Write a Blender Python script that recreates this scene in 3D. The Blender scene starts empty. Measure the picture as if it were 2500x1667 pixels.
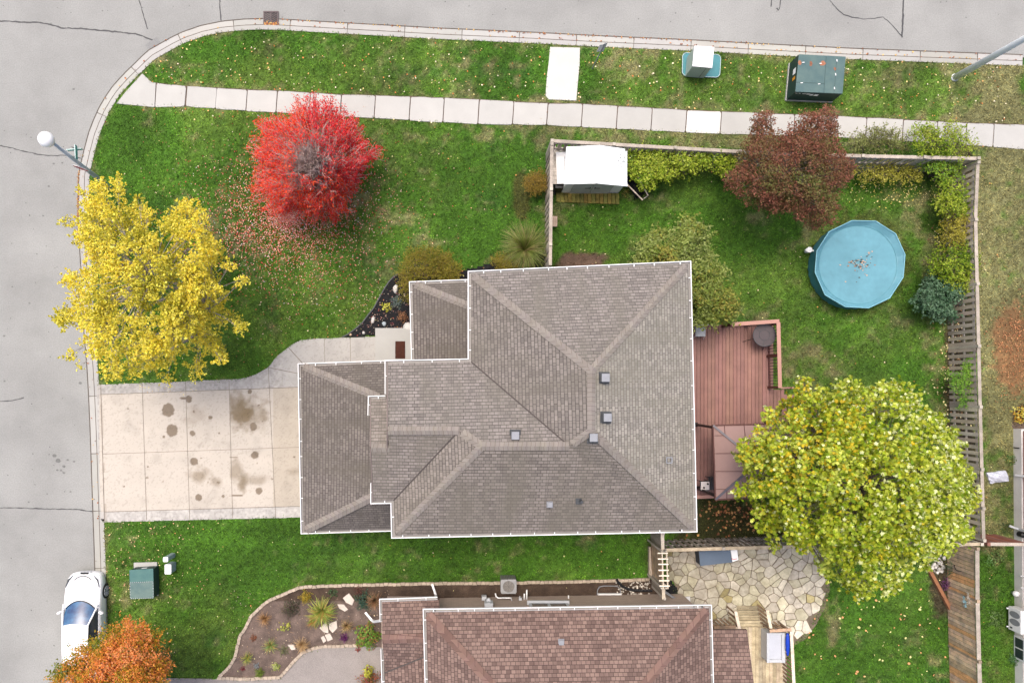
import bpy, math, random
import numpy as np
from mathutils import Vector, Matrix
random.seed(7); RNG = np.random.default_rng(11)
sc = bpy.context.scene
COL = sc.collection
R = math.radians

# ------------------------------------------------------------------ camera, light, exposure
S, H = 58.0, 29.0            # photo pixels per metre at ground, camera height
NX, NY = 1130.0, 940.0       # photo pixel straight below the camera
cam = bpy.data.cameras.new("camera"); cam_o = bpy.data.objects.new("camera", cam); COL.objects.link(cam_o)
cam_o.location = (0, 0, H)
cam.sensor_fit = 'HORIZONTAL'; cam.sensor_width = 36.0
cam.lens = 36.0 * H / (2500.0 / S)
cam.shift_x = (1250 - NX) / 2500.0
cam.shift_y = (NY - 833.5) / 2500.0
cam.clip_start = 0.1; cam.clip_end = 2000
sc.camera = cam_o
sc.render.resolution_x = 1024; sc.render.resolution_y = 682

world = bpy.data.worlds.new("World"); sc.world = world; world.use_nodes = True
wn = world.node_tree; wn.nodes.clear()
sky = wn.nodes.new('ShaderNodeTexSky'); sky.sky_type = 'NISHITA'; sky.sun_disc = False
SUN_EL, SUN_AZ = R(70), R(-30)      # azimuth measured from +Y (top of the photo) clockwise
sky.sun_elevation = SUN_EL; sky.sun_rotation = SUN_AZ
sky.air_density = 0.55; sky.dust_density = 4.5; sky.ozone_density = 0.2
bg = wn.nodes.new('ShaderNodeBackground'); bg.inputs['Strength'].default_value = 0.15
wo = wn.nodes.new('ShaderNodeOutputWorld')
wn.links.new(sky.outputs[0], bg.inputs[0]); wn.links.new(bg.outputs[0], wo.inputs[0])
sun = bpy.data.lights.new("sun", 'SUN'); sun_o = bpy.data.objects.new("sun", sun); COL.objects.link(sun_o)
sun.energy = 0.85; sun.angle = R(28); sun.color = (1.0, 0.955, 0.84)
sdir = Vector((math.sin(SUN_AZ) * math.cos(SUN_EL), math.cos(SUN_AZ) * math.cos(SUN_EL), math.sin(SUN_EL)))
sun_o.rotation_euler = sdir.to_track_quat('Z', 'Y').to_euler(); sun_o.location = (0, 0, 20)
sc.view_settings.view_transform = 'Standard'; sc.view_settings.look = 'None'
sc.view_settings.exposure = 1.08; sc.view_settings.gamma = 1.0
sc.render.engine = 'CYCLES'
sc.cycles.max_bounces = 6; sc.cycles.diffuse_bounces = 3; sc.cycles.transmission_bounces = 4

# ------------------------------------------------------------------ helpers
def P(px, py, z=0.0):
    k = (1 - z / H) / S
    return Vector(((px - NX) * k, (NY - py) * k, z))
def ML(n, z=0.0): return n / S * (1 - z / H)

def nz(x, y, seed=0):
    xi = np.floor(x).astype(np.int64); yi = np.floor(y).astype(np.int64)
    fx = x - xi; fy = y - yi
    fx = fx * fx * (3 - 2 * fx); fy = fy * fy * (3 - 2 * fy)
    def h(a, b):
        v = (a * 374761393 + b * 668265263 + seed * 974711) & 0x7fffffff
        v = ((v ^ (v >> 13)) * 1274126177) & 0x7fffffff
        return ((v ^ (v >> 16)) & 0xffff) / 65535.0
    return (h(xi, yi) * (1 - fx) + h(xi + 1, yi) * fx) * (1 - fy) + (h(xi, yi + 1) * (1 - fx) + h(xi + 1, yi + 1) * fx) * fy
def fbm(x, y, seed=0, o=3):
    s = 0; a = .5; t = 0
    for i in range(o):
        s = s + a * nz(x * 2 ** i, y * 2 ** i, seed + i * 17); t += a; a *= .5
    return s / t
def inpoly(x, y, poly):
    ins = np.zeros(x.shape, bool); n = len(poly)
    for i in range(n):
        x1, y1 = poly[i]; x2, y2 = poly[(i + 1) % n]
        if y1 == y2: continue
        c = ((y1 > y) != (y2 > y)) & (x < (x2 - x1) * (y - y1) / (y2 - y1) + x1)
        ins ^= c
    return ins
def edged(x, y, poly):
    d = np.full(x.shape, 1e9); n = len(poly)
    for i in range(n):
        x1, y1 = poly[i]; x2, y2 = poly[(i + 1) % n]
        dx, dy = x2 - x1, y2 - y1; L = dx * dx + dy * dy + 1e-9
        t = np.clip(((x - x1) * dx + (y - y1) * dy) / L, 0, 1)
        d = np.minimum(d, np.hypot(x - x1 - t * dx, y - y1 - t * dy))
    return d

def tag(o, label=None, cat=None, group=None, kind=None):
    if label: o['label'] = label
    if cat: o['category'] = cat
    if group: o['group'] = group
    if kind: o['kind'] = kind
    return o
def thing(name, label, cat, loc, group=None, rz=0.0):
    o = bpy.data.objects.new(name, None); COL.objects.link(o); o.empty_display_size = .2
    o.location = loc; o.rotation_euler = (0, 0, rz)
    return tag(o, label, cat, group)
def rootloc(p):
    while p.parent: p = p.parent
    return Vector(p.location) if p.type == 'EMPTY' else Vector((0, 0, 0))

class MB:
    def __init__(s): s.v = []; s.f = []; s.c = []; s.t = (1, 1, 1)
    def tint(s, a, b=None, c=None):
        s.t = (a, a if b is None else b, a if c is None else c); return s
    def add(s, vs, fs):
        o = len(s.v); s.v += [tuple(v) for v in vs]; s.c += [s.t] * len(vs)
        s.f += [tuple(i + o for i in f) for f in fs]; return s
    def poly(s, pts, up=None):
        pts = [Vector(p) for p in pts]
        if up is not None:
            n = Vector((0, 0, 0))
            for i in range(len(pts)):
                a, b = pts[i], pts[(i + 1) % len(pts)]
                n += Vector(((a.y - b.y) * (a.z + b.z), (a.z - b.z) * (a.x + b.x), (a.x - b.x) * (a.y + b.y)))
            if (n.z > 0) != up: pts = pts[::-1]
        return s.add(pts, [range(len(pts))])
    def box(s, c, d, rz=0, m=None, taper=1.0):
        hx, hy, hz = d[0] / 2, d[1] / 2, d[2] / 2
        vs = []
        for z in (-1, 1):
            k = taper if z > 0 else 1
            for x, y in ((-1, -1), (1, -1), (1, 1), (-1, 1)):
                vs.append(Vector((x * hx * k, y * hy * k, z * hz)))
        if m is None: m = Matrix.Rotation(rz, 3, 'Z')
        vs = [m @ v + Vector(c) for v in vs]
        return s.add(vs, [(3, 2, 1, 0), (4, 5, 6, 7), (0, 1, 5, 4), (1, 2, 6, 5), (2, 3, 7, 6), (3, 0, 4, 7)])
    def beam(s, a, b, w, h, up=Vector((0, 0, 1))):
        a = Vector(a); b = Vector(b); d = (b - a); L = d.length
        if L < 1e-6: return s
        d.normalize(); x = d.cross(up)
        if x.length < 1e-4: x = d.cross(Vector((1, 0, 0)))
        x.normalize(); u = x.cross(d)
        m = Matrix((x, d, u)).transposed()
        return s.box((a + b) / 2, (w, L, h), m=m)
    def prism(s, pts, z0, z1, base=True):
        n = len(pts); a = 0
        for i in range(n):
            a += pts[i][0] * pts[(i + 1) % n][1] - pts[(i + 1) % n][0] * pts[i][1]
        if a < 0: pts = pts[::-1]
        vs = [(p[0], p[1], z0) for p in pts] + [(p[0], p[1], z1) for p in pts]
        fs = [tuple(range(n, 2 * n))] + [(i, (i + 1) % n, (i + 1) % n + n, i + n) for i in range(n)]
        if base: fs.append(tuple(range(n - 1, -1, -1)))
        return s.add(vs, fs)
    def tube(s, pts, rs, n=8, cap=True):
        pts = [Vector(p) for p in pts]
        if not hasattr(rs, '__len__'): rs = [rs] * len(pts)
        vs = []; k = len(pts)
        ref = None
        for i, p in enumerate(pts):
            d = (pts[min(i + 1, k - 1)] - pts[max(i - 1, 0)])
            if d.length < 1e-9: d = Vector((0, 0, 1))
            d.normalize()
            if ref is None:
                ref = d.orthogonal().normalized()
            x = (ref - d * ref.dot(d))
            if x.length < 1e-4: x = d.orthogonal()
            x.normalize(); ref = x; y = d.cross(x)
            for j in range(n):
                a = 2 * math.pi * j / n
                vs.append(p + (x * math.cos(a) + y * math.sin(a)) * rs[i])
        fs = []
        for i in range(k - 1):
            for j in range(n):
                a = i * n + j; b = i * n + (j + 1) % n
                fs.append((a, b, b + n, a + n))
        if cap: fs += [tuple(range(n - 1, -1, -1)), tuple(range((k - 1) * n, k * n))]
        return s.add(vs, fs)
    def lathe(s, c, prof, n=20, sx=1, sy=1):
        vs = []; c = Vector(c)
        for r, z in prof:
            for j in range(n):
                a = 2 * math.pi * j / n
                vs.append(c + Vector((r * math.cos(a) * sx, r * math.sin(a) * sy, z)))
        k = len(prof); fs = []
        for i in range(k - 1):
            for j in range(n):
                a = i * n + j; b = i * n + (j + 1) % n
                fs.append((a, b, b + n, a + n))
        fs += [tuple(range(n - 1, -1, -1)), tuple(range((k - 1) * n, k * n))]
        return s.add(vs, fs)
    def rock(s, c, d, rz=0, seed=0, n=9, m=5):
        rr = random.Random(seed); c = Vector(c); rot = Matrix.Rotation(rz, 3, 'Z')
        vs = []; jit = [rr.uniform(.82, 1.15) for _ in range(n)]
        for i in range(m):
            a = math.pi * (i / (m - 1)) * .5
            r = math.cos(a) ** .45; z = math.sin(a) ** 1.1
            for j in range(n):
                t = 2 * math.pi * j / n; q = jit[j] * rr.uniform(.95, 1.05)
                vs.append(c + rot @ Vector((math.cos(t) * d[0] * r * q, math.sin(t) * d[1] * r * q, z * d[2] * rr.uniform(.93, 1.05))))
        fs = []
        for i in range(m - 1):
            for j in range(n):
                a = i * n + j; b = i * n + (j + 1) % n
                fs.append((a, b, b + n, a + n))
        fs.append(tuple(range((m - 1) * n, m * n)))
        return s.add(vs, fs)
    def build(s, name, mat, parent=None, smooth=False, bevel=0, loc=None, subsurf=0):
        off = rootloc(parent) if parent else Vector((0, 0, 0))
        me = bpy.data.meshes.new(name)
        me.from_pydata([tuple(Vector(v) - off) for v in s.v], [], s.f)
        me.update()
        ca = me.color_attributes.new("Col", 'FLOAT_COLOR', 'POINT')
        arr = np.ones((len(s.v), 4), np.float32); arr[:, :3] = np.array(s.c, np.float32).reshape(-1, 3)
        ca.data.foreach_set('color', arr.ravel())
        uv = me.uv_layers.new(name="UVMap")
        ud = np.zeros((len(me.loops), 2), np.float32)
        V = s.v; Z = Vector((0, 0, 1))
        for p in me.polygons:
            n = p.normal
            e = Z.cross(n)
            if e.length < .02: e = Vector((1, 0, 0))
            e.normalize(); w = n.cross(e)
            for li, vi in zip(p.loop_indices, p.vertices):
                q = Vector(V[vi]); ud[li] = (q.dot(e), q.dot(w))
        uv.data.foreach_set('uv', ud.ravel())
        if smooth: me.polygons.foreach_set('use_smooth', [True] * len(me.polygons))
        me.materials.append(mat)
        o = bpy.data.objects.new(name, me); COL.objects.link(o)
        if parent: o.parent = parent
        if bevel:
            b = o.modifiers.new('bevel', 'BEVEL'); b.width = bevel; b.segments = 2; b.limit_method = 'ANGLE'
        if subsurf:
            b = o.modifiers.new('sub', 'SUBSURF'); b.levels = subsurf; b.render_levels = subsurf
        return o

def npmesh(name, V, F, C, mat, parent=None, k=None):
    """fast mesh: V (n,3), F (m,k) equal-size faces, C (n,3) colours"""
    if parent: V = V - np.array(rootloc(parent))
    me = bpy.data.meshes.new(name); m, k = F.shape
    me.vertices.add(len(V)); me.vertices.foreach_set('co', V.astype(np.float32).ravel())
    me.loops.add(m * k); me.loops.foreach_set('vertex_index', F.astype(np.int32).ravel())
    me.polygons.add(m); me.polygons.foreach_set('loop_start', (np.arange(m) * k).astype(np.int32))
    me.update(calc_edges=True)
    ca = me.color_attributes.new("Col", 'FLOAT_COLOR', 'POINT')
    a = np.ones((len(V), 4), np.float32); a[:, :3] = C
    ca.data.foreach_set('color', a.ravel())
    me.materials.append(mat)
    o = bpy.data.objects.new(name, me); COL.objects.link(o)
    if parent: o.parent = parent
    return o

# ------------------------------------------------------------------ materials
def node_mat(name):
    m = bpy.data.materials.new(name); m.use_nodes = True
    nt = m.node_tree; b = nt.nodes['Principled BSDF']
    return m, nt, b
def mixc(nt, a, b, fac, mode='MIX'):
    n = nt.nodes.new('ShaderNodeMix'); n.data_type = 'RGBA'; n.blend_type = mode
    for i, v in ((0, fac), (6, a), (7, b)):
        if hasattr(v, 'links') or hasattr(v, 'is_linked'): nt.links.new(v, n.inputs[i])
        elif i == 0: n.inputs[0].default_value = v
        else: n.inputs[i].default_value = (*v, 1)
    return n.outputs[2]
def ramp(nt, src, lo, hi, a=0.0, b=1.0):
    n = nt.nodes.new('ShaderNodeMapRange'); nt.links.new(src, n.inputs[0])
    n.inputs[1].default_value = lo; n.inputs[2].default_value = hi; n.inputs[3].default_value = a; n.inputs[4].default_value = b
    return n.outputs[0]
def noise(nt, scale, detail=3, src='pos', rough=.6, stretch=None):
    if src == 'pos':
        g = nt.nodes.new('ShaderNodeNewGeometry').outputs['Position']
    else:
        g = nt.nodes.new('ShaderNodeUVMap').outputs[0]
    if stretch:
        mp = nt.nodes.new('ShaderNodeMapping'); mp.inputs['Scale'].default_value = stretch
        nt.links.new(g, mp.inputs[0]); g = mp.outputs[0]
    n = nt.nodes.new('ShaderNodeTexNoise'); n.inputs['Scale'].default_value = scale
    n.inputs['Detail'].default_value = detail; n.inputs['Roughness'].default_value = rough
    nt.links.new(g, n.inputs['Vector']); return n.outputs['Fac']
def colattr(nt):
    a = nt.nodes.new('ShaderNodeVertexColor'); a.layer_name = "Col"; return a.outputs[0]
def M(name, c, rough=.7, var=.12, scale=6, c2=None, bump=0, metal=0, spec=.3, fine=60, stretch=None, src='pos', fvar=.08, coat=0):
    m, nt, b = node_mat(name)
    n1 = noise(nt, scale, 4, src, stretch=stretch)
    lo = tuple(x * (1 - var) for x in c) if c2 is None else c2
    hi = tuple(min(1, x * (1 + var)) for x in c)
    o = mixc(nt, lo, hi, ramp(nt, n1, .3, .7))
    n2 = noise(nt, fine, 2, src)
    o = mixc(nt, o, tuple([1 - 2 * fvar] * 3), ramp(nt, n2, .35, .75), 'MULTIPLY')
    o = mixc(nt, o, colattr(nt), 1.0, 'MULTIPLY')
    nt.links.new(o, b.inputs['Base Color'])
    b.inputs['Roughness'].default_value = rough; b.inputs['Metallic'].default_value = metal
    b.inputs['Specular IOR Level'].default_value = spec; b.inputs['Coat Weight'].default_value = coat
    if bump:
        bn = nt.nodes.new('ShaderNodeBump'); bn.inputs['Strength'].default_value = bump; bn.inputs['Distance'].default_value = .02
        nt.links.new(n2, bn.inputs['Height']); nt.links.new(bn.outputs[0], b.inputs['Normal'])
    return m
def leafmat(name, trans=.3, rough=.5, spec=.3):
    m, nt, b = node_mat(name)
    c = colattr(nt); nt.links.new(c, b.inputs['Base Color'])
    b.inputs['Roughness'].default_value = rough; b.inputs['Specular IOR Level'].default_value = spec
    t = nt.nodes.new('ShaderNodeBsdfTranslucent'); nt.links.new(c, t.inputs[0])
    mx = nt.nodes.new('ShaderNodeMixShader'); mx.inputs[0].default_value = trans
    nt.links.new(b.outputs[0], mx.inputs[1]); nt.links.new(t.outputs[0], mx.inputs[2])
    nt.links.new(mx.outputs[0], nt.nodes['Material Output'].inputs[0])
    return m
def brickmat(name, c1, c2, mortar, w, h, ms=.008, rough=.9, bias=0.0, stain=None, c3=None, mixamt=.5, gran=.12):
    m, nt, b = node_mat(name)
    uv = nt.nodes.new('ShaderNodeUVMap').outputs[0]
    def br(a, bb, w_, off, bi):
        t = nt.nodes.new('ShaderNodeTexBrick'); nt.links.new(uv, t.inputs['Vector'])
        t.inputs['Color1'].default_value = (*a, 1); t.inputs['Color2'].default_value = (*bb, 1); t.inputs['Mortar'].default_value = (*mortar, 1)
        t.inputs['Scale'].default_value = 1; t.inputs['Mortar Size'].default_value = ms; t.inputs['Mortar Smooth'].default_value = .3
        t.inputs['Bias'].default_value = bi; t.inputs['Brick Width'].default_value = w_; t.inputs['Row Height'].default_value = h
        t.offset = off; t.offset_frequency = 2; t.squash = 1.0
        return t
    t1 = br(c1, c2, w, .37, bias)
    o = t1.outputs['Color']
    if c3:
        t2 = br(c3, c1, w * 1.63, .71, bias)
        o = mixc(nt, o, t2.outputs['Color'], mixamt)
    if stain:
        s1 = noise(nt, .55, 5, 'uv', stretch=(1.6, .5, 1))
        o = mixc(nt, o, stain, ramp(nt, s1, .42, .68, 0, .7), 'MIX')
    g = noise(nt, 70, 2, 'uv')
    o = mixc(nt, o, tuple([1 - 2 * gran] * 3), ramp(nt, g, .35, .7), 'MULTIPLY')
    o = mixc(nt, o, colattr(nt), 1.0, 'MULTIPLY')
    nt.links.new(o, b.inputs['Base Color']); b.inputs['Roughness'].default_value = rough
    b.inputs['Specular IOR Level'].default_value = .2
    bn = nt.nodes.new('ShaderNodeBump'); bn.inputs['Strength'].default_value = .5; bn.inputs['Distance'].default_value = .012
    nt.links.new(ramp(nt, t1.outputs['Fac'], 0, 1, 1, 0), bn.inputs['Height']); nt.links.new(bn.outputs[0], b.inputs['Normal'])
    return m

m_asph = M('asphalt', (.283, .284, .270), .9, .15, .3, fine=20, fvar=.11, bump=.3)
m_conc = M('concrete', (.378, .374, .352), .85, .05, 1.2, fine=45, fvar=.04)
m_paint = M('painted_concrete', (1, 1, 1), .85, .03, 1.5, fine=45, fvar=.03)
m_crack = M('crack_sealant', (.06, .06, .062), .6, .3, 4)
m_lawn = M('lawn', (1, 1, 1), .95, .18, 3.0, fine=38, fvar=.22, bump=.6)
m_grass = leafmat('grass_blades', .25, .7, .15)
m_leaf = leafmat('leaves', .42, .5, .3)
m_litter = leafmat('dry_leaves', .1, .7, .2)
m_far = M('far_ground', (.04, .10, .02), .95, .3, .3)
m_soil = M('soil', (.13, .095, .075), .95, .3, 2.5, fine=30, fvar=.25, bump=.8)
m_mulch = M('black_mulch', (.012, .012, .014), .9, .4, 6, fine=40, fvar=.3, bump=1)
m_aggr = M('exposed_aggregate', (.30, .27, .25), .9, .08, 1.5, fine=50, fvar=.2, bump=.5)
m_stone = M('flagstone', (1, 1, 1), .85, .2, 2.2, c2=(.62, .6, .55), fine=10, fvar=.14, bump=.2)
m_rock = M('pale_rock', (.55, .53, .50), .9, .15, 6, bump=.4)
m_block = M('edging_block', (.42, .35, .28), .9, .15, 7, bump=.3)
m_bark = M('bark', (.16, .13, .11), .9, .3, 9, bump=.6)
m_twig = M('grey_twig', (.47, .37, .34), .8, .25, 9)
m_shing = brickmat('grey_shingles', (.285, .255, .232), (.140, .125, .115), (.065, .057, .052), .19, .122, .011, stain=(.155, .142, .118), c3=(.21, .19, .178), mixamt=.35)
m_cap = brickmat('ridge_caps', (.245, .222, .198), (.215, .194, .173), (.11, .09, .08), .145, 5, .006, gran=.08)
m_shing2 = brickmat('brown_shingles', (.26, .178, .148), (.094, .060, .053), (.06, .04, .035), .17, .138, .011, c3=(.225, .155, .13), mixamt=.18, bias=-.1)
m_cap2 = brickmat('brown_ridge_caps', (.235, .150, .125), (.145, .09, .075), (.09, .05, .045), .30, 5, .008)
m_white = M('white_metal', (.80, .80, .80), .45, .03, 2, fvar=.02)
m_brick = brickmat('wall_brick', (.26, .17, .14), (.20, .14, .12), (.33, .30, .27), .21, .075, .010)
m_brick2 = brickmat('beige_brick', (.52, .41, .33), (.44, .35, .29), (.37, .31, .27), .21, .075, .008)
m_brick3 = brickmat('pink_brick', (.36, .17, .13), (.30, .15, .12), (.40, .33, .28), .21, .075, .008)
m_found = M('foundation', (.72, .70, .67), .9, .08, 2)
m_glass = M('dark_glass', (.03, .04, .05), .08, .1, 2, spec=.6)
m_wood = M('weathered_wood', (.40, .36, .31), .85, .25, 3.0, fine=25, fvar=.18, stretch=(1, 1, .3))
m_woodb = M('brown_wood', (.31, .225, .155), .8, .35, 3.5, c2=(.19, .155, .125), fine=25, fvar=.15)
m_woodl = M('pale_deck_wood', (.48, .41, .30), .8, .25, 3.5, c2=(.34, .28, .20), fine=30, fvar=.15)
m_moss = M('mossy_wood', (.30, .23, .06), .9, .35, 5, c2=(.16, .13, .035), fine=30, fvar=.2)
m_deck = M('red_brown_decking', (.25, .132, .110), .6, .16, 1.6, fine=30, fvar=.05)
m_rail = M('pink_brown_rail', (.42, .23, .185), .6, .06, 3)
m_rust = M('dark_red_wood', (.10, .035, .028), .6, .1, 3)
m_black = M('black_metal', (.015, .015, .017), .4, .1, 3)
m_dgrey = M('dark_grey_plastic', (.05, .055, .06), .5, .1, 3)
m_grey = M('grey_metal', (.25, .26, .28), .45, .08, 4)
m_lgrey = M('light_grey_metal', (.50, .52, .54), .4, .05, 4)
m_green = M('green_enclosure', (.085, .135, .125), .5, .18, 2.2, c2=(.06, .115, .12))
m_greend = M('dark_green_enclosure', (.02, .045, .043), .5, .15, 3)
m_teal = M('teal_plastic', (.055, .21, .235), .45, .12, 3)
m_pool = M('pool_cover', (.11, .27, .33), .5, .12, .8, fine=5, fvar=.05, bump=.5)
m_poold = M('pool_wall', (.055, .21, .25), .5, .15, 2)
m_poolr = M('pool_rim', (.19, .42, .50), .5, .05, 2)
m_pipe = M('black_pipe', (.01, .01, .012), .45, .1, 3)
m_slate = M('slate_blue_plastic', (.10, .135, .185), .5, .06, 1.5)
m_roofp = M('gazebo_roof', (.31, .20, .18), .5, .08, 1.2)
m_blue = M('blue_plastic', (.01, .05, .45), .35, .1, 2)
m_red = M('red_paint', (.55, .02, .03), .45, .05, 3)
m_signg = M('green_sign', (.12, .36, .32), .4, .1, 3)
m_carw = M('white_car_paint', (.86, .86, .87), .25, .01, 1, coat=.6, fvar=.01)
m_tyre = M('tyre_rubber', (.02, .02, .02), .8, .1, 5)
m_glassb = M('windscreen_glass', (.03, .10, .19), .3, .5, 3.0, c2=(.01, .02, .09), spec=.9)
m_shed = M('shed_roof_metal', (.80, .83, .84), .4, .02, 1, fvar=.01)
m_mat = M('door_mat', (.06, .02, .012), .95, .2, 8)
m_hose = M('hose', (.03, .22, .14), .4, .1, 3)
m_iron = M('cast_iron', (.11, .085, .085), .7, .2, 6)
m_tglass = M('smoked_table_glass', (.085, .07, .075), .7, .08, 2)

# ------------------------------------------------------------------ ground layout (photo pixel outlines)
curb = [(240, 2300), (240, 1667), (236, 1500), (232, 1386), (229, 1296), (225, 1180), (221, 1060), (217, 967), (213, 898), (203, 780), (198, 656), (191, 540), (192, 430),
        (195, 412), (205, 369), (217, 324), (229, 293), (243, 262), (259, 235), (275, 212), (292, 193), (309, 175), (327, 158), (345, 140), (363, 123.5), (387, 110), (417, 93), (446, 79),
        (491, 63.5), (542, 53), (595, 48), (640, 46.5), (689, 48), (808, 55), (1076, 70), (1300, 80), (1471, 89), (1676, 98), (1900, 110), (2077, 119), (2350, 129.5), (2500, 135), (3400, 172)]
def offset(path, d):
    out = []
    for i, p in enumerate(path):
        a = path[max(i - 1, 0)]; b = path[min(i + 1, len(path) - 1)]
        tx, ty = b[0] - a[0], b[1] - a[1]; L = math.hypot(tx, ty)
        out.append((p[0] - ty / L * d, p[1] + tx / L * d))
    return out
kerb_in = offset(curb, 15); kerb_out = offset(curb, 26)
lawn_poly = offset(curb, 22) + [(3400, 2300)]
LZ = 0.10
walk_top = [(347, 180), (370, 201), (455, 210), (600, 218), (698, 222), (833, 230), (1002, 235), (1168, 242), (1300, 250), (1423, 253), (1676, 268), (1900, 277), (2115, 286), (2360, 299), (2500, 304), (3300, 336)]
walk_bot = [(284, 253), (378, 262), (455, 260), (600, 271), (690, 276), (833, 284), (915, 289), (1165, 303.5), (1334, 305), (1506, 315), (1762, 327), (2038, 334), (2360, 354), (2500, 364), (3300, 402)]
walk_poly = walk_top + walk_bot[::-1]
conn_poly = [(1341, 114), (1417, 116), (1408, 246), (1339, 244), (1331, 232)]
drive_poly = [(236, 939), (455, 931), (559, 926), (585, 925), (605, 921), (625, 914), (655, 897), (676, 870), (704, 848), (718, 838), (734, 831), (767, 827), (920, 822), (925, 820), (1040, 816), (1040, 905), (800, 905), (800, 1262), (740, 1262), (256, 1274), (246, 1268)]
agg_poly = [(385, 1654), (530, 1656), (600, 1659), (686, 1655), (712, 1624), (741, 1594), (779, 1580), (878, 1577), (960, 1576), (960, 1760), (385, 1760)]
mulch_poly = [(972, 668), (960, 676), (948, 689), (936, 708), (924, 730), (912, 752), (898, 769), (884, 788), (868, 802), (850, 815), (835, 823), (921, 820), (1060, 815), (1060, 660), (1000, 655)]
mulch2_poly = [(1040, 672), (1120, 660), (1160, 655), (1190, 645), (1206, 631), (1240, 628), (1346, 615), (1346, 700), (1040, 700)]
bed_path = [(1586, 1414), (1400, 1420), (1200, 1423), (1046, 1424), (823, 1429), (734, 1433), (689, 1451), (660, 1464), (639, 1478), (612, 1505), (600, 1531), (586, 1552), (574, 1603), (556, 1633), (530, 1654), (600, 1657), (683, 1652), (697, 1638), (710, 1621), (740, 1591), (779, 1578), (877, 1575)]
bed_poly = bed_path + [(940, 1580), (940, 1640), (1600, 1640), (1660, 1500), (1640, 1420)]
patio_poly = [(1632, 1342), (1700, 1338), (2000, 1332), (2020, 1405), (2014, 1437), (2005, 1475), (1985, 1513), (1960, 1548), (1938, 1562), (1880, 1555), (1735, 1545), (1735, 1490), (1680, 1480), (1655, 1442), (1644, 1420), (1632, 1410)]
dark_soil = [(1690, 1215), (1830, 1215), (1860, 1335), (1640, 1342), (1640, 1300), (1700, 1300)]
house_px = [(760, 900), (960, 895), (1160, 890), (1165, 690), (1640, 670), (1650, 1260), (990, 1270), (770, 1260)]

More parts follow.
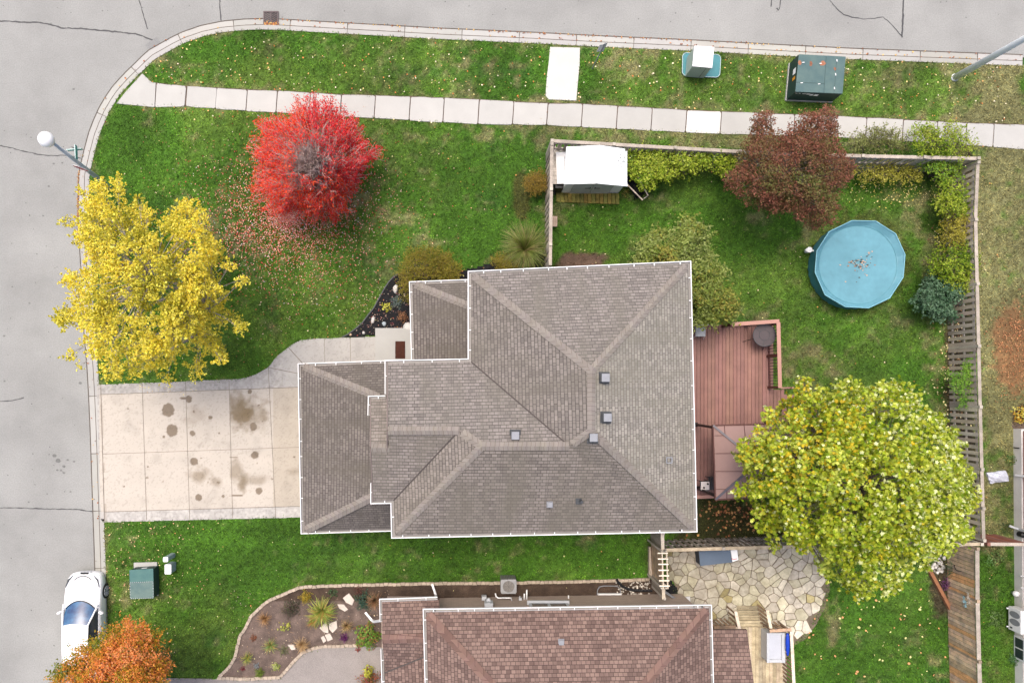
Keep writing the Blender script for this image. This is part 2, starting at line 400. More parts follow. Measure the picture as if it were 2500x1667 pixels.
def lawn_col(x, y):
    n1 = fbm(x / 260, y / 260, 1, 3); n2 = fbm(x / 60, y / 60, 5, 4); n3 = fbm(x / 16, y / 16, 9, 3)
    g1 = np.array([.060, .152, .014]); g2 = np.array([.115, .205, .030]); g3 = np.array([.036, .114, .015]); dry = np.array([.225, .215, .10])
    t = np.clip((n1 - .38) * 3.0 + (n2 - .5) * 2.0, 0, 1)[:, None]
    c = g1 * (1 - t) + g2 * t
    t = np.clip((n2 - .52) * 4, 0, 1)[:, None] * .7; c = c * (1 - t) + g3 * t
    bias = np.full(x.shape, -.22)
    def reg(cx, cy, rx, ry, a, soft=1.0):
        nonlocal bias
        d = np.sqrt(((x - cx) / rx) ** 2 + ((y - cy) / ry) ** 2)
        bias = bias + a * np.clip((1.25 - d) / .5 * soft, 0, 1)
    strip = (y < np.interp(x, [p[0] for p in walk_top], [p[1] for p in walk_top])) & (y < 330)
    bias = bias + np.where(strip, np.interp(x, [300, 900, 1200, 1900, 2200, 2500], [.0, .07, .08, .08, .2, .30]), 0)
    ke = edged(x, y, kerb_out[:-1]) ; we = np.minimum(np.abs(y - np.interp(x, [p[0] for p in walk_top], [p[1] for p in walk_top])), np.abs(y - np.interp(x, [p[0] for p in walk_bot], [p[1] for p in walk_bot])))
    bias = bias + .25 * np.clip(1 - np.minimum(ke, we) / 22, 0, 1)
    for a in ((1080, 590, 40, 25, .3), (1985, 900, 110, 60, .35), (2440, 600, 85, 420, .62), (2440, 1050, 80, 300, .40), (2430, 1280, 60, 120, .15), (2430, 1500, 45, 170, .1), (280, 1420, 70, 60, .22), (380, 1475, 110, 25, .2),
              (1500, 520, 190, 40, .18), (1900, 560, 150, 60, .12), (2200, 560, 90, 110, .2), (430, 160, 60, 22, .2), (1560, 160, 90, 40, .3), (2100, 200, 90, 60, .1), (700, 500, 300, 160, .13), (900, 480, 130, 80, .12),
              (2290, 800, 40, 260, .22), (2030, 1500, 20, 80, .35), (2000, 590, 60, 60, .1), (320, 1590, 120, 60, .1), (1220, 330, 400, 24, .2), (1700, 345, 240, 20, .35), (2280, 650, 60, 60, .15)):
        reg(*a)
    t = np.clip((n3 * .6 + n2 * .5 - .5) * 3.2 + bias * 2.2, 0, .9)[:, None]
    c = c * (1 - t) + dry * t
    # bare soil, and painted shade behind the right fence slats
    def soil(cx, cy, rx, ry, col, a=1.0):
        nonlocal c
        d = np.sqrt(((x - cx) / rx) ** 2 + ((y - cy) / ry) ** 2) + (n3 - .5) * .8
        t = (np.clip((1.1 - d) / .3, 0, 1) * a)[:, None]; c = c * (1 - t) + np.array(col) * t
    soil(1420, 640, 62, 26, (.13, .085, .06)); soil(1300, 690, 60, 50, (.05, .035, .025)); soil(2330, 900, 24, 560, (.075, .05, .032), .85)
    soil(2356, 740, 30, 400, (.035, .028, .02), .9); soil(2364, 1180, 30, 160, (.035, .028, .02), .9); soil(2480, 850, 60, 110, (.24, .11, .05), .75); soil(1780, 1285, 150, 75, (.035, .024, .012), .85); soil(1275, 480, 22, 60, (.10, .06, .03), .6)  # first two strips put the shade behind the fence slats into the ground colour
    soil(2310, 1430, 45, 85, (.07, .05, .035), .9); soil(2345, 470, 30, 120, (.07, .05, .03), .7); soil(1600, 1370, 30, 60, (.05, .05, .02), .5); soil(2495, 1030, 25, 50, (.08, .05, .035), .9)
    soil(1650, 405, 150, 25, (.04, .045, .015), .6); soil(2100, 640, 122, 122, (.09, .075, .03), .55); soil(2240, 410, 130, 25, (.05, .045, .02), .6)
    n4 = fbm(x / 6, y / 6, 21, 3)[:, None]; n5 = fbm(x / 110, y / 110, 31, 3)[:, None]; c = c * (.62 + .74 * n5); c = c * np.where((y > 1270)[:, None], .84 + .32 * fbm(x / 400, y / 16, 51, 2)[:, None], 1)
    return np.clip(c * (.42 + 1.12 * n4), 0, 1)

def painted_grid(name, poly, z, step, colfn, mat, bump=None):
    xs = [p[0] for p in poly]; ys = [p[1] for p in poly]
    x0, x1, y0, y1 = min(xs), max(xs), min(ys), max(ys)
    gx = np.arange(x0, x1 + step, step); gy = np.arange(y0, y1 + step, step)
    X, Y = np.meshgrid(gx, gy); nx, ny = len(gx), len(gy)
    cx = (X[:-1, :-1] + step / 2).ravel(); cy = (Y[:-1, :-1] + step / 2).ravel()
    keep = inpoly(cx, cy, poly)
    idx = np.arange(nx * ny).reshape(ny, nx)
    F = np.stack([idx[1:, :-1].ravel(), idx[1:, 1:].ravel(), idx[:-1, 1:].ravel(), idx[:-1, :-1].ravel()], 1)[keep]
    used = np.unique(F); remap = np.full(nx * ny, -1); remap[used] = np.arange(len(used)); F = remap[F]
    xf = X.ravel()[used]; yf = Y.ravel()[used]
    k = (1 - z / H) / S
    V = np.stack([(xf - NX) * k, (NY - yf) * k, np.full(len(xf), z)], 1)
    if bump: V[:, 2] += bump(xf, yf)
    o = npmesh(name, V, F, colfn(xf, yf), mat)
    return tag(o, kind='structure')

def sheet(name, poly, z, mat, kind='structure', tint=1.0):
    mb = MB(); mb.tint(tint) if not isinstance(tint, tuple) else mb.tint(*tint)
    mb.poly([P(x, y, z) for x, y in poly], up=True)
    return tag(mb.build(name, mat), kind=kind)
def ribbon(mb, path, w0, w1, z, z0=None):
    """flat strip between offsets w0..w1 (photo px) of a path"""
    a = offset(path, w0); b = offset(path, w1)
    for i in range(len(path) - 1):
        q = [P(*a[i], z), P(*a[i + 1], z), P(*b[i + 1], z), P(*b[i], z)]
        mb.poly(q, up=True)
        if z0 is not None:
            for e in ((a[i], a[i + 1]), (b[i], b[i + 1])):
                p0, p1 = P(*e[0], z), P(*e[1], z)
                mb.add([p0, p1, (p1.x, p1.y, z0), (p0.x, p0.y, z0)], [(0, 1, 2, 3)])

# far ground, road, lawn
mb = MB(); mb.poly([(-400, -400, -.06), (400, -400, -.06), (400, 400, -.06), (-400, 400, -.06)], up=True)
tag(mb.build('ground', m_far), kind='structure')
mb = MB()
mb.poly([P(x, y) for x, y in ([(-350, 2300)] + offset(curb, 6) + [(3400, -420), (-350, -420)])], up=True)
tag(mb.build('road', m_asph), kind='structure')
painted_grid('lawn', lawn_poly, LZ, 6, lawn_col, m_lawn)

# kerb and gutter, cut into lengths
def resample(path, step):
    out = [path[0]]; acc = 0
    for i in range(1, len(path)):
        a, b = path[i - 1], path[i]; L = math.hypot(b[0] - a[0], b[1] - a[1]); t = step - acc
        while t < L:
            out.append((a[0] + (b[0] - a[0]) * t / L, a[1] + (b[1] - a[1]) * t / L)); t += step
        acc = L - (t - step)
    return out
fine_curb = resample(curb[1:-1], 10)
def lerpz(p): return .115 if 945 < p[1] < 1262 and p[0] < 300 else .125
mb = MB(); jo = MB(); rr = random.Random(3)
npc = 14; dents = []
for k0 in range(0, len(fine_curb) - 1, npc):
    seg = fine_curb[k0:k0 + npc + 1]
    if len(seg) < 2: continue
    tn = rr.uniform(.9, 1.06); mb.tint(tn, tn * rr.uniform(.98, 1), tn * rr.uniform(.95, 1))
    g0, g1, c1 = offset(seg, 0), offset(seg, 15.0), offset(seg, 26)
    if k0 > 0: pass
    for i in range(len(seg) - 1):
        za, zb = lerpz(seg[i]), lerpz(seg[i + 1])
        mb.poly([P(*g0[i], .010), P(*g0[i + 1], .010), P(*g1[i + 1], .022), P(*g1[i], .022)], up=True)
        top = [P(*g1[i], za), P(*g1[i + 1], zb), P(*c1[i + 1], zb), P(*c1[i], za)]
        mb.poly(top, up=True)
        mb.add([top[0], top[1], P(*g1[i + 1], .022), P(*g1[i], .022)], [(0, 1, 2, 3)])
        mb.add([top[3], top[2], P(*c1[i + 1], 0), P(*c1[i], 0)], [(0, 1, 2, 3)])
    p, q = seg[0], seg[1]; d = math.hypot(q[0] - p[0], q[1] - p[1]); tx, ty = (q[0] - p[0]) / d, (q[1] - p[1]) / d
    z = lerpz(p) + .003
    jo.poly([P(p[0] - tx * .9, p[1] - ty * .9, .026), P(p[0] + tx * .9, p[1] + ty * .9, .026), P(g1[0][0] + tx * .6, g1[0][1] + ty * .6, .026), P(g1[0][0] - tx * .6, g1[0][1] - ty * .6, .026)], up=True)
    jo.poly([P(g1[0][0] - tx * .6, g1[0][1] - ty * .6, z), P(g1[0][0] + tx * .6, g1[0][1] + ty * .6, z), P(c1[0][0] + tx * .6, c1[0][1] + ty * .6, z), P(c1[0][0] - tx * .6, c1[0][1] - ty * .6, z)], up=True)
tag(mb.build('kerb', m_conc), kind='structure')
ribbon(jo, [p for p in fine_curb], -1.9, .5, .014)
ribbon(jo, [p for p in fine_curb], 13.4, 15.3, .027)
tag(jo.build('kerb_joints', M('joint_dirt', (.05, .042, .036), .9, .5, 3, c2=(.13, .11, .09))), kind='structure')

# road cracks, patch, spots
mb = MB(); rr = random.Random(5)
for path, w in (([(-60, 50), (0, 52), (50, 54), (100, 56), (120, 60), (150, 69), (200, 70), (250, 75), (300, 80), (335, 84), (350, 89), (360, 94), (372, 98)], 2.4),
             ([(332, -60), (339, 0), (345, 18), (350, 35), (355, 55), (360, 72)], 1.9), ([(534, -80), (536, 0), (538, 30), (540, 51)], 2.2),
             ([(-60, 350), (0, 356), (30, 362), (60, 370), (100, 379), (130, 380), (160, 380), (180, 383), (197, 387)], 1.8), ([(-60, 982), (0, 980), (30, 978), (58, 970)], 1.8),
             ([(-60, 1238), (0, 1239), (60, 1240), (120, 1242), (190, 1243), (226, 1248)], 1.9), ([(2206, -60), (2206, 0), (2205, 25), (2204, 60), (2202, 92)], 2.8),
             ([(2010, -60), (2025, 0), (2045, 25), (2060, 36), (2080, 43), (2110, 47), (2135, 45), (2155, 42), (2175, 58), (2200, 87)], 1.6),
             ([(1887, -30), (1884, 0), (1882, 18)], 2.2), ([(1906, -20), (1905, 0), (1905, 18), (1901, 27), (1897, 20)], 2.2)):
    w *= .8; pth = resample(path, 7) + [path[-1]]
    pth = [(x + rr.uniform(-.8, .8), y + rr.uniform(-.8, .8)) for x, y in pth]
    n = len(pth)
    a = offset(pth, w); b = offset(pth, -w)
    ws = [rr.uniform(.45, 1.1) for _ in pth]
    for i in range(n - 1):
        q = [(pth[j][0] + (o[j][0] - pth[j][0]) * ws[j], pth[j][1] + (o[j][1] - pth[j][1]) * ws[j]) for o, j in ((a, i), (a, i + 1), (b, i + 1), (b, i))]
        mb.poly([P(*p, .006) for p in q], up=True)
tag(mb.build('road_cracks', m_crack), kind='structure')
def blob(mb, x, y, rx, ry, z, seed=0, n=14, j=.15):
    r2 = random.Random(seed)
    mb.poly([P(x + math.cos(2 * math.pi * i / n) * rx * r2.uniform(1 - j, 1 + j), y + math.sin(2 * math.pi * i / n) * ry * r2.uniform(1 - j, 1 + j), z) for i in range(n)], up=True)
mb = MB(); mb.tint(.6)
for i, (x, y, r_) in enumerate(((133, 1112, 5), (142, 1124, 6.5), (156, 1138, 4), (140, 1147, 3), (149, 1148, 3), (165, 1122, 3), (156, 1154, 3), (181, 1126, 3), (120, 1109, 2), (196, 935, 4), (10, 820, 3), (11, 930, 2.5), (70, 1225, 2.5), (172, 1200, 2.5), (115, 1205, 2), (30, 700, 2), (131, 400, 3), (152, 398, 2.5), (119, 455, 3), (105, 527, 2.5), (90, 620, 2), (72, 740, 2.5), (180, 218, 3), (250, 27, 2))):
    blob(mb, x, y, r_, r_ * .8, .007, i)
mb.tint(.42)
for i in range(110):
    x, y = (rr.uniform(0, 185), rr.uniform(300, 1660)) if i % 2 else (rr.uniform(0, 2500), rr.uniform(-20, 60))
    blob(mb, x, y, rr.uniform(.8, 1.7), rr.uniform(.8, 1.7), .007, i + 50, 7)
mb.tint(.88, .88, .9); mb.poly([P(354, 111, .005), (P(382, 90, .005)), P(394, 107, .005), P(366, 123, .005)], up=True)
tag(mb.build('road_stains', m_asph), kind='structure')

# pavement slabs
mb = MB(); jmb = MB(); rr = random.Random(8)
top_j = [347, 381, 455, 528, 604, 677, 758, 833.6, 917, 1002, 1085, 1170, 1255, 1338, 1423, 1508, 1593, 1677, 1762, 1852, 1941, 2028, 2117, 2206, 2290, 2361, 2428, 2512, 2595, 2680, 2765, 2850]
yt = lambda x: float(np.interp(x, [p[0] for p in walk_top], [p[1] for p in walk_top]))
yb = lambda x: float(np.interp(x, [p[0] for p in walk_bot], [p[1] for p in walk_bot]))
for i in range(len(top_j) - 1):
    a, b = top_j[i], top_j[i + 1]; g = 1.3 if i % 2 else .9; sh = -3.5
    if i == 0: pts = [(347, 180), (370, 201), (380, 203), (377, 262), (284, 253), (306, 225)]
    else:
        pts = []
        g2 = 2.6 if i == 2 else g
        for t in (0, .03, .33, .66, .97, 1):
            x = a + g2 + (b - a - 2 * g) * t; pts.append((x, yt(x) + rr.uniform(-1, 1) + (5 if t in (0, 1) and i % 2 else 1.5)))
        for t in (1, .97, .66, .33, .03, 0):
            x = a + g2 + (b - a - 2 * g) * t + sh; pts.append((x, yb(x) + rr.uniform(-1, 1) - (3 if t in (0, 1) else 0)))
    tn = rr.uniform(.97, 1.04)
    if i == 17: tn = 1.35
    elif i in (13, 14, 15, 16, 18): tn *= .93
    mb.tint(tn * 1.10, tn * 1.095, tn * 1.09)
    mb.prism([P(*p, .14).xy for p in pts], .06, .137)
mb.tint(1.36, 1.345, 1.31)
mb.prism([P(*p, .14).xy for p in [(1343, 115), (1416, 117), (1415, 160), (1411, 200), (1407, 246), (1340, 243), (1332, 234), (1335, 190), (1340, 150)]], .06, .139)
tag(mb.build('pavement', m_conc, bevel=.006), kind='structure')
mb = MB(); mb.poly([P(x, y, .112) for x, y in walk_poly], up=True)
tag(mb.build('pavement_bed', m_soil), kind='structure')

# driveway with stains
def drive_col(x, y):
    n = fbm(x / 50, y / 50, 3, 3); n2 = fbm(x / 5, y / 5, 7, 2); n3 = fbm(x / 14, y / 14, 12, 3)
    base = np.array([.465, .42, .36]); strip = np.array([.37, .352, .325])
    yt_ = 963 - (x - 244) * 17 / 456; yb_ = 1249 - (x - 256) * 13 / 444
    main = (y > yt_) & (y < yb_) & (x > 243)
    c = np.where(main[:, None], base, strip * (1.02 + .45 * (n2[:, None] - .5) + .3 * (n3[:, None] - .5)))
    walk = (y < yt_) & (x > 690); c = np.where(walk[:, None], np.array([.385, .37, .345]) * (1 + .12 * (n3[:, None] - .5)), c)
    mid = (x > 667) & main; c = np.where(mid[:, None], c * np.array([.88, .86, .82]), c)
    edge_b = (y >= yb_); c = np.where(edge_b[:, None], c * 1.1, c)
    c = c * (.96 + .08 * n[:, None])
    st = np.array([.20, .155, .10])
    for (sx, sy, rx, ry, a) in ((597, 1008, 42, 36, .75), (572, 985, 18, 25, .5), (485, 1010, 26, 20, .25), (460, 1030, 14, 10, .2), (487, 1160, 28, 16, .5), (525, 1175, 18, 12, .4), (575, 1150, 14, 25, .5), (593, 1180, 11, 22, .6), (620, 1170, 34, 12, .4), (640, 1020, 14, 30, .3), (720, 1150, 20, 8, .3)):
        d = np.sqrt(((x - sx) / rx) ** 2 + ((y - sy) / ry) ** 2) + (n3 - .5) * 1.3
        lim = (np.clip((1.45 - d) / 1.0, 0, 1) * min(1, a * 1.25) * (.7 + .6 * n))[:, None]
        if sx in (597, 572, 575): lim = lim * (x > 561)[:, None]
        c = c * (1 - lim) + st * lim
    for i, (sx, sy, rx, ry) in enumerate(((412, 1001, 15, 17), (420, 1051, 14, 15), (461, 974, 8, 9), (448, 972, 9, 3), (470, 1057, 6.5, 6.5), (610, 956, 5.5, 6), (619, 1041, 9, 10), (474, 1126, 10, 9), (622, 1110, 9, 9), (485, 1214, 8, 8), (632, 1198, 9, 9), (545, 1211, 3.5, 4), (473, 1005, 3, 3), (513, 1019, 5.5, 5),
                      (359, 1166, 4, 2), (361, 1139, 2, 2), (632, 989, 2.5, 2.5), (641, 1028, 2, 2), (570, 1116, 9, 1.5), (578, 1209, 18, 1.5), (528, 1126, 2, 2), (491, 1118, 2, 2), (535, 1057, 1.5, 1.5), (312, 998, 2, 2), (398, 1175, 1.6, 1.6), (303, 1187, 2, 1.5), (628, 1130, 2, 2), (400, 1066, 3, 3), (718, 1115, 3, 2), (664, 1169, 3, 1.5), (508, 1177, 2, 2), (533, 1177, 3.5, 3))):
        d = np.sqrt(((x - sx) / rx) ** 2 + ((y - sy) / ry) ** 2) + (n2 - .5) * .35 + (n3 - .5) * .3
        t = (np.clip((1.06 - d) / .12, 0, 1) * .92)[:, None]; c = c * (1 - t) + np.array([.175, .135, .095]) * t
    spk = fbm(x / 3.2, y / 3.2, 41, 2)[:, None]; c = c * np.where(spk > .68, .86, 1.0) * (.95 + .1 * fbm(x / 90, y / 25, 43, 3)[:, None]); dirt = np.clip((fbm(x / 35, y / 35, 47, 4) - .58) * 4, 0, 1)[:, None] * .14; c = c * (1 - dirt)
    # faint dirt along the road edge
    t = (np.clip(1 - np.abs(x - (246 + (y - 960) * .04)) / 5, 0, 1) * .4 * (n3 > .5))[:, None]; c = c * (1 - t) + np.array([.2, .15, .1]) * t
    return np.clip(c, 0, 1)
painted_grid('driveway', drive_poly, .125, 2.0, drive_col, m_paint)
mb = MB(); mb.prism([P(x, y, .12).xy for x, y in offset(drive_poly, 0)], .02, .12)
tag(mb.build('driveway_base', m_conc), kind='structure')
mb = MB(); mb.tint(1)
def jl(a, b, w=.7, z=.130):
    ribbon(mb, [a, b], -w, w, z)
jl((244, 963), (740, 944.5)); jl((256, 1249), (740, 1235)); jl((250, 1108), (740, 1091), .5)
for a, b in (((347, 936), (358, 1270)), ((453, 932), (463, 1267)), ((559, 927), (568, 1264)), ((655, 897), (673, 1262)), ): jl(a, b, .6)
jl((655, 897), (740, 914), .7); jl((704, 848), (740, 888), .9); jl((792, 827), (793, 890), .5); jl((855, 825), (856, 890), .5); jl((921, 820), (922, 890), 1.1); jl((938, 820), (939, 890), .5)
jl((246, 945), (255, 1272), .9)
tag(mb.build('driveway_joints', M('joint_line', (.20, .17, .14), .9, .3, 4)), kind='structure')
mb = MB(); mb.box(P(962, 842, .2), (1.55, 1.4, .16)); tag(mb.build('porch_slab', m_conc), kind='structure')

# beds
sheet('aggregate_drive', agg_poly, .13, m_aggr)
def zb(mb, poly, z): mb.poly([P(x, y, z) for x, y in poly], up=True)
def bumpy(name, poly, z, mat, step=5, amp=.035, seed=0, col=None):
    f = lambda x, y: (fbm(x / 7, y / 7, seed, 3) - .5) * amp * 2
    cf = col or (lambda x, y: np.repeat((.75 + .5 * fbm(x / 12, y / 12, seed + 3, 3))[:, None], 3, 1))
    return painted_grid(name, poly, z, step, cf, mat, f)
bumpy('mulch_bed', mulch_poly, .14, m_mulch, 4, .03, 2)
bumpy('mulch_bed', mulch2_poly, .14, m_mulch, 5, .03, 4)
bumpy('soil_bed', bed_poly, .135, m_soil, 5, .03, 6, lambda x, y: (np.where(y[:, None] < 1465, np.array([.55, .5, .45]), np.array([1.15, 1.15, 1.2]))) * (.7 + .6 * fbm(x / 15, y / 15, 9, 3))[:, None])
bumpy('soil_bed', [(1640, 1418), (1656, 1440), (1662, 1462), (1640, 1470), (1625, 1440), (1625, 1412)], .145, m_mulch, 4, .03, 8)

# flagstone patio
rr = random.Random(21); seeds = []
tries = 0
while len(seeds) < 260 and tries < 16000:
    tries += 1
    x, y = rr.uniform(1610, 2040), rr.uniform(1320, 1580); dmin = rr.choice((9, 13, 20, 30, 34)) if tries > 300 else 34
    if all((x - a) ** 2 + (y - b) ** 2 > (dmin * rr.uniform(.75, 1.1)) ** 2 for a, b in seeds): seeds.append((x, y))
def clip(poly, a, b, c):
    out = []
    for i in range(len(poly)):
        p, q = poly[i], poly[(i + 1) % len(poly)]
        dp, dq = a * p[0] + b * p[1] - c, a * q[0] + b * q[1] - c
        if dp <= 0: out.append(p)
        if (dp < 0 < dq) or (dq < 0 < dp):
            t = dp / (dp - dq); out.append((p[0] + (q[0] - p[0]) * t, p[1] + (q[1] - p[1]) * t))
    return out
mb = MB()
for (x, y) in seeds:
    if not inpoly(np.array([x]), np.array([y]), patio_poly)[0]: continue
    poly = [(x - 60, y - 60), (x + 60, y - 60), (x + 60, y + 60), (x - 60, y + 60)]
    for (u, v) in seeds:
        if (u, v) == (x, y) or (u - x) ** 2 + (v - y) ** 2 > 9000: continue
        a, b = u - x, v - y; L = math.hypot(a, b); a /= L; b /= L
        poly = clip(poly, a, b, a * (x + u) / 2 + b * (y + v) / 2 - .8)
        if len(poly) < 3: break
    if len(poly) < 3: continue
    rough = []
    for i in range(len(poly)):
        p, q = poly[i], poly[(i + 1) % len(poly)]; L = math.hypot(q[0] - p[0], q[1] - p[1])
        if L < 1.5: continue
        rough.append((p[0] * .93 + q[0] * .07, p[1] * .93 + q[1] * .07))
        if L > 12: rough.append(((p[0] + q[0]) / 2 + rr.uniform(-1, 1), (p[1] + q[1]) / 2 + rr.uniform(-1, 1)))
        rough.append((p[0] * .07 + q[0] * .93, p[1] * .07 + q[1] * .93))
    if len(rough) < 3: continue
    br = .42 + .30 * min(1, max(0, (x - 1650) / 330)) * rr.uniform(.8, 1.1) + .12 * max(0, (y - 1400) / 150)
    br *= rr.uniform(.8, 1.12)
    r3 = rr.random()
    if r3 < .05: col = (br * .7, br * .6, br * .3)
    elif r3 < .30: col = (br * .97, br * .90, br * .66)
    elif r3 < .7: col = (br, br * .92, br * .74)
    else: col = (br * .97, br * .88, br * .73)
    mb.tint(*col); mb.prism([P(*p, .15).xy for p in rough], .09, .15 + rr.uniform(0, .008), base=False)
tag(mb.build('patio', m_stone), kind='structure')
ppb = offset(patio_poly, 0)
sheet('patio_joint_bed', patio_poly[:3] + [(2024, 1405), (2026, 1440), (2014, 1482), (1994, 1522), (1966, 1560), (1938, 1575)] + patio_poly[9:], .118, M('joint_sand', (.17, .135, .095), .95, .3, 4))

# ------------------------------------------------------------------ grass blades and fallen leaves
def grass():
    N = 600000
    x = RNG.uniform(-10, 2520, N); y = RNG.uniform(40, 1690, N)
    jx = x + RNG.normal(0, 2.4, N); jy = y + RNG.normal(0, 2.4, N)
    k = inpoly(x, y, offset(curb, 25) + [(3400, 2300)])
    for pl in (walk_poly, conn_poly, drive_poly, agg_poly, mulch_poly, mulch2_poly, bed_poly, patio_poly): k &= ~inpoly(jx, jy, pl)
    k &= ~inpoly(x, y, house_px)
    k &= ~((x > 1060) & (x < 1720) & (y > 1455)) & ~((x > 1745) & (x < 1935) & (y > 1500)) & ((x < 2472) | (y < 1044))
    k &= ~((x > 1720) & (x < 1880) & (y > 800) & (y < 1210)) & ~((x > 1370) & (x < 1500) & (y > 370) & (y < 460))
    k &= np.hypot(x - 2075, y - 652) > 92
    x = x[k]; y = y[k]
    c = lawn_col(x, y)
    n = len(x)
    dryness = c[:, 0] / (c[:, 1] + 1e-6)
    keep = RNG.random(n) < np.where(dryness > 1.25, .25, 1.0); x = x[keep]; y = y[keep]; c = c[keep]; n = len(x)
    kk = (1 - LZ / H) / S
    bx = (x - NX) * kk; by = (NY - y) * kk
    a = RNG.uniform(0, 2 * math.pi, n); hgt = RNG.uniform(.025, .06, n); lean = RNG.uniform(.015, .085, n); w = RNG.uniform(.008, .019, n)
    dx, dy = np.cos(a), np.sin(a)
    V = np.empty((n, 3, 3)); 
    V[:, 0] = np.stack([bx - dy * w, by + dx * w, np.full(n, LZ + .025)], 1)
    V[:, 1] = np.stack([bx + dy * w, by - dx * w, np.full(n, LZ + .025)], 1)
    V[:, 2] = np.stack([bx + dx * lean, by + dy * lean, LZ + .02 + hgt], 1)
    cc = c * (.45 + 1.9 * RNG.random(n) ** 2)[:, None] * np.array([1.1, 1.0, .9]); C = np.repeat(np.clip(cc, 0, 1), 3, 0)
    o = npmesh('grass', V.reshape(-1, 3), np.arange(3 * n).reshape(-1, 3), C, m_grass)
    tag(o, 'short mown autumn grass covering the lawns', 'grass', kind='stuff')
grass()

def leaf_quads(P0, nrm, size, cols, aspect=.7, shape='diamond', fold=.12):
    n = len(P0)
    nrm = nrm / np.linalg.norm(nrm, axis=1)[:, None]
    r = RNG.normal(size=(n, 3)); t = np.cross(nrm, r); t /= np.linalg.norm(t, axis=1)[:, None]; b = np.cross(nrm, t)
    if shape == 'diamond': prof = [(0, -.5), (.5, 0), (0, .5), (-.5, 0)]
    elif shape == 'oval': prof = [(0, -.5), (.42, -.2), (.42, .2), (0, .5), (-.42, .2), (-.42, -.2)]
    else: prof = [(0, -.5), (.22, -.22), (.5, -.12), (.27, .08), (.33, .36), (.0, .2), (0, .5), (-.12, .22), (-.33, .36), (-.27, .08), (-.5, -.12), (-.22, -.22)]
    k = len(prof); V = np.empty((n, k, 3)); s = size[:, None]
    for i, (u, v) in enumerate(prof):
        asp = aspect if shape != 'maple' else 1.0
        V[:, i] = P0 + t * (u * asp) * s + b * v * s + nrm * (abs(u) * fold) * s
    return V.reshape(-1, 3), np.arange(n * k).reshape(n, k), np.repeat(cols, k, 0)

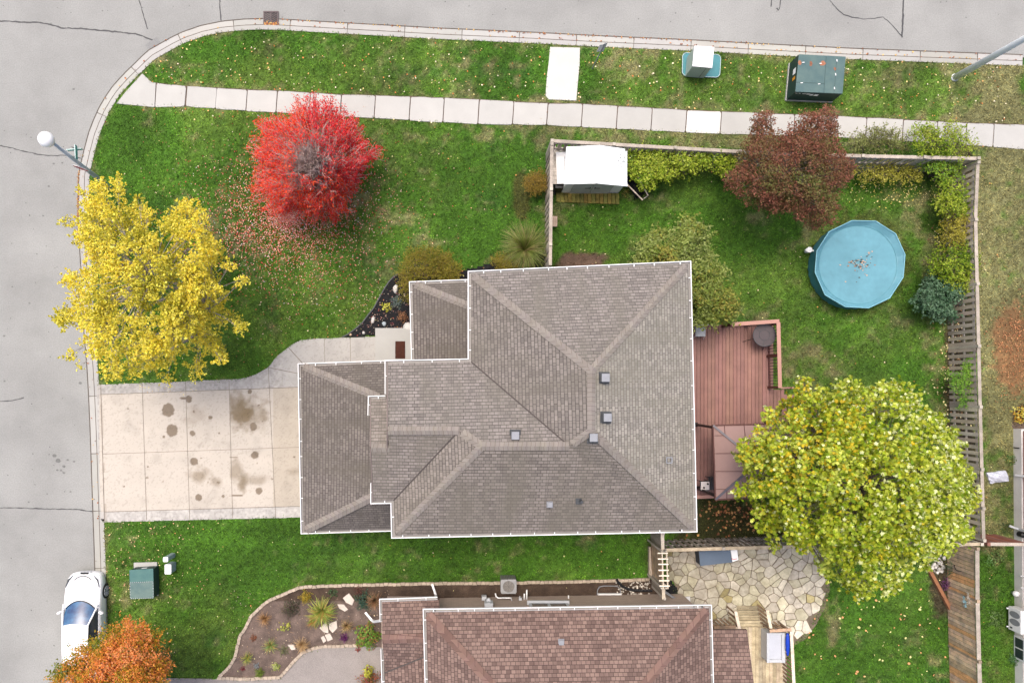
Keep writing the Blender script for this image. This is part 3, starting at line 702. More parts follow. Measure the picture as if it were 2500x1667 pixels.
def pick(pal, n, w=None):
    pal = np.array(pal, float); i = RNG.choice(len(pal), n, p=w); return np.clip(pal[i] * RNG.uniform(.8, 1.2, (n, 1)), 0, 1)
def litter():
    xs, ys, ss, cs = [], [], [], []
    def addp(x, y, s, c): xs.append(x); ys.append(y); ss.append(s); cs.append(c)
    # under and beside the red tree
    n = 9500; a = RNG.uniform(0, 2 * math.pi, n); r = np.abs(RNG.normal(0, 1, n))
    x = 705 + np.cos(a) * r * 125; y = 530 + np.sin(a) * r * 95; kk_ = (RNG.random(n) < .72) | (r > .8); x = x[kk_]; y = y[kk_]; n = len(x)
    pal = [(.62, .25, .20), (.72, .48, .40), (.52, .10, .08), (.38, .035, .03), (.66, .36, .22), (.24, .02, .02), (.5, .42, .46)]
    addp(x, y, RNG.uniform(.03, .062, n), pick(pal, n, [.28, .14, .2, .14, .1, .08, .06]))
    n = 1700; x = RNG.normal(640, 210, n); y = RNG.normal(600, 170, n)
    addp(x, y, RNG.uniform(.025, .05, n), pick([(.62, .5, .2), (.6, .5, .36), (.55, .2, .08), (.5, .12, .1)], n))
    n = 900; x = RNG.uniform(330, 2460, n); y = RNG.uniform(85, 300, n)
    addp(x, y, RNG.uniform(.03, .085, n), pick([(.75, .42, .16), (.7, .6, .25), (.6, .2, .06), (.8, .7, .5)], n))
    n = 900; x = RNG.uniform(250, 2460, n); y = RNG.uniform(290, 1640, n)
    addp(x, y, RNG.uniform(.025, .07, n), pick([(.7, .65, .3), (.75, .6, .4), (.65, .3, .1)], n))
    n = 260; x = RNG.normal(360, 90, n); y = RNG.normal(1360, 90, n)
    addp(x, y, RNG.uniform(.03, .06, n), pick([(.8, .65, .3), (.75, .4, .25)], n))
    n = 260; x = RNG.normal(1800, 60, n); y = RNG.normal(1262, 28, n)
    addp(x, y, RNG.uniform(.05, .14, n), pick([(.26, .10, .04), (.34, .16, .07), (.13, .05, .025), (.5, .28, .1)], n))
    n = 800; x = RNG.normal(2325, 22, n); y = RNG.uniform(430, 1050, n)
    addp(x, y, RNG.uniform(.03, .09, n), pick([(.75, .65, .3), (.3, .17, .08), (.8, .7, .4), (.15, .08, .04)], n))
    n = 300; x = RNG.normal(2200, 80, n); y = RNG.normal(460, 20, n)
    addp(x, y, RNG.uniform(.03, .07, n), pick([(.75, .65, .3), (.6, .5, .12)], n))
    n = 900; x = RNG.normal(2490, 34, n); y = RNG.normal(850, 60, n)
    addp(x, y, RNG.uniform(.03, .06, n), pick([(.4, .15, .06), (.5, .25, .12), (.25, .1, .05)], n))
    n = 70; x = RNG.uniform(1960, 2310, n); y = RNG.uniform(1420, 1660, n)
    addp(x, y, RNG.uniform(.06, .13, n), pick([(.7, .35, .15), (.75, .7, .3)], n))
    n = 260; x = RNG.uniform(560, 960, n); y = RNG.uniform(1440, 1640, n)
    addp(x, y, RNG.uniform(.025, .05, n), pick([(.4, .25, .15), (.5, .4, .3)], n))
    n = 250; x = RNG.uniform(860, 1000, n); y = RNG.uniform(700, 815, n)
    addp(x, y, RNG.uniform(.02, .04, n), pick([(.6, .3, .25), (.6, .5, .4)], n))
    x = np.concatenate(xs); y = np.concatenate(ys); s = np.concatenate(ss); c = np.concatenate(cs)
    k = inpoly(x, y, offset(curb, 26) + [(3400, 2300)])
    for pl in (walk_poly, conn_poly, drive_poly, agg_poly, patio_poly): k &= ~inpoly(x, y, pl)
    x, y, s, c = x[k], y[k], s[k], c[k]; z = np.full(len(x), .15)
    # a few on paving, in gutters and on the basin grate
    def extra(n, fx, fy, sz, pal, zz):
        nonlocal x, y, s, c, z
        x = np.concatenate([x, fx]); y = np.concatenate([y, fy]); s = np.concatenate([s, RNG.uniform(*sz, n)]); c = np.concatenate([c, pick(pal, n)]); z = np.concatenate([z, np.full(n, zz)])
    br = [(.3, .1, .04), (.45, .2, .08), (.2, .09, .05), (.6, .38, .12)]
    n = 260; i = RNG.integers(0, len(fine_curb), n); i = np.where(RNG.random(n) < .5, RNG.integers(250, len(fine_curb), n), i)
    fo = offset(fine_curb, 12); fc = np.array([fo[j] if j % 3 else fine_curb[j] for j in i])
    extra(n, fc[:, 0] + RNG.normal(0, 3, n), fc[:, 1] + RNG.normal(0, 1.5, n), (.03, .08), br, .045)
    n = 170; extra(n, RNG.uniform(644, 680, n), RNG.normal(61, 3.5, n), (.04, .08), [(.6, .25, .06), (.7, .45, .12), (.35, .12, .05)], .05)
    n = 40; extra(n, RNG.uniform(260, 480, n), RNG.normal(945, 12, n), (.03, .06), [(.7, .6, .2), (.5, .35, .2)], .14)
    n = 420; yy_ = RNG.uniform(415, 590, n); extra(n, np.interp(yy_, [412, 430, 540, 656], [194, 191, 190, 197]) + RNG.normal(0, 1.3, n), yy_, (.02, .05), br, .03)
    n = 160; i_ = RNG.integers(60, 190, n); extra(n, np.array([fine_curb[-j][0] for j in i_]) + RNG.normal(0, 2, n), np.array([fine_curb[-j][1] for j in i_]) + RNG.normal(0, 1.2, n), (.03, .08), br, .03)
    n = 30; extra(n, RNG.uniform(380, 2450, n), RNG.uniform(210, 360, n), (.02, .04), br, .15)
    
    kk = (1 - z / H) / S
    P0 = np.stack([(x - NX) * kk, (NY - y) * kk, z], 1)
    nrm = RNG.normal(0, .35, (len(x), 3)); nrm[:, 2] = 1
    V, F, C = leaf_quads(P0, nrm, s, c, .85, 'oval')
    tag(npmesh('fallen_leaves', V, F, C, m_litter), 'small red, pink and yellow fallen leaves scattered over the lawns', 'fallen leaves', kind='stuff')
litter()

# ------------------------------------------------------------------ trees and plants
def tree(name, label, cat, sil, z0, z1, nl, leaves, size, pal, lobe_r=.5, trunk_r=.14, group=None, shape='diamond', limbs=6, dome=120, up=.9, seed=0, under=.35, center=None, squash=.7, bark=None, tw=5, barew=0, aspect=.7, dark=None, mat=None, crownname='crown', out=1.0, spray=.5, sl=1.55, pvar=.22, accent=None, gap=.0, tips=()):
    rr = random.Random(seed); bark = bark or m_bark
    xs = [p[0] for p in sil]; ys = [p[1] for p in sil]
    cx, cy = center or ((min(xs) + max(xs)) / 2, (min(ys) + max(ys)) / 2)
    zm = (z0 + z1) / 2
    c0 = P(cx, cy, zm); base = Vector((c0.x, c0.y, LZ))
    root = thing(name, label, cat, base, group)
    lob = [(x, y, z0 + (z1 - z0) * rr.uniform(.4, .65), lobe_r * .75) for x, y in tips]; tries = 0
    while len(lob) < nl and tries < nl * 60:
        tries += 1
        x, y = rr.uniform(min(xs), max(xs)), rr.uniform(min(ys), max(ys))
        if not inpoly(np.array([x]), np.array([y]), sil)[0]: continue
        d = float(edged(np.array([x]), np.array([y]), sil)[0])
        r = lobe_r * rr.uniform(.55, 1.15)
        if d < r * S * .62: 
            if rr.random() > .3: continue
            r *= .5
        if d < 75 and float(fbm(np.array([x / 55.0]), np.array([y / 55.0]), seed + 90, 2)[0]) < gap: continue
        if any((x - a[0]) ** 2 + (y - a[1]) ** 2 < (S * .55 * min(r, a[3])) ** 2 for a in lob if rr.random() < .8): continue
        q = 1 - min(1, d / dome)
        z = z0 + (z1 - z0) * math.sqrt(max(0, 1 - q * q)) * rr.uniform(.82, 1.0)
        if rr.random() < under: z = z0 + (z - z0) * rr.uniform(.1, .7)
        lob.append((x, y, z, r))
    # limbs
    mb = MB()
    fork = base + Vector((0, 0, max(.3, z0 * .75)))
    tr = trunk_r
    mb.tube([base - Vector((0, 0, .1)), base + Vector((.02, .03, (fork.z - LZ) * .5)), fork], [tr * 1.25, tr, tr * .9], 10)
    paths = []
    for k in range(limbs):
        a = 2 * math.pi * k / limbs + rr.uniform(-.3, .3)
        cand = [l for l in lob if abs((math.atan2(-(l[1] - cy), l[0] - cx) - a + math.pi) % (2 * math.pi) - math.pi) < math.pi / limbs * 1.2]
        if not cand: continue
        t = max(cand, key=lambda l: (l[0] - cx) ** 2 + (l[1] - cy) ** 2); T = P(cx + (t[0] - cx) * .7, cy + (t[1] - cy) * .7, z0 + (t[2] - z0) * .8)
        pts = [fork]
        for i in range(1, 7):
            f = i / 6; p = fork.lerp(T, f * .9); p.z += math.sin(f * math.pi) * (z1 - z0) * .12
            pts.append(p + Vector((rr.uniform(-.1, .1), rr.uniform(-.1, .1), rr.uniform(-.08, .08))))
        mb.tube(pts, [tr * .5 * (1 - .9 * i / 6) + .006 for i in range(7)], 6); paths += pts[1:]
    top = P(cx, cy, z0 + (z1 - z0) * .6); pts = [fork.lerp(top, i / 5) + Vector((rr.uniform(-.1, .1), rr.uniform(-.1, .1), 0)) for i in range(6)]; pts[0] = fork
    mb.tube(pts, [tr * .65 * (1 - .8 * i / 5) for i in range(6)], 6); paths += pts[1:]
    for l in lob:
        T = P(l[0], l[1], l[2]); n = min(paths, key=lambda p: (p - T).length + max(0, p.z - T.z) * .8)
        mid = n.lerp(T, .5) + Vector((rr.uniform(-.06, .06), rr.uniform(-.06, .06), .05))
        mb.tube([n, mid, T], [.022, .014, .006], 4, False)
        for _ in range(tw):
            d = Vector((rr.gauss(0, 1), rr.gauss(0, 1), rr.uniform(-.2, 1))).normalized() * l[3] * rr.uniform(.6, 1.0)
            mb.tube([T.lerp(mid, rr.uniform(0, .6)), T + d], [.006, .003], 3, False)
    mb.build('trunk', bark, root, smooth=True)
    # leaves
    L = np.array([[*P(l[0], l[1], l[2]), l[3]] for l in lob]); w = L[:, 3] ** 2; w /= w.sum()
    idx = RNG.choice(len(L), leaves, p=w)
    d = RNG.normal(size=(leaves, 3)); d /= np.linalg.norm(d, axis=1)[:, None]; d[:, 2] = np.abs(d[:, 2]) * np.where(RNG.random(leaves) < .8, 1, -.6)
    rad = RNG.uniform(.25, 1.0, leaves) ** .6 * np.where(RNG.random(leaves) < .08, 1.25, 1) * out
    Pn = L[idx, :3] + d * (rad * L[idx, 3])[:, None] * np.array([1, 1, squash])
    # leafy sprays reaching out of each lobe
    K = 9; dv = RNG.normal(size=(len(L), K, 3)); dv[:, :, 2] = np.abs(dv[:, :, 2]) * .6
    outv = L[:, None, :3] - np.array([[[c0.x, c0.y, zm]]]); outv = outv / (np.linalg.norm(outv, axis=2, keepdims=True) + .01); dv = dv / np.linalg.norm(dv, axis=2, keepdims=True) + outv * .55; dv /= np.linalg.norm(dv, axis=2, keepdims=True)
    ki = RNG.integers(0, K, leaves); tt = RNG.uniform(.35, 1, leaves) ** .8; ln = RNG.uniform(.75, 1.25, (len(L), K))[idx, ki]
    sp = L[idx, :3] + dv[idx, ki] * (tt * ln * sl * L[idx, 3])[:, None] * np.array([1, 1, squash]) + RNG.normal(0, .05, (leaves, 3)) * (1.3 - tt)[:, None]
    us = RNG.random(leaves) < spray; Pn = np.where(us[:, None], sp, Pn)
    lh = RNG.random(len(L)); pal = np.array(pal, float); npal = len(pal)
    px = Pn[:, 0]; py = Pn[:, 1]
    reg = fbm(px * .8 + 50, py * .8 + 50, seed, 2)
    h = np.clip(reg * .9 + (lh[idx] - .5) * .45 + RNG.normal(0, pvar, leaves), 0, .999) * (npal - 1)
    i0 = h.astype(int); f = (h - i0)[:, None]
    C = pal[i0] * (1 - f) + pal[np.minimum(i0 + 1, npal - 1)] * f
    C = np.clip(C * RNG.uniform(.7, 1.25, (leaves, 1)), 0, .95)
    if accent:
        for col, frac, fn in accent:
            m = RNG.random(leaves) < frac * fn(px, py); C[m] = np.array(col) * RNG.uniform(.75, 1.2, (m.sum(), 1))
    nrm = d * .7 + RNG.normal(0, .55, (leaves, 3)); nrm[:, 2] += up
    V, F, CC = leaf_quads(Pn, nrm, RNG.uniform(size[0], size[1], leaves), C, aspect, shape)
    npmesh(crownname, V, F, CC, mat or m_leaf, root)
    return root
def ell(cx, cy, rx, ry, n=18, j=.12, seed=0):
    r = random.Random(seed)
    return [(cx + math.cos(2 * math.pi * i / n) * rx * r.uniform(1 - j, 1 + j), cy + math.sin(2 * math.pi * i / n) * ry * r.uniform(1 - j, 1 + j)) for i in range(n)]

yellow_sil = [(238, 432), (262, 455), (275, 470), (285, 445), (295, 430), (307, 480), (325, 500), (340, 478), (358, 515), (385, 505), (415, 520), (435, 515), (452, 487), (470, 515), (482, 498), (512, 535), (520, 565), (552, 590), (550, 620), (585, 625), (565, 645), (545, 660), (575, 680), (603, 665), (600, 690), (560, 715), (545, 745), (570, 765), (603, 795), (595, 810), (560, 800), (545, 830), (557, 860), (537, 892), (500, 875), (480, 925), (455, 932), (430, 915), (400, 940), (370, 920), (345, 935), (300, 930), (255, 935), (245, 900), (215, 905), (185, 895), (200, 870), (180, 850), (160, 820), (140, 770), (160, 750), (190, 745), (178, 720), (150, 690), (165, 665), (200, 660), (187, 620), (175, 600), (190, 565), (150, 537), (165, 520), (195, 530), (200, 480), (215, 450)]
tree('birch_tree', 'large yellow-leaved street tree over the road kerb beside the driveway', 'tree', yellow_sil, 2.6, 7.2, 360, 52000, (.055, .10),
     [(.34, .33, .03), (.60, .53, .04), (.78, .68, .07), (.90, .80, .15), (.82, .60, .04), (.88, .75, .07)], .29, .13, dome=150, seed=2, under=.42, squash=.75, shape='oval', bark=M('pale_bark', (.36, .32, .29), .8, .3, 8), up=.55, tw=5, spray=.6, sl=1.6, pvar=.24, gap=.33, tips=[(248, 455), (252, 480), (290, 450), (292, 475), (338, 492), (360, 525), (455, 502), (478, 512), (560, 650), (588, 688), (585, 800), (168, 545), (155, 770), (172, 865), (540, 880), (225, 500), (240, 520)])
maple_sil = [(1805, 1085), (1840, 1060), (1870, 1010), (1915, 980), (1950, 940), (2000, 945), (2060, 935), (2100, 925), (2150, 935), (2170, 928), (2225, 945), (2240, 985), (2280, 995), (2305, 1040), (2330, 1045), (2350, 1100), (2365, 1160), (2380, 1185), (2392, 1210), (2360, 1255), (2370, 1300), (2345, 1320), (2320, 1360), (2265, 1390), (2215, 1395), (2210, 1435), (2130, 1462), (2080, 1450), (2040, 1412), (1975, 1388), (1930, 1350), (1880, 1335), (1850, 1290), (1808, 1250), (1797, 1190), (1835, 1160), (1800, 1120)]
tree('maple_tree', 'broad yellow-green maple with large leaves overhanging the deck gazebo', 'tree', maple_sil, 3.4, 8.2, 400, 40000, (.10, .17),
     [(.46, .47, .03), (.15, .26, .01), (.34, .43, .02), (.50, .57, .05), (.70, .74, .16), (.20, .32, .015), (.58, .63, .09)], .42, .17, dome=210, seed=3, under=.35, shape='maple', up=.3, spray=.5, sl=1.25, pvar=.24, gap=.38, tips=[(1822, 1088), (1850, 1068), (1812, 1195), (1880, 1015), (1960, 945)],
     accent=[((.70, .52, .03), .20, lambda x, y: np.clip((14.5 - x) / 3.5, .06, 1) * np.clip((y + 4.5) / 3, .15, 1)), ((.84, .88, .45), .17, lambda x, y: np.clip((x - 11) / 4, .25, 1))])
burg_sil = [(1830, 292), (1850, 280), (1880, 276), (1878, 320), (1905, 335), (1918, 300), (1935, 305), (1960, 268), (1990, 285), (2010, 262), (2037, 262), (2045, 300), (2042, 335), (2052, 372), (2082, 400), (2075, 440), (2040, 480), (2060, 500), (2030, 540), (1985, 560), (1950, 540), (1900, 520), (1860, 512), (1800, 485), (1770, 452), (1760, 422), (1800, 400), (1812, 350), (1832, 330)]
tree('crabapple_tree', 'burgundy and rust coloured tree leaning over the wooden fence and pavement', 'tree', burg_sil, 2.0, 4.8, 300, 44000, (.045, .08),
     [(.17, .21, .05), (.22, .17, .06), (.19, .10, .045), (.25, .10, .06), (.42, .16, .11), (.20, .15, .06)], .33, .07, dome=120, seed=5, under=.3, up=.4, spray=.5, sl=1.35, pvar=.13, tips=[(1850, 300), (1872, 290), (1995, 285), (2028, 275), (2030, 300), (1780, 435), (2068, 425)])
orange_sil = [(108, 1690), (125, 1625), (165, 1603), (205, 1572), (245, 1532), (300, 1509), (350, 1522), (385, 1547), (398, 1578), (420, 1602), (412, 1650), (402, 1720), (330, 1780), (230, 1800), (130, 1760)]
tree('young_maple_tree', 'orange and green street tree covering the rear of the white car', 'tree', orange_sil, 2.2, 5.0, 190, 40000, (.055, .09),
     [(.14, .20, .012), (.30, .27, .02), (.60, .30, .03), (.78, .25, .06), (.82, .38, .16), (.34, .30, .02)], .40, .11, dome=130, seed=6, under=.15, up=.6, spray=.25, pvar=.12)
rhod_sil = [(1535, 640), (1560, 590), (1600, 558), (1650, 542), (1680, 526), (1720, 540), (1735, 570), (1730, 600), (1762, 640), (1775, 680), (1810, 725), (1806, 770), (1780, 790), (1722, 788), (1700, 815), (1660, 800), (1640, 700), (1600, 680)]
tree('rhododendron', 'tall pale-green bushy shrub wrapped round the corner of the grey-roofed house', 'shrub', rhod_sil, 1.2, 3.6, 130, 17000, (.10, .16),
     [(.38, .34, .07), (.18, .25, .04), (.26, .32, .07), (.36, .41, .13), (.13, .20, .03)], .36, .08, dome=90, seed=8, under=.3, aspect=.45, up=.7, crownname='foliage', spray=.25, pvar=.16)
# red tree: bare grey twigs in the middle, scarlet leaves round the rim
def red_tree():
    cx, cy = 757, 390; rr = random.Random(4)
    c0 = P(cx, cy, 3.6); base = Vector((c0.x, c0.y, LZ))
    root = thing('red_maple_tree', 'scarlet autumn tree with bare grey twigs at its middle, on the front lawn', 'tree', base)
    mb = MB(); mb.tint(1.0); fork = base + Vector((0, 0, 1.4)); mb.tube([base - Vector((0, 0, .1)), fork], [.13, .10], 10)
    trunk = mb.build('trunk', m_twig, root, smooth=True)
    tw = MB(); pts_l = []; rads = []
    rad = lambda a: 139 * (1 + .09 * math.sin(5 * a + 1) + .05 * math.sin(11 * a) + .04 * math.sin(2 * a)) * (.97 if abs(math.sin(a)) < .5 else 1)
    for k in range(1000):
        a = rr.uniform(0, 2 * math.pi); q = rr.random() ** .55 if k < 760 else rr.uniform(.05, .55)
        if k % 3 == 0 and k < 760: q = rr.uniform(.85, 1.13)
        r = rad(a) * q; z = 5.4 * (1 - .62 * q ** 2.2) * rr.uniform(.86, 1.03) if q > .2 else rr.uniform(4.4, 5.3)
        T = P(cx + math.cos(a) * r, cy - math.sin(a) * r, z)
        f0 = fork + Vector((math.cos(a), math.sin(a), 0)) * rr.uniform(.0, .25) + Vector((0, 0, rr.uniform(-.3, .8) * (1 - q * .8)))
        mid = f0.lerp(T, .5); mid += Vector((0, 0, rr.uniform(.0, .35))) - Vector((math.cos(a), math.sin(a), 0)) * .2 * (1 - q)
        tt = rr.uniform(.85, 1.45); tw.tint(tt, tt * rr.uniform(.93, 1.0), tt * rr.uniform(.9, 1.0))
        path = [f0, f0.lerp(mid, .5) + Vector((rr.uniform(-.05, .05), rr.uniform(-.05, .05), 0)), mid, mid.lerp(T, .55) + Vector((rr.uniform(-.06, .06), rr.uniform(-.06, .06), rr.uniform(-.04, .06))), T]
        th = rr.uniform(.7, 1.35)
        tw.tube(path, [.020 * th, .015 * th, .010 * th, .007, .003], 3, False)
        d = (T - mid)
        for _ in range(5):
            s = rr.uniform(.15, .95); o = mid.lerp(T, s)
            v = (d.normalized() + Vector((rr.gauss(0, .45), rr.gauss(0, .45), rr.uniform(0, .6)))).normalized() * rr.uniform(.18, .42)
            tw.tube([o, o + v * .5 + Vector((0, 0, .02)), o + v], [.009, .007, .004], 3, False)
            if q > .66 or (q < .3 and rr.random() < .0): pts_l.append(((o + v), q, a)); pts_l.append((o + v * .6, q, a))
        if .36 < q <= .62:
            for _ in range(5): pts_l.append((mid.lerp(T, rr.uniform(.6, 1.05)), q, a))
        if q > .62:
            for _ in range(int(26 * min(1, (q - .52) * 3.5))):
                pts_l.append((mid.lerp(T, rr.uniform(.35, 1.06)), q, a))
    # a few leafy patches inside
    for (x, y) in ((787, 380), (790, 408), (744, 440), (770, 305), (820, 300), (725, 330), (775, 350)):
        for _ in range(16): pts_l.append((P(x + rr.gauss(0, 7), y + rr.gauss(0, 7), 4.6), .3, 0))
    tw.build('branches', m_twig, root, smooth=True)
    B = np.array([list(p[0]) for p in pts_l]); q = np.array([p[1] for p in pts_l]); a = np.array([p[2] for p in pts_l])
    n = 56000; i = RNG.integers(0, len(B), n)
    Pn = B[i] + RNG.normal(0, .05, (n, 3)); 
    pal = np.array([(.62, .02, .035), (.80, .035, .04), (.88, .07, .03), (.90, .15, .04), (.55, .03, .06), (.80, .14, .14)])
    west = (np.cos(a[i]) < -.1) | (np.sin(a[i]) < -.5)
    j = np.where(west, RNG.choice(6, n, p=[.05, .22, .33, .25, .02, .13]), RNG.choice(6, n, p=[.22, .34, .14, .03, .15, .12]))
    C = np.clip(pal[j] * RNG.uniform(.75, 1.2, (n, 1)), 0, 1)
    nrm = RNG.normal(0, .6, (n, 3)); nrm[:, 2] += .7
    V, F, CC = leaf_quads(Pn, nrm, RNG.uniform(.038, .068, n), C, .8, 'diamond')
    npmesh('crown', V, F, CC, m_leaf, root)
red_tree()

YG = [(.10, .19, .01), (.22, .33, .02), (.38, .48, .04), (.48, .52, .07), (.16, .26, .02)]
OL = [(.14, .14, .04), (.25, .28, .08), (.33, .36, .13), (.24, .20, .09)]
GOLD = [(.14, .15, .015), (.24, .21, .02), (.28, .20, .04), (.36, .33, .04), (.17, .19, .02)]
def bush(name, label, sil, z1, n, size, pal, lr=.25, seed=0, group=None, nl=60, z0=.35, cat='shrub', shape='diamond', dome=40, asp=.7, up=.7, tw=3, under=.25, spray=.6):
    return tree(name, label, cat, sil, z0, z1, nl, n, size, pal, lr, .03, group, shape, 4, dome, up, seed, under, aspect=asp, tw=tw, crownname='foliage', spray=spray, sl=1.95)
bush('hedge_shrub', 'bright yellow-green bush spreading between the white shed and the burgundy tree', [(1540, 368), (1620, 368), (1700, 372), (1790, 378), (1802, 400), (1765, 432), (1730, 410), (1700, 412), (1690, 432), (1655, 425), (1620, 448), (1570, 465), (1545, 440), (1535, 400)], 1.7, 10000, (.055, .10), YG, .26, 31, nl=110, z0=.7)
bush('hedge_shrub', 'olive sparse twiggy bush outside the fence beside the burgundy tree, over the pavement', [(2050, 345), (2095, 325), (2140, 312), (2180, 315), (2215, 335), (2220, 370), (2150, 380), (2060, 378)], 1.6, 4200, (.04, .07), OL, .26, 32, nl=60, tw=9)
bush('hedge_shrub', 'yellow-green twiggy bush arching over the pavement by the fence corner', [(2215, 330), (2250, 300), (2300, 296), (2345, 300), (2372, 330), (2370, 365), (2340, 395), (2280, 385), (2225, 378)], 2.0, 4600, (.045, .085), YG[:3] + [(.35, .33, .08)], .27, 33, nl=64, tw=12)
bush('hedge_shrub', 'small yellow-green bush inside the top fence, left of the fence corner', [(2080, 400), (2150, 396), (2200, 400), (2250, 420), (2230, 445), (2150, 445), (2100, 440), (2070, 425)], 1.3, 2600, (.05, .08), [(.25, .24, .03), (.42, .40, .05), (.55, .50, .10), (.22, .2, .05)], .22, 34, nl=46)
bush('hedge_shrub', 'bright green bush tucked inside the corner of the wooden fence', [(2250, 385), (2300, 375), (2345, 385), (2350, 430), (2320, 460), (2280, 450), (2250, 425)], 1.6, 2800, (.05, .09), [(.15, .3, .03), (.3, .45, .04), (.5, .5, .06)], .22, 35, nl=44)
bush('hedge_shrub', 'yellow-green bush on the right fence nearest its top corner', [(2284, 470), (2325, 452), (2368, 458), (2372, 515), (2335, 532), (2288, 520)], 1.7, 2600, (.055, .10), YG, .22, 36, nl=36, z0=.6)
bush('hedge_shrub', 'olive-yellow bush on the right fence level with the top of the pool', [(2305, 522), (2362, 522), (2376, 590), (2340, 612), (2298, 596), (2290, 550)], 1.6, 2600, (.05, .08), [(.28, .25, .03), (.45, .40, .06), (.35, .32, .05)], .22, 37, nl=36, z0=.6)
bush('hedge_shrub', 'long golden-green bush on the right fence directly above the blue-green bush', [(2288, 600), (2350, 584), (2380, 615), (2380, 705), (2355, 722), (2325, 698), (2282, 668), (2262, 640)], 1.6, 4200, (.055, .095), YG, .25, 38, nl=60, z0=.6)
bush('blue_green_bush', 'rounded grey-green bush with oval leaves between the pool and the right fence', ell(2292, 728, 58, 55, seed=4), 1.3, 5200, (.07, .11), [(.05, .12, .05), (.10, .19, .10), (.16, .26, .16), (.08, .15, .07)], .24, 39, nl=70, shape='oval')
bush('cedar_bush', 'feathery bright green shrub leaning on the right fence below the pool', [(2315, 900), (2350, 870), (2382, 870), (2386, 960), (2365, 985), (2345, 990), (2325, 950), (2312, 925)], 1.5, 3200, (.05, .09), [(.10, .25, .03), (.18, .38, .04), (.28, .45, .06)], .2, 40, nl=34, asp=.4, z0=.7)
bush('ball_bush', 'small round orange-brown clipped shrub outside the left fence', ell(1308, 447, 26, 25, 20, .05), 1.0, 5200, (.03, .05), [(.19, .15, .02), (.30, .20, .03), (.34, .23, .05), (.22, .17, .02)], .16, 41, nl=60, dome=26)
bush('golden_shrub', 'wide golden-green mounded shrub against the porch roof corner', [(973, 660), (985, 628), (1012, 612), (1050, 604), (1090, 614), (1110, 640), (1128, 660), (1100, 690), (1010, 690), (1006, 740), (990, 725), (975, 700)], 1.5, 13000, (.035, .06), GOLD, .24, 42, nl=100, dome=40)
bush('low_gold_shrub', 'low olive-gold shrub tucked below the spiky grass at the house wall', ell(1238, 642, 34, 22, 14, .1), .8, 3000, (.035, .055), GOLD, .18, 43, nl=34)

def tuft(name, label, px, py, r, z=LZ, n=120, w=.015, pal=((.2, .3, .05),), hh=.5, group=None, seed=0, cat='plant', droop=.5, parts=False):
    rr = random.Random(seed); base = P(px, py, z)
    vs = []; fs = []; cs = []
    R_ = r / S
    for k in range(n):
        a = rr.uniform(0, 2 * math.pi); L = R_ * rr.uniform(.45, 1.05); h = hh * rr.uniform(.5, 1)
        c = np.array(rr.choice(pal)) * rr.uniform(.7, 1.25); ca, sa = math.cos(a), math.sin(a); ww = w * rr.uniform(.6, 1.2)
        o = len(vs); seg = 4; bend = rr.uniform(-.25, .25)
        for i in range(seg + 1):
            t = i / seg; rad_ = L * t ** 1.1; zz = h * (math.sin(t * math.pi * (.55 + droop * .35))); wd = ww * (1 - t * .85)
            aa = a + bend * t; x = math.cos(aa) * rad_ + rr.uniform(-.1, .1) * 0; y = math.sin(aa) * rad_
            ox, oy = ca * .03 * rr.random(), sa * .03 * rr.random()
            vs += [(base.x + x - sa * wd + ox, base.y + y + ca * wd + oy, base.z + zz), (base.x + x + sa * wd + ox, base.y + y - ca * wd + oy, base.z + zz)]
            cs += [c, c]
        for i in range(seg): fs.append((o + 2 * i, o + 2 * i + 1, o + 2 * i + 3, o + 2 * i + 2))
    off = np.array(base)
    o = npmesh(name, np.array(vs) - off, np.array(fs), np.clip(np.array(cs), 0, 1), m_leaf); o.location = base
    return tag(o, label, cat, group)
def clump(name, label, px, py, r, n=300, size=(.04, .07), pal=((.2, .3, .05),), hh=.35, seed=0, cat='plant', group=None, asp=.6, z=LZ, shape='diamond', up=.9):
    base = P(px, py, z); R_ = r / S
    d = RNG.normal(size=(n, 3)); d /= np.linalg.norm(d, axis=1)[:, None]; d[:, 2] = np.abs(d[:, 2])
    q = RNG.uniform(.3, 1, n) ** .6
    wob = 1 + .25 * np.sin(np.arctan2(d[:, 1], d[:, 0]) * 5 + seed)
    Pn = d * q[:, None] * np.array([R_, R_, hh]); Pn[:, :2] *= wob[:, None]
    C = pick(pal, n); nrm = d + RNG.normal(0, .4, (n, 3)); nrm[:, 2] += up
    V, F, CC = leaf_quads(Pn, nrm, RNG.uniform(*size, n), C, asp, 'diamond')
    ns = max(14, n // 4); ii = RNG.integers(0, n, ns); tip = Pn[ii]; sd = np.stack([-tip[:, 1], tip[:, 0], np.zeros(ns)], 1); sd /= np.linalg.norm(sd, axis=1)[:, None] + 1e-6
    SV = np.stack([sd * .006, -sd * .006, tip - sd * .003, tip + sd * .003], 1); SV[:, :2, 2] -= .02
    F = np.concatenate([F, np.arange(ns * 4).reshape(ns, 4) + len(V)]); V = np.concatenate([V, SV.reshape(-1, 3)]); CC = np.concatenate([CC, np.repeat(C[ii] * .7, 4, 0)])
    o = npmesh(name, V, F, CC, m_leaf); o.location = base
    return tag(o, label, cat, group)
tuft('ornamental_grass', 'large spiky green and tan ornamental grass beside the left fence', 1280, 612, 70, n=900, w=.012, pal=[(.16, .22, .04), (.24, .28, .06), (.32, .26, .11), (.12, .16, .03), (.22, .27, .06)], hh=1.0, seed=5, cat='ornamental grass')
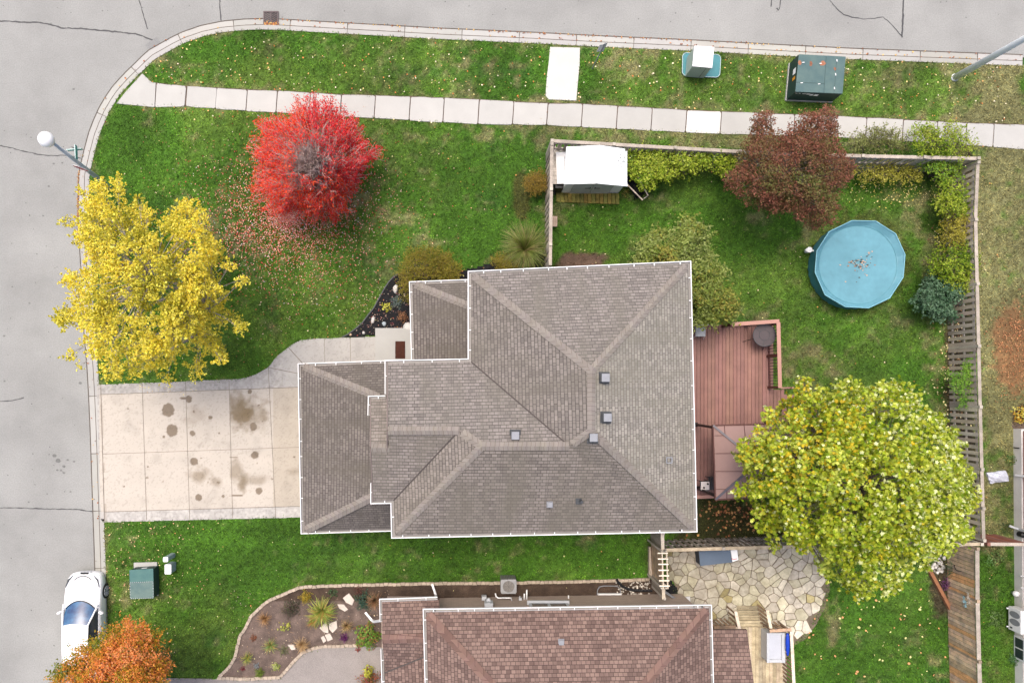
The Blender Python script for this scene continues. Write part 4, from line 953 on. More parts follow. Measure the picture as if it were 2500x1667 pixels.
# front mulch bed
clump('lavender', 'silvery blue-green cushion plant in the black mulch bed', 969, 738, 17, 420, (.03, .06), [(.20, .27, .24), (.28, .35, .33), (.12, .17, .12)], .3, 1, asp=.35)
clump('hosta', 'lime-yellow leafy plant in the black mulch bed', 945, 751, 13, 60, (.08, .12), [(.50, .52, .06), (.60, .60, .12), (.40, .36, .05)], .2, 2, shape='oval')
clump('bronze_shrub', 'small rusty bronze shrub beside the porch roof gutter', 984, 774, 15, 260, (.03, .06), [(.35, .16, .08), (.45, .24, .12), (.20, .10, .05)], .35, 3)
clump('seedling', 'tiny brown-green plant in the mulch near the front path', 934, 809, 7, 60, (.03, .05), [(.20, .18, .06), (.28, .2, .1)], .15, 4)
clump('pink_flower', 'tiny pink-red flowering plant in the middle of the black mulch', 958, 790, 7, 30, (.02, .035), [(.5, .08, .12), (.3, .05, .05)], .12, 5)
# neighbour's bed
NB = [
 ('shrub', 'dark brown-green round shrub in the brown soil bed', 712, 1483, 25, 420, (.04, .07), [(.05, .06, .03), (.09, .09, .04), (.14, .09, .07)], .45),
 ('gold_shrub', 'small golden-orange shrub behind the striped spiky plant', 748, 1456, 17, 320, (.03, .06), [(.5, .35, .03), (.42, .28, .03), (.3, .28, .04)], .35),
 ('green_seedling', 'small dark green sprig next to the stone edging of the soil bed', 813, 1446, 13, 70, (.05, .09), [(.05, .11, .04), (.09, .15, .06)], .2),
 ('conifer', 'dark blue-green bush beside the gutter corner of the brown-roofed house', 892, 1464, 25, 500, (.04, .07), [(.03, .09, .06), (.06, .13, .09), (.08, .12, .05)], .55),
 ('hydrangea', 'green shrub with red-tinged leaves against the brown-roofed house porch', 898, 1549, 32, 620, (.07, .11), [(.12, .25, .03), (.22, .36, .05), (.35, .15, .06), (.16, .28, .04)], .8),
 ('purple_flower', 'small deep purple flowering plant in the soil bed', 841, 1554, 12, 240, (.03, .045), [(.14, .02, .14), (.22, .04, .20), (.08, .01, .06)], .3),
 ('hosta', 'small lime-green sprawling plant in the middle of the soil bed', 693, 1531, 14, 26, (.08, .13), [(.40, .45, .08), (.5, .5, .12)], .15),
 ('sedum', 'small rusty brown plant by the left stone edging', 620, 1556, 9, 120, (.03, .05), [(.35, .14, .07), (.25, .1, .05)], .18),
 ('sage', 'grey-green low plant below the tan ornamental grass', 694, 1587, 15, 120, (.04, .07), [(.14, .17, .07), (.2, .2, .08)], .2),
 ('lime_ball', 'small round variegated lime-yellow plant near the lower edging', 674, 1625, 11, 130, (.04, .07), [(.55, .58, .15), (.65, .66, .3), (.25, .36, .05)], .25),
 ('cushion_plant', 'round green cushion plant at the bottom of the soil bed', 635, 1640, 12, 420, (.025, .04), [(.16, .24, .03), (.22, .28, .04)], .3),
 ('blue_cushion', 'small silver-blue plant just above the round green cushion', 627, 1624, 8, 90, (.03, .05), [(.30, .34, .36), (.22, .26, .26)], .2),
 ('red_sprig', 'tiny dark red plant left of the silver-blue plant', 593, 1631, 7, 70, (.03, .04), [(.18, .02, .03), (.28, .04, .05)], .12),
 ('red_patch', 'small brownish red plant where the path meets the neighbour porch', 875, 1583, 8, 80, (.03, .05), [(.35, .07, .05), (.22, .06, .04)], .15),
 ('red_bush', 'red and green shrub at the bottom edge beside the neighbour porch gutter', 903, 1655, 30, 460, (.05, .08), [(.30, .05, .03), (.42, .09, .06), (.12, .15, .03), (.35, .16, .05)], .7),
 ('lime_bush', 'bright lime-yellow plant above the red shrub at the bottom edge', 901, 1632, 13, 90, (.08, .12), [(.55, .55, .08), (.42, .42, .05)], .8),
 ('maroon_sprig', 'small maroon twiggy shrub at the top of the soil bed', 876, 1440, 16, 140, (.03, .05), [(.13, .05, .04), (.2, .09, .06)], .3),
 ('yellow_sprig', 'small yellow-green sprig right of the orange grass tuft', 706, 1523, 7, 20, (.06, .09), [(.45, .45, .08)], .15),
]
for i, (nm, lb, x, y, r_, n, sz, pal, hh) in enumerate(NB): clump(nm, lb, x, y, r_, n, sz, pal, hh, i + 10, z=.14)
GR = 'grassy plants in the soil bed'
tuft('striped_grass', 'big green and yellow striped spiky plant, largest in the soil bed', 789, 1488, 42, z=.14, n=240, w=.022, pal=[(.30, .38, .06), (.5, .5, .12), (.2, .32, .05), (.42, .30, .08)], hh=.55, seed=11)
tuft('tan_grass', 'orange-tan grass tuft at the left of the soil bed', 648, 1507, 21, z=.14, n=110, w=.010, pal=[(.5, .30, .14), (.42, .24, .10)], hh=.35, seed=12, group=GR)
tuft('tan_grass', 'tan grass tuft right above the purple flowers', 848, 1524, 20, z=.14, n=110, w=.010, pal=[(.5, .32, .16), (.36, .28, .1)], hh=.4, seed=13, group=GR)
tuft('tan_grass', 'pale tan rounded grass tuft beside the lower stone edging', 740, 1569, 23, z=.14, n=170, w=.010, pal=[(.55, .38, .2), (.45, .3, .14)], hh=.4, seed=14, group=GR)
tuft('tan_grass', 'orange-brown drooping grass at the corner of the neighbour porch gutter', 918, 1460, 25, z=.14, n=200, w=.010, pal=[(.42, .24, .13), (.34, .18, .1), (.28, .2, .1)], hh=.7, seed=15, group=GR)
tuft('daylily', 'green and orange spiky plant in the left of the soil bed', 662, 1573, 22, z=.14, n=90, w=.014, pal=[(.22, .34, .1), (.5, .36, .12), (.3, .36, .1)], hh=.3, seed=16, group=GR)
tuft('daylily', 'green and yellow spiky plant lowest by the left edging', 606, 1603, 18, z=.14, n=80, w=.013, pal=[(.25, .34, .08), (.5, .42, .1)], hh=.3, seed=17, group=GR)
tuft('rust_fern', 'rusty orange leafy fringe under the big striped plant', 765, 1515, 20, z=.14, n=80, w=.014, pal=[(.45, .22, .06), (.3, .26, .06)], hh=.2, seed=18, group=GR)
# right side plants
tuft('iris_clump', 'dark green strap-leaved plant by the brown fence boards', 2318, 1384, 30, n=110, w=.016, pal=[(.05, .11, .05), (.1, .17, .08)], hh=.5, seed=19)
clump('purple_aster', 'purple flowering plant behind the diagonal brown timber', 2308, 1424, 17, 240, (.04, .06), [(.18, .05, .18), (.26, .08, .24), (.1, .04, .08)], .3, 31)
clump('green_sprout', 'small bright green plant at the end of the diagonal brown timber', 2327, 1458, 14, 110, (.05, .08), [(.10, .22, .05), (.16, .3, .08)], .25, 32)
clump('weed', 'green leafy weed just below the fence junction at the far right', 2425, 1362, 24, 110, (.06, .1), [(.12, .25, .07), (.2, .32, .1)], .25, 33)
clump('weed', 'green leafy weeds beside the wall-mounted air conditioner', 2432, 1510, 26, 220, (.05, .08), [(.10, .18, .05), (.16, .25, .08)], .2, 34)
clump('weed', 'green weed by the basement window of the right-hand house', 2474, 1608, 15, 120, (.05, .09), [(.08, .2, .07), (.14, .28, .09)], .25, 35)
clump('weed', 'leafy weed by the right-hand house wall above the crumpled grey bag', 2464, 1120, 17, 90, (.06, .11), [(.10, .2, .05), (.2, .3, .08), (.35, .35, .1)], .25, 36)
clump('weed', 'dim green weed in the grass just above the fence junction at the far right', 2452, 1287, 20, 150, (.05, .07), [(.08, .12, .04), (.12, .16, .05)], .2, 37)
clump('croton', 'yellow and orange leafy shrub at the right edge above the pale foundation', 2494, 1010, 28, 230, (.08, .13), [(.6, .5, .06), (.7, .4, .05), (.65, .6, .15)], .6, 38, shape='oval')
clump('weed', 'small leafy weed on the kerbside strip between the street sign and teal pedestal', 1565, 128, 10, 60, (.05, .08), [(.12, .25, .05), (.2, .35, .06)], .12, 39)
clump('weed', 'blue-green weeds at the foot of the right fence beside the maple crown', 2318, 1020, 14, 160, (.04, .07), [(.08, .15, .07), (.14, .2, .1)], .2, 40)
clump('weed', 'olive weeds at the right of the shed platform', 1528, 470, 14, 110, (.03, .06), [(.2, .2, .04), (.32, .26, .06)], .2, 41)

# rocks
def rocks(name, label, x, y, rx, ry, h=.12, rz=0, seed=0, mat=None, z=.12, group=None):
    mb = MB(); b = P(x, y, z); mb.rock((0, 0, 0), (rx / S, ry / S, h), rz, seed)
    o = mb.build(name, mat or m_rock, smooth=False); o.location = b
    return tag(o, label, 'rock', group)
RG = 'pale rocks in the mulch bed'
rocks('rock', 'pale rock under the edge of the golden shrub', 966, 706, 7, 11, .15, 0, 1, group=RG)
rocks('rock', 'long narrow pale rock in the black mulch', 911, 781, 4.5, 10, .12, R(-10), 2, group=RG)
rocks('rock', 'bluish grey rock in the middle of the black mulch', 938, 791, 6, 6, .12, 0, 3, group=RG, mat=M('bluish_rock', (.36, .42, .45), .9, .15, 6))
rocks('rock', 'smallest pale rock, nearest the front path', 888, 812, 4, 4, .08, 0, 4, group=RG)
rocks('rock', 'large pale rock half under the porch roof gutter', 996, 799, 11, 11, .18, 0, 5, group=RG)
rocks('rock', 'pale orange rock at the tip of the black mulch by the path', 856, 817, 3.5, 3, .06, 0, 6, group=RG, mat=M('orange_rock', (.5, .36, .24), .9, .15, 6))
def slab(name, label, pts, group):
    mb = MB(); mb.prism([P(*p, .17).xy for p in pts], .12, .19)
    o = mb.build(name, M('slab_stone', (.56, .49, .42), .9, .12, 8, bump=.3) if 'slab_stone' not in bpy.data.materials else bpy.data.materials['slab_stone'], bevel=.01)
    return tag(o, label, 'stone', group)
SG = 'flat stones in the soil bed'
slab('flat_stone', 'largest flat stone, nearest the top of the soil bed', [(837, 1459), (852, 1447), (865, 1464), (860, 1477), (845, 1470)], SG)
slab('flat_stone', 'flat stone right of the striped plant', [(824, 1474), (840, 1475), (850, 1487), (842, 1492), (828, 1484)], SG)
slab('flat_stone', 'flat stone under the tips of the striped plant', [(780, 1532), (796, 1518), (801, 1530), (802, 1545), (790, 1542)], SG)
slab('flat_stone', 'tall flat stone right beside the one under the striped plant', [(803, 1522), (822, 1514), (824, 1532), (812, 1544), (804, 1535)], SG)
slab('flat_stone', 'flat stone at the lower right end of the stepping stones', [(793, 1549), (806, 1545), (813, 1559), (800, 1565)], SG)
slab('flat_stone', 'smallest flat stone at the lower left end of the stepping stones', [(783, 1555), (791, 1551), (797, 1563), (790, 1569)], SG)
slab('flat_stone', 'tan flat stone beside the pale tan grass', [(702, 1573), (718, 1573), (722, 1584), (712, 1586)], SG)

# stone edging
def edging(name, label, path, seed):
    mb = MB(); r2 = random.Random(seed); pts = resample(path, 10.3)
    for i in range(len(pts) - 1):
        a, b = pts[i], pts[i + 1]; c = ((a[0] + b[0]) / 2, (a[1] + b[1]) / 2); t = r2.uniform(.85, 1.12); mb.tint(t, t * .98, t * .95)
        W = P(*c, .17); A = P(*a, .17); B = P(*b, .17); ang = math.atan2(B.y - A.y, B.x - A.x)
        k = r2.uniform(-.012, .012); s = .018 if i % 2 else -.018
        h = Vector((-math.sin(ang), math.cos(ang), 0)); d = Vector((math.cos(ang), math.sin(ang), 0)); L = (B - A).length / 2 - .006; wd = .062
        q = [W + d * (-L + s) - h * (wd + k), W + d * (L - s) - h * (wd + k), W + d * (L + s) + h * (wd - k), W + d * (-L - s) + h * (wd - k)]
        mb.prism([v.xy for v in q], .08, .20 + r2.uniform(-.005, .008))
    return tag(mb.build(name, m_block, bevel=.008), label, 'garden edging')
edging('garden_edging', 'tan block edging along the upper side of the soil bed beside the lawn', bed_path[:15], 1)
edging('garden_edging', 'tan block edging along the lower side of the soil bed beside the aggregate path', bed_path[14:], 2)
mb = MB(); ribbon(mb, mulch_poly[:11], -1.2, 1.2, .165, .08); tag(mb.build('lawn_edging', m_dgrey), 'thin dark plastic edging strip round the black mulch bed', 'garden edging')

# gravel heap
mb = MB(); r2 = random.Random(2)
for i in range(150):
    x, y = r2.uniform(1500, 1588), r2.uniform(1418, 1450)
    if r2.random() < (1588 - x) / 160: continue
    t = r2.uniform(.6, 1.25); mb.tint(t, t * .95, t * .88); r_ = r2.uniform(.02, .05); mb.rock(P(x, y, .13), (r_, r_ * r2.uniform(.7, 1), r_), r2.uniform(0, 3), i, 6, 3)
for i in range(60):
    x, y = r2.uniform(2268, 2305), r2.uniform(1355, 1400); t = r2.uniform(.5, 1.2); mb.tint(t); r_ = r2.uniform(.03, .08); mb.rock(P(x, y, .1), (r_, r_, r_), 0, i + 200, 6, 3)
tag(mb.build('pebbles', m_rock), 'heaps of pale rounded pebbles beside the fences', 'pebbles', kind='stuff')

# ------------------------------------------------------------------ houses
def cap(parent, mat, pts, w=.30, pitch=.45, dz=.03):
    mb = MB()
    for i in range(len(pts) - 1):
        a, b = Vector(pts[i]), Vector(pts[i + 1]); a = a.lerp(b, .12 / (b - a).length) if a.z < b.z - .1 else a
        d = b - a; h = Vector((d.x, d.y, 0)).normalized(); n = Vector((-h.y, h.x, 0)); drop = pitch * w / 2 * .72
        if abs(d.z) < .15: drop = pitch * w / 2 * .95
        L = d.length; k = max(1, int(L / .145)); u = Vector((0, 0, dz)); dn = Vector((0, 0, drop))
        for j in range(k):
            p = a.lerp(b, j / k); q = a.lerp(b, (j + 1) / k + (.02 if j < k - 1 else 0)); t = random.uniform(.94, 1.06); mb.tint(t, t * random.uniform(.97, 1), t * random.uniform(.94, 1))
            up, uq = u + Vector((0, 0, .006)), u - Vector((0, 0, .004))
            mb.add([p + up, q + uq, q + n * w / 2 + uq - dn, p + n * w / 2 + up - dn, q - n * w / 2 + uq - dn, p - n * w / 2 + up - dn], [(3, 2, 1, 0), (0, 1, 4, 5)])
    return mb.build('ridge_cap', mat, parent)
def gutter(parent, pts, side, w=.115, hs=.72, z=-.02):
    """open white channel hung outside the eave line pts (world); side=+1 left of travel, -1 right"""
    mb = MB(); pts = [Vector(p) for p in pts]; dirs = []
    for i in range(len(pts) - 1):
        d = pts[i + 1] - pts[i]; dirs.append(Vector((d.x, d.y, 0)).normalized())
    nor = [Vector((-d.y, d.x, 0)) * side for d in dirs]
    def off(i, t):
        if i == 0: return pts[0] + nor[0] * t
        if i == len(pts) - 1: return pts[-1] + nor[-1] * t
        a, b = nor[i - 1], nor[i]; m = (a + b); m = m / max(.2, m.dot(a)); return pts[i] + m * t
    def strip(t0, z0, t1, z1):
        for i in range(len(pts) - 1):
            mb.add([off(i, t0) + Vector((0, 0, z0)), off(i + 1, t0) + Vector((0, 0, z0)), off(i + 1, t1) + Vector((0, 0, z1)), off(i, t1) + Vector((0, 0, z1))], [(0, 1, 2, 3)])
    zt, zb = z, z - .09
    strip(.002, zt, .002, zb); mb.tint(.32, .30, .28); strip(.002, zb, w, zb - .001); mb.tint(1); strip(w, zb - .001, w, zt); strip(w, zt, w - .028, zt); strip(w - .028, zt, w - .03, zt - .02); strip(w - .012, zt - .03, w - .012, zb)
    for i in range(len(pts) - 1):
        L = (pts[i + 1] - pts[i]).length; n = max(1, int(L / hs))
        for j in range(n):
            f = (j + random.uniform(.35, .65)) / n; p = pts[i].lerp(pts[i + 1], f)
            mb.beam(p + nor[i] * .0 + Vector((0, 0, zt + .005)), p + nor[i] * (w - .004) + Vector((0, 0, zt + .005)), .028, .012)
    for i in (0, len(pts) - 1):
        a = pts[i]; b = off(i, w); mb.add([a + Vector((0, 0, zt)), b + Vector((0, 0, zt)), b + Vector((0, 0, zb)), a + Vector((0, 0, zb))], [(0, 1, 2, 3)])
    return mb.build('gutter', m_white, parent)
def wallbox(parent, name, mat, corners, z0, z1):
    mb = MB(); mb.prism([Vector(c).xy for c in corners], z0, z1); return mb.build(name, mat, parent)
def soffit(mb, pts, dz=-.13, z=None):
    mb.poly([Vector(p) + Vector((0, 0, dz)) for p in pts], up=False)
    n = len(pts)
    for i in range(n):
        a, b = Vector(pts[i]), Vector(pts[(i + 1) % n]); mb.add([a - Vector((0, 0, .012)), b - Vector((0, 0, .012)), b + Vector((0, 0, dz)), a + Vector((0, 0, dz))], [(0, 1, 2, 3)])

EZ, GZ = 5.2, 2.8
house = thing('house', 'house in the centre with a large grey shingled hip roof and attached garage', 'house', P(1300, 1000, LZ))
A, B, C, D = P(1150, 669, EZ), P(1680, 645, EZ), P(1695, 1291, EZ), P(963, 1306, EZ)
E, E2 = P(961, 1221, EZ), P(912, 1222, EZ)
R1, R2, J, K = P(1444, 905, 7.13), P(1444, 1052, 7.13), P(1390, 1089, 6.72), P(1177, 1089, 6.72)
G, G0, H2, H2b = P(1121, 1051, 6.38), P(947, 1051, 6.38), P(906, 1093, 6.06), P(951, 1093, 6.06)
V = P(1150, 883, EZ); T0 = P(947, 887, EZ); N2a, N2b = P(906, 974, EZ), P(960, 972, EZ)
mb = MB()
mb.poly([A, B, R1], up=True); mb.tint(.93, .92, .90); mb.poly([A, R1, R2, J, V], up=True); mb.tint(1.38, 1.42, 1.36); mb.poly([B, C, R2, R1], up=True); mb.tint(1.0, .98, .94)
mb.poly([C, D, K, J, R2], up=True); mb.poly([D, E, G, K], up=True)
mb.tint(1.0); mb.poly([T0, V, J, K, G, G0], up=True); mb.tint(1.12, 1.1, 1.07)  # lighter tint painted in to offset shading on the south gable slope
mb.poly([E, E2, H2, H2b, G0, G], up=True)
mb.poly([N2a, N2b, P(962, 1093, 6.06), H2], up=True)
# lower garage and porch roofs
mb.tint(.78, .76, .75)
ga, gb, gc, gd = P(734, 894, GZ), P(741, 1296, GZ), P(910, 1212, 3.95), P(924, 971, 3.95)
mb.poly([ga, gb, gc, P(960, 1205, 4.15), P(960, 971, 4.15), gd], up=True)
mb.poly([ga, gd, P(965, 971, 3.97), P(965, 885, GZ)], up=True)
mb.poly([gb, gc, P(975, 1210, 3.97), P(975, 1290, GZ)], up=True)
pa, pb = P(1006, 694, GZ), P(1160, 754, 3.65)
mb.poly([pa, pb, P(1165, 688, GZ)], up=True); mb.poly([pa, pb, P(1160, 905, 3.65), P(1012, 905, GZ)], up=True)
soffit(mb, [A, B, C, D, E, E2, N2a, P(947, 974, EZ), T0, V])
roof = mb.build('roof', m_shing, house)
for pts, w, pi_, dz in (([A, R1], .26, .45, .03), ([B, R1], .26, .45, .031), ([C, R2], .26, .45, .032), ([D, K], .26, .45, .03), ([R1, R2], .26, .45, .034), ([J, R2], .26, .45, .028), ([K, J], .28, .45, .03), ([G, K], .28, .45, .031), ([G0, G], .28, .45, .036), ([H2, H2b], .28, .45, .03), ([ga, gd], .34, .6, .03), ([gb, gc], .34, .6, .03), ([pa, pb], .34, .6, .03)):
    cap(roof, m_cap, pts, w, pi_, dz)
mb = MB()
for a, b in ((V, J), (E, G)):
    mb.beam(a + Vector((0, 0, .012)), b + Vector((0, 0, .012)), .05, .02)
mb.build('valley', M('valley_metal', (.075, .063, .058), .8, .2, 5), roof)
mb = MB()   # gable rakes
for a, b, c in ((N2a, H2, E2), (P(947, 974, EZ), G0, None)):
    mb.beam(a + Vector((-.02, 0, -.08)), b + Vector((-.02, 0, -.06)), .03, .16)
    if c is not None: mb.beam(b + Vector((-.02, 0, -.06)), c + Vector((-.02, 0, -.08)), .03, .16)
mb.beam(T0 + Vector((-.02, 0, -.08)), G0 + Vector((-.02, 0, -.06)), .03, .16)
mb.beam(G0 + Vector((-.02, 0, -.06)), P(947, 1098, 6.0) + Vector((-.02, 0, 0)), .03, .16)
mb.build('fascia', M('taupe_trim', (.20, .16, .145), .7, .05, 2), house)
gutter(house, [P(947, 962, EZ), T0, V, A, B, C, D, E, E2, P(912, 1179, EZ)], +1)
gutter(house, [P(905, 1014, EZ), N2a, P(941, 973, EZ)], +1)
gutter(house, [P(975, 1289, GZ), gb, ga, P(960, 886, GZ)], +1)
gutter(house, [P(1011, 880, GZ), pa, P(1160, 688, GZ)], +1)
i = .45
def ins(p, dx, dy, z): return (p.x + dx, p.y + dy)
mb = MB(); mb.prism([(A.x + i, A.y - i), (B.x - i, B.y - i), (C.x - i, C.y + i), (D.x + i, D.y + i), (E.x + i, V.y - i), (A.x + i, V.y - i)], LZ, EZ - .1)
mb.prism([(N2a.x + i, N2a.y - i), (E.x + i, N2b.y - i), (E.x + i, E2.y + i), (E2.x + i, E2.y + i)], LZ, EZ - .1)
# gable end triangles
mb.add([(N2a.x + i, N2a.y, EZ - .1), (N2a.x + i, E2.y, EZ - .1), (N2a.x + i, H2.y, 6.0)], [(0, 1, 2)])
mb.add([(T0.x + .3, T0.y, EZ - .1), (T0.x + .3, E.y, EZ - .1), (T0.x + .3, G0.y, 6.32)], [(0, 1, 2)])
mb.prism([(ga.x + .4, ga.y - .4), (D.x + i, ga.y - .4), (D.x + i, gb.y + .4), (gb.x + .4, gb.y + .4)], LZ, GZ - .05)
mb.prism([(pa.x + .4, pa.y - .4), (A.x + i, pa.y - .4), (A.x + i, pa.y - 1.9), (pa.x + .4, pa.y - 1.9)], LZ, GZ - .05)
mb.build('wall', m_brick, house)
mb = MB(); mb.box((ga.x + .38, (ga.y + gb.y) / 2, 1.25), (.06, 4.9, 2.3)); gd_ = mb.build('garage_door', m_white, house)
mb = MB()
for k in range(4): mb.box((ga.x + .345, (ga.y + gb.y) / 2, .35 + k * .58), (.012, 4.7, .02))
mb.build('panel_groove', m_grey, gd_)
def window(parent, c, w, h, axis, out):
    d = (w, .08, h) if axis == 'x' else (.08, w, h); mb = MB(); mb.box(c, d); f = mb.build('window', m_white, parent)
    v = Vector((0, out, 0)) if axis == 'x' else Vector((out, 0, 0)); d2 = ((w - .14), .02, h - .14) if axis == 'x' else (.02, w - .14, h - .14)
    mb = MB(); mb.box(Vector(c) + v * .04, d2); mb.build('pane', m_glass, f)
for cx, z in ((A.x + 2, 1.6), (A.x + 5.4, 1.6), (A.x + 2, 4.0), (A.x + 5.4, 4.0)): window(house, (cx, A.y - .5 + .03 + (cx - A.x) * .04, z), 1.4, 1.2, 'x', 1)
for cy in (3.2, .2, -2.6): window(house, (B.x - .38, cy, 4.0), 1.3, 1.2, 'y', 1)
for cx in (D.x + 3, D.x + 7): window(house, (cx, D.y + .42, 4.0), 1.2, 1.1, 'x', -1)
def vent(parent, px, py, z, w, name='roof_vent', tilt=(0, 0)):
    c = P(px, py, z); mb = MB(); mb.tint(1)
    mb.box(c - Vector((0, 0, .13)), (w + .06, w + .08, .02), rz=-.03)
    mb.box(c - Vector((0, 0, .05)), (w * .92, w * .92, .16)); v = mb.build(name, m_dgrey, parent, bevel=.005)
    mb = MB(); mb.box(c + Vector((tilt[0], tilt[1], .04)), (w * .84, w * .86, .03)); mb.build('vent_lid', m_grey, v, bevel=.008)
vent(roof, 1476, 922, 7.12, .30, tilt=(.03, 0)); vent(roof, 1481, 1019, 7.10, .30, tilt=(.03, 0)); vent(roof, 1258, 1063, 6.62, .30); vent(roof, 1449, 1068, 7.12, .30)
def small_vent(parent, px, py, z, w, m=None):
    mb = MB(); c = P(px, py, z); mb.box(c, (w * 1.25, w * 1.25, .02)); mb.box(c + Vector((0, 0, .05)), (w, w, .09)); v = mb.build('small_vent', m_grey, parent, bevel=.006)
small_vent(roof, 1342, 1231, 5.80, .17)
mb = MB(); c = P(1634, 1123, 5.83)
for dx, dy, sx, sy in ((0, .09, .2, .03), (0, -.09, .2, .03), (.09, 0, .03, .15), (-.09, 0, .03, .15)): mb.box(c + Vector((dx, dy, 0)), (sx, sy, .03))
mb.build('small_vent', m_grey, roof)
mb = MB(); c = P(1415, 1222, 5.83); mb.box(c - Vector((.03, 0, .03)), (.2, .24, .03)); mb.tube([c - Vector((-.03, 0, .05)), c + Vector((.03, 0, .28))], .045, 12); mb.build('plumbing_vent', m_dgrey, roof)
def downhole(parent, px, py, z):
    mb = MB(); mb.box(P(px, py, z), (.05, .05, .012)); mb.build('downspout_hole', m_black, parent)
for p in ((985, 1311), (1660, 1294)): downhole(house, p[0], p[1], EZ - .10)

# neighbour below
NZ = 3.2
nb = thing('house', 'brown-shingled hip-roofed house cut off by the bottom edge of the photo', 'house', P(1400, 1560, LZ))
a1, b1, ap = P(1040, 1494, NZ), P(1731, 1484, NZ), P(1395, 1885, 5.6)
cS, dS = P(1757, 2480, NZ), P(1066, 2490, NZ); ap2 = P(1400, 2150, 5.6)
la, lb, lc, ld = P(933, 1469, 2.45), P(1072, 1464, 2.45), P(1072, 1556, 3.05), P(933, 1560, 3.05)
mb = MB(); mb.poly([a1, b1, ap], up=True); mb.poly([a1, ap, ap2, dS], up=True); mb.poly([b1, cS, ap2, ap], up=True); mb.poly([cS, dS, ap2], up=True)
mb.poly([la, lb, lc, ld], up=True)
v0, v1 = P(940, 1641, 2.5), P(1072, 1588, 2.92); mb.poly([ld, lc, v1, v0], up=True)
mb.poly([v0, v1, P(1072, 1800, 2.92), P(946, 1800, 2.45)], up=True)
soffit(mb, [a1, b1, cS, dS]); soffit(mb, [la, lb, P(1072, 1800, 2.45), P(946, 1800, 2.45)], -.12)
e1, e2, e3, e4 = P(1736, 1537, 2.55), P(1824, 1537, 2.55), P(1856, 1790, 3.1), P(1736, 1790, 3.1); mb.poly([e1, e2, e3, e4], up=True); mb.poly([v - Vector((0, 0, .12)) for v in (e1, e2, e3, e4)], up=False)
for p, q in ((e1, e2), (e2, e3)): mb.add([p, q, q - Vector((0, 0, .12)), p - Vector((0, 0, .12))], [(0, 1, 2, 3)])
nroof = mb.build('roof', m_shing2, nb)
for pts in ([a1, ap], [b1, ap], [ld, lc]): cap(nroof, m_cap2, pts, .34)
mb = MB(); mb.beam(v0 + Vector((0, 0, .012)), v1 + Vector((0, 0, .012)), .05, .02); mb.build('valley', bpy.data.materials['valley_metal'], nroof)
gutter(nb, [dS, a1, b1, cS], +1, w=.12); gutter(nb, [P(1068, 1464, 2.45), la, P(934, 1517, 2.45)], -1); gutter(nb, [P(936, 1584, 2.45), P(943, 1800, 2.45)], -1)
mb = MB(); yN = P(1300, 1453, 0).y
mb.prism([(a1.x + .35, P(0, 1457, 0).y), (P(1662, 0, 0).x, P(0, 1446, 0).y), (cS.x - .5, cS.y + .5), (dS.x + .5, dS.y + .5)], LZ, NZ - .14)
mb.prism([(P(947, 0, 0).x, P(0, 1452, 0).y), (P(1068, 0, 0).x, P(0, 1452, 0).y - .03), (a1.x + .36, -12), (P(950, 0, 0).x, -12)], LZ, 2.32)
mb.build('wall', m_brick2, nb)
wy = lambda px: P(0, 1457, 0).y + (px - 1040) / 620 * (P(0, 1446, 0).y - P(0, 1457, 0).y)
def wallpt(px, z): # x position such that it shows at photo column px on the wall
    X = (px - NX) / S * (1 - z / H); gx = X * S + NX; return Vector((X, wy(gx), z))
w_ = wallpt(1343, 1.9); mb = MB(); mb.box(w_ + Vector((0, .04, 0)), (1.55, .10, 1.15)); mb.box(w_ + Vector((0, .09, -.62)), (1.7, .16, .07)); f = mb.build('window', m_lgrey, nb)
mb = MB(); mb.box(w_ + Vector((-.37, .095, 0)), (.62, .02, .95)); mb.build('pane', m_glass, f); mb = MB(); mb.box(w_ + Vector((.37, .095, 0)), (.62, .02, .95)); mb.build('pane', m_glass, f)
mb = MB(); w_ = wallpt(1193, 1.35); mb.box(w_ + Vector((0, .10, 0)), (.34, .18, .42)); mb.box(w_ + Vector((-.1, .10, -.42)), (.05, .05, .5)); mb.box(w_ + Vector((-.16, .12, -.75)), (.2, .16, .28)); mb.lathe(w_ + Vector((0, .22, -.12)), [(.08, -.05), (.09, .0), (.08, .06), (.02, .07)], 14); mb.build('meter_box', m_lgrey, nb, bevel=.01)
mb = MB()
w_ = wallpt(1231, .75); mb.tube([w_ + Vector((.32, .0, -.1)), w_ + Vector((.28, .12, -.08)), w_ + Vector((.2, .14, 0)), w_ + Vector((-.25, .14, 0)), w_ + Vector((-.33, .18, -.04)), w_ + Vector((-.36, .3, -.1))], .03, 8); mb.build('vent_pipe', m_white, nb, smooth=True)
for px, L in ((1280, .14), (1286, .3)):
    w_ = wallpt(px, .55); mb = MB(); mb.tube([w_, w_ + Vector((0, .1 + L, .0))], .032, 10); mb.build('vent_pipe', m_white, nb, smooth=True)
w_ = wallpt(1270, .6); mb = MB(); mb.box(w_ + Vector((0, .05, 0)), (.12, .1, .12)); mb.tube([w_ + Vector((-.02, .05, .05)), w_ + Vector((-.02, .18, .05))], .02, 8); mb.build('hose_tap', m_lgrey, nb)
w_ = wallpt(1388, .5); mb = MB(); mb.tube([w_, w_ + Vector((0, .12, 0))], .03, 8); mb.build('vent_pipe', m_white, nb)
small_vent(nroof, 1370, 1566, 3.72, .18)
for pts in ([P(1066, 1468, 2.3), P(1065, 1461, 1.2), P(1064, 1452, .3), P(1055, 1425, .2)], [P(917, 1514, 2.2) + Vector((.2, 0, 0)), P(912, 1517, .5), P(908, 1513, .3), P(892, 1494, .22)]):
    mb = MB(); 
    for i in range(len(pts) - 1): mb.beam(pts[i], pts[i + 1], .085, .06)
    mb.build('downspout', m_white, nb)
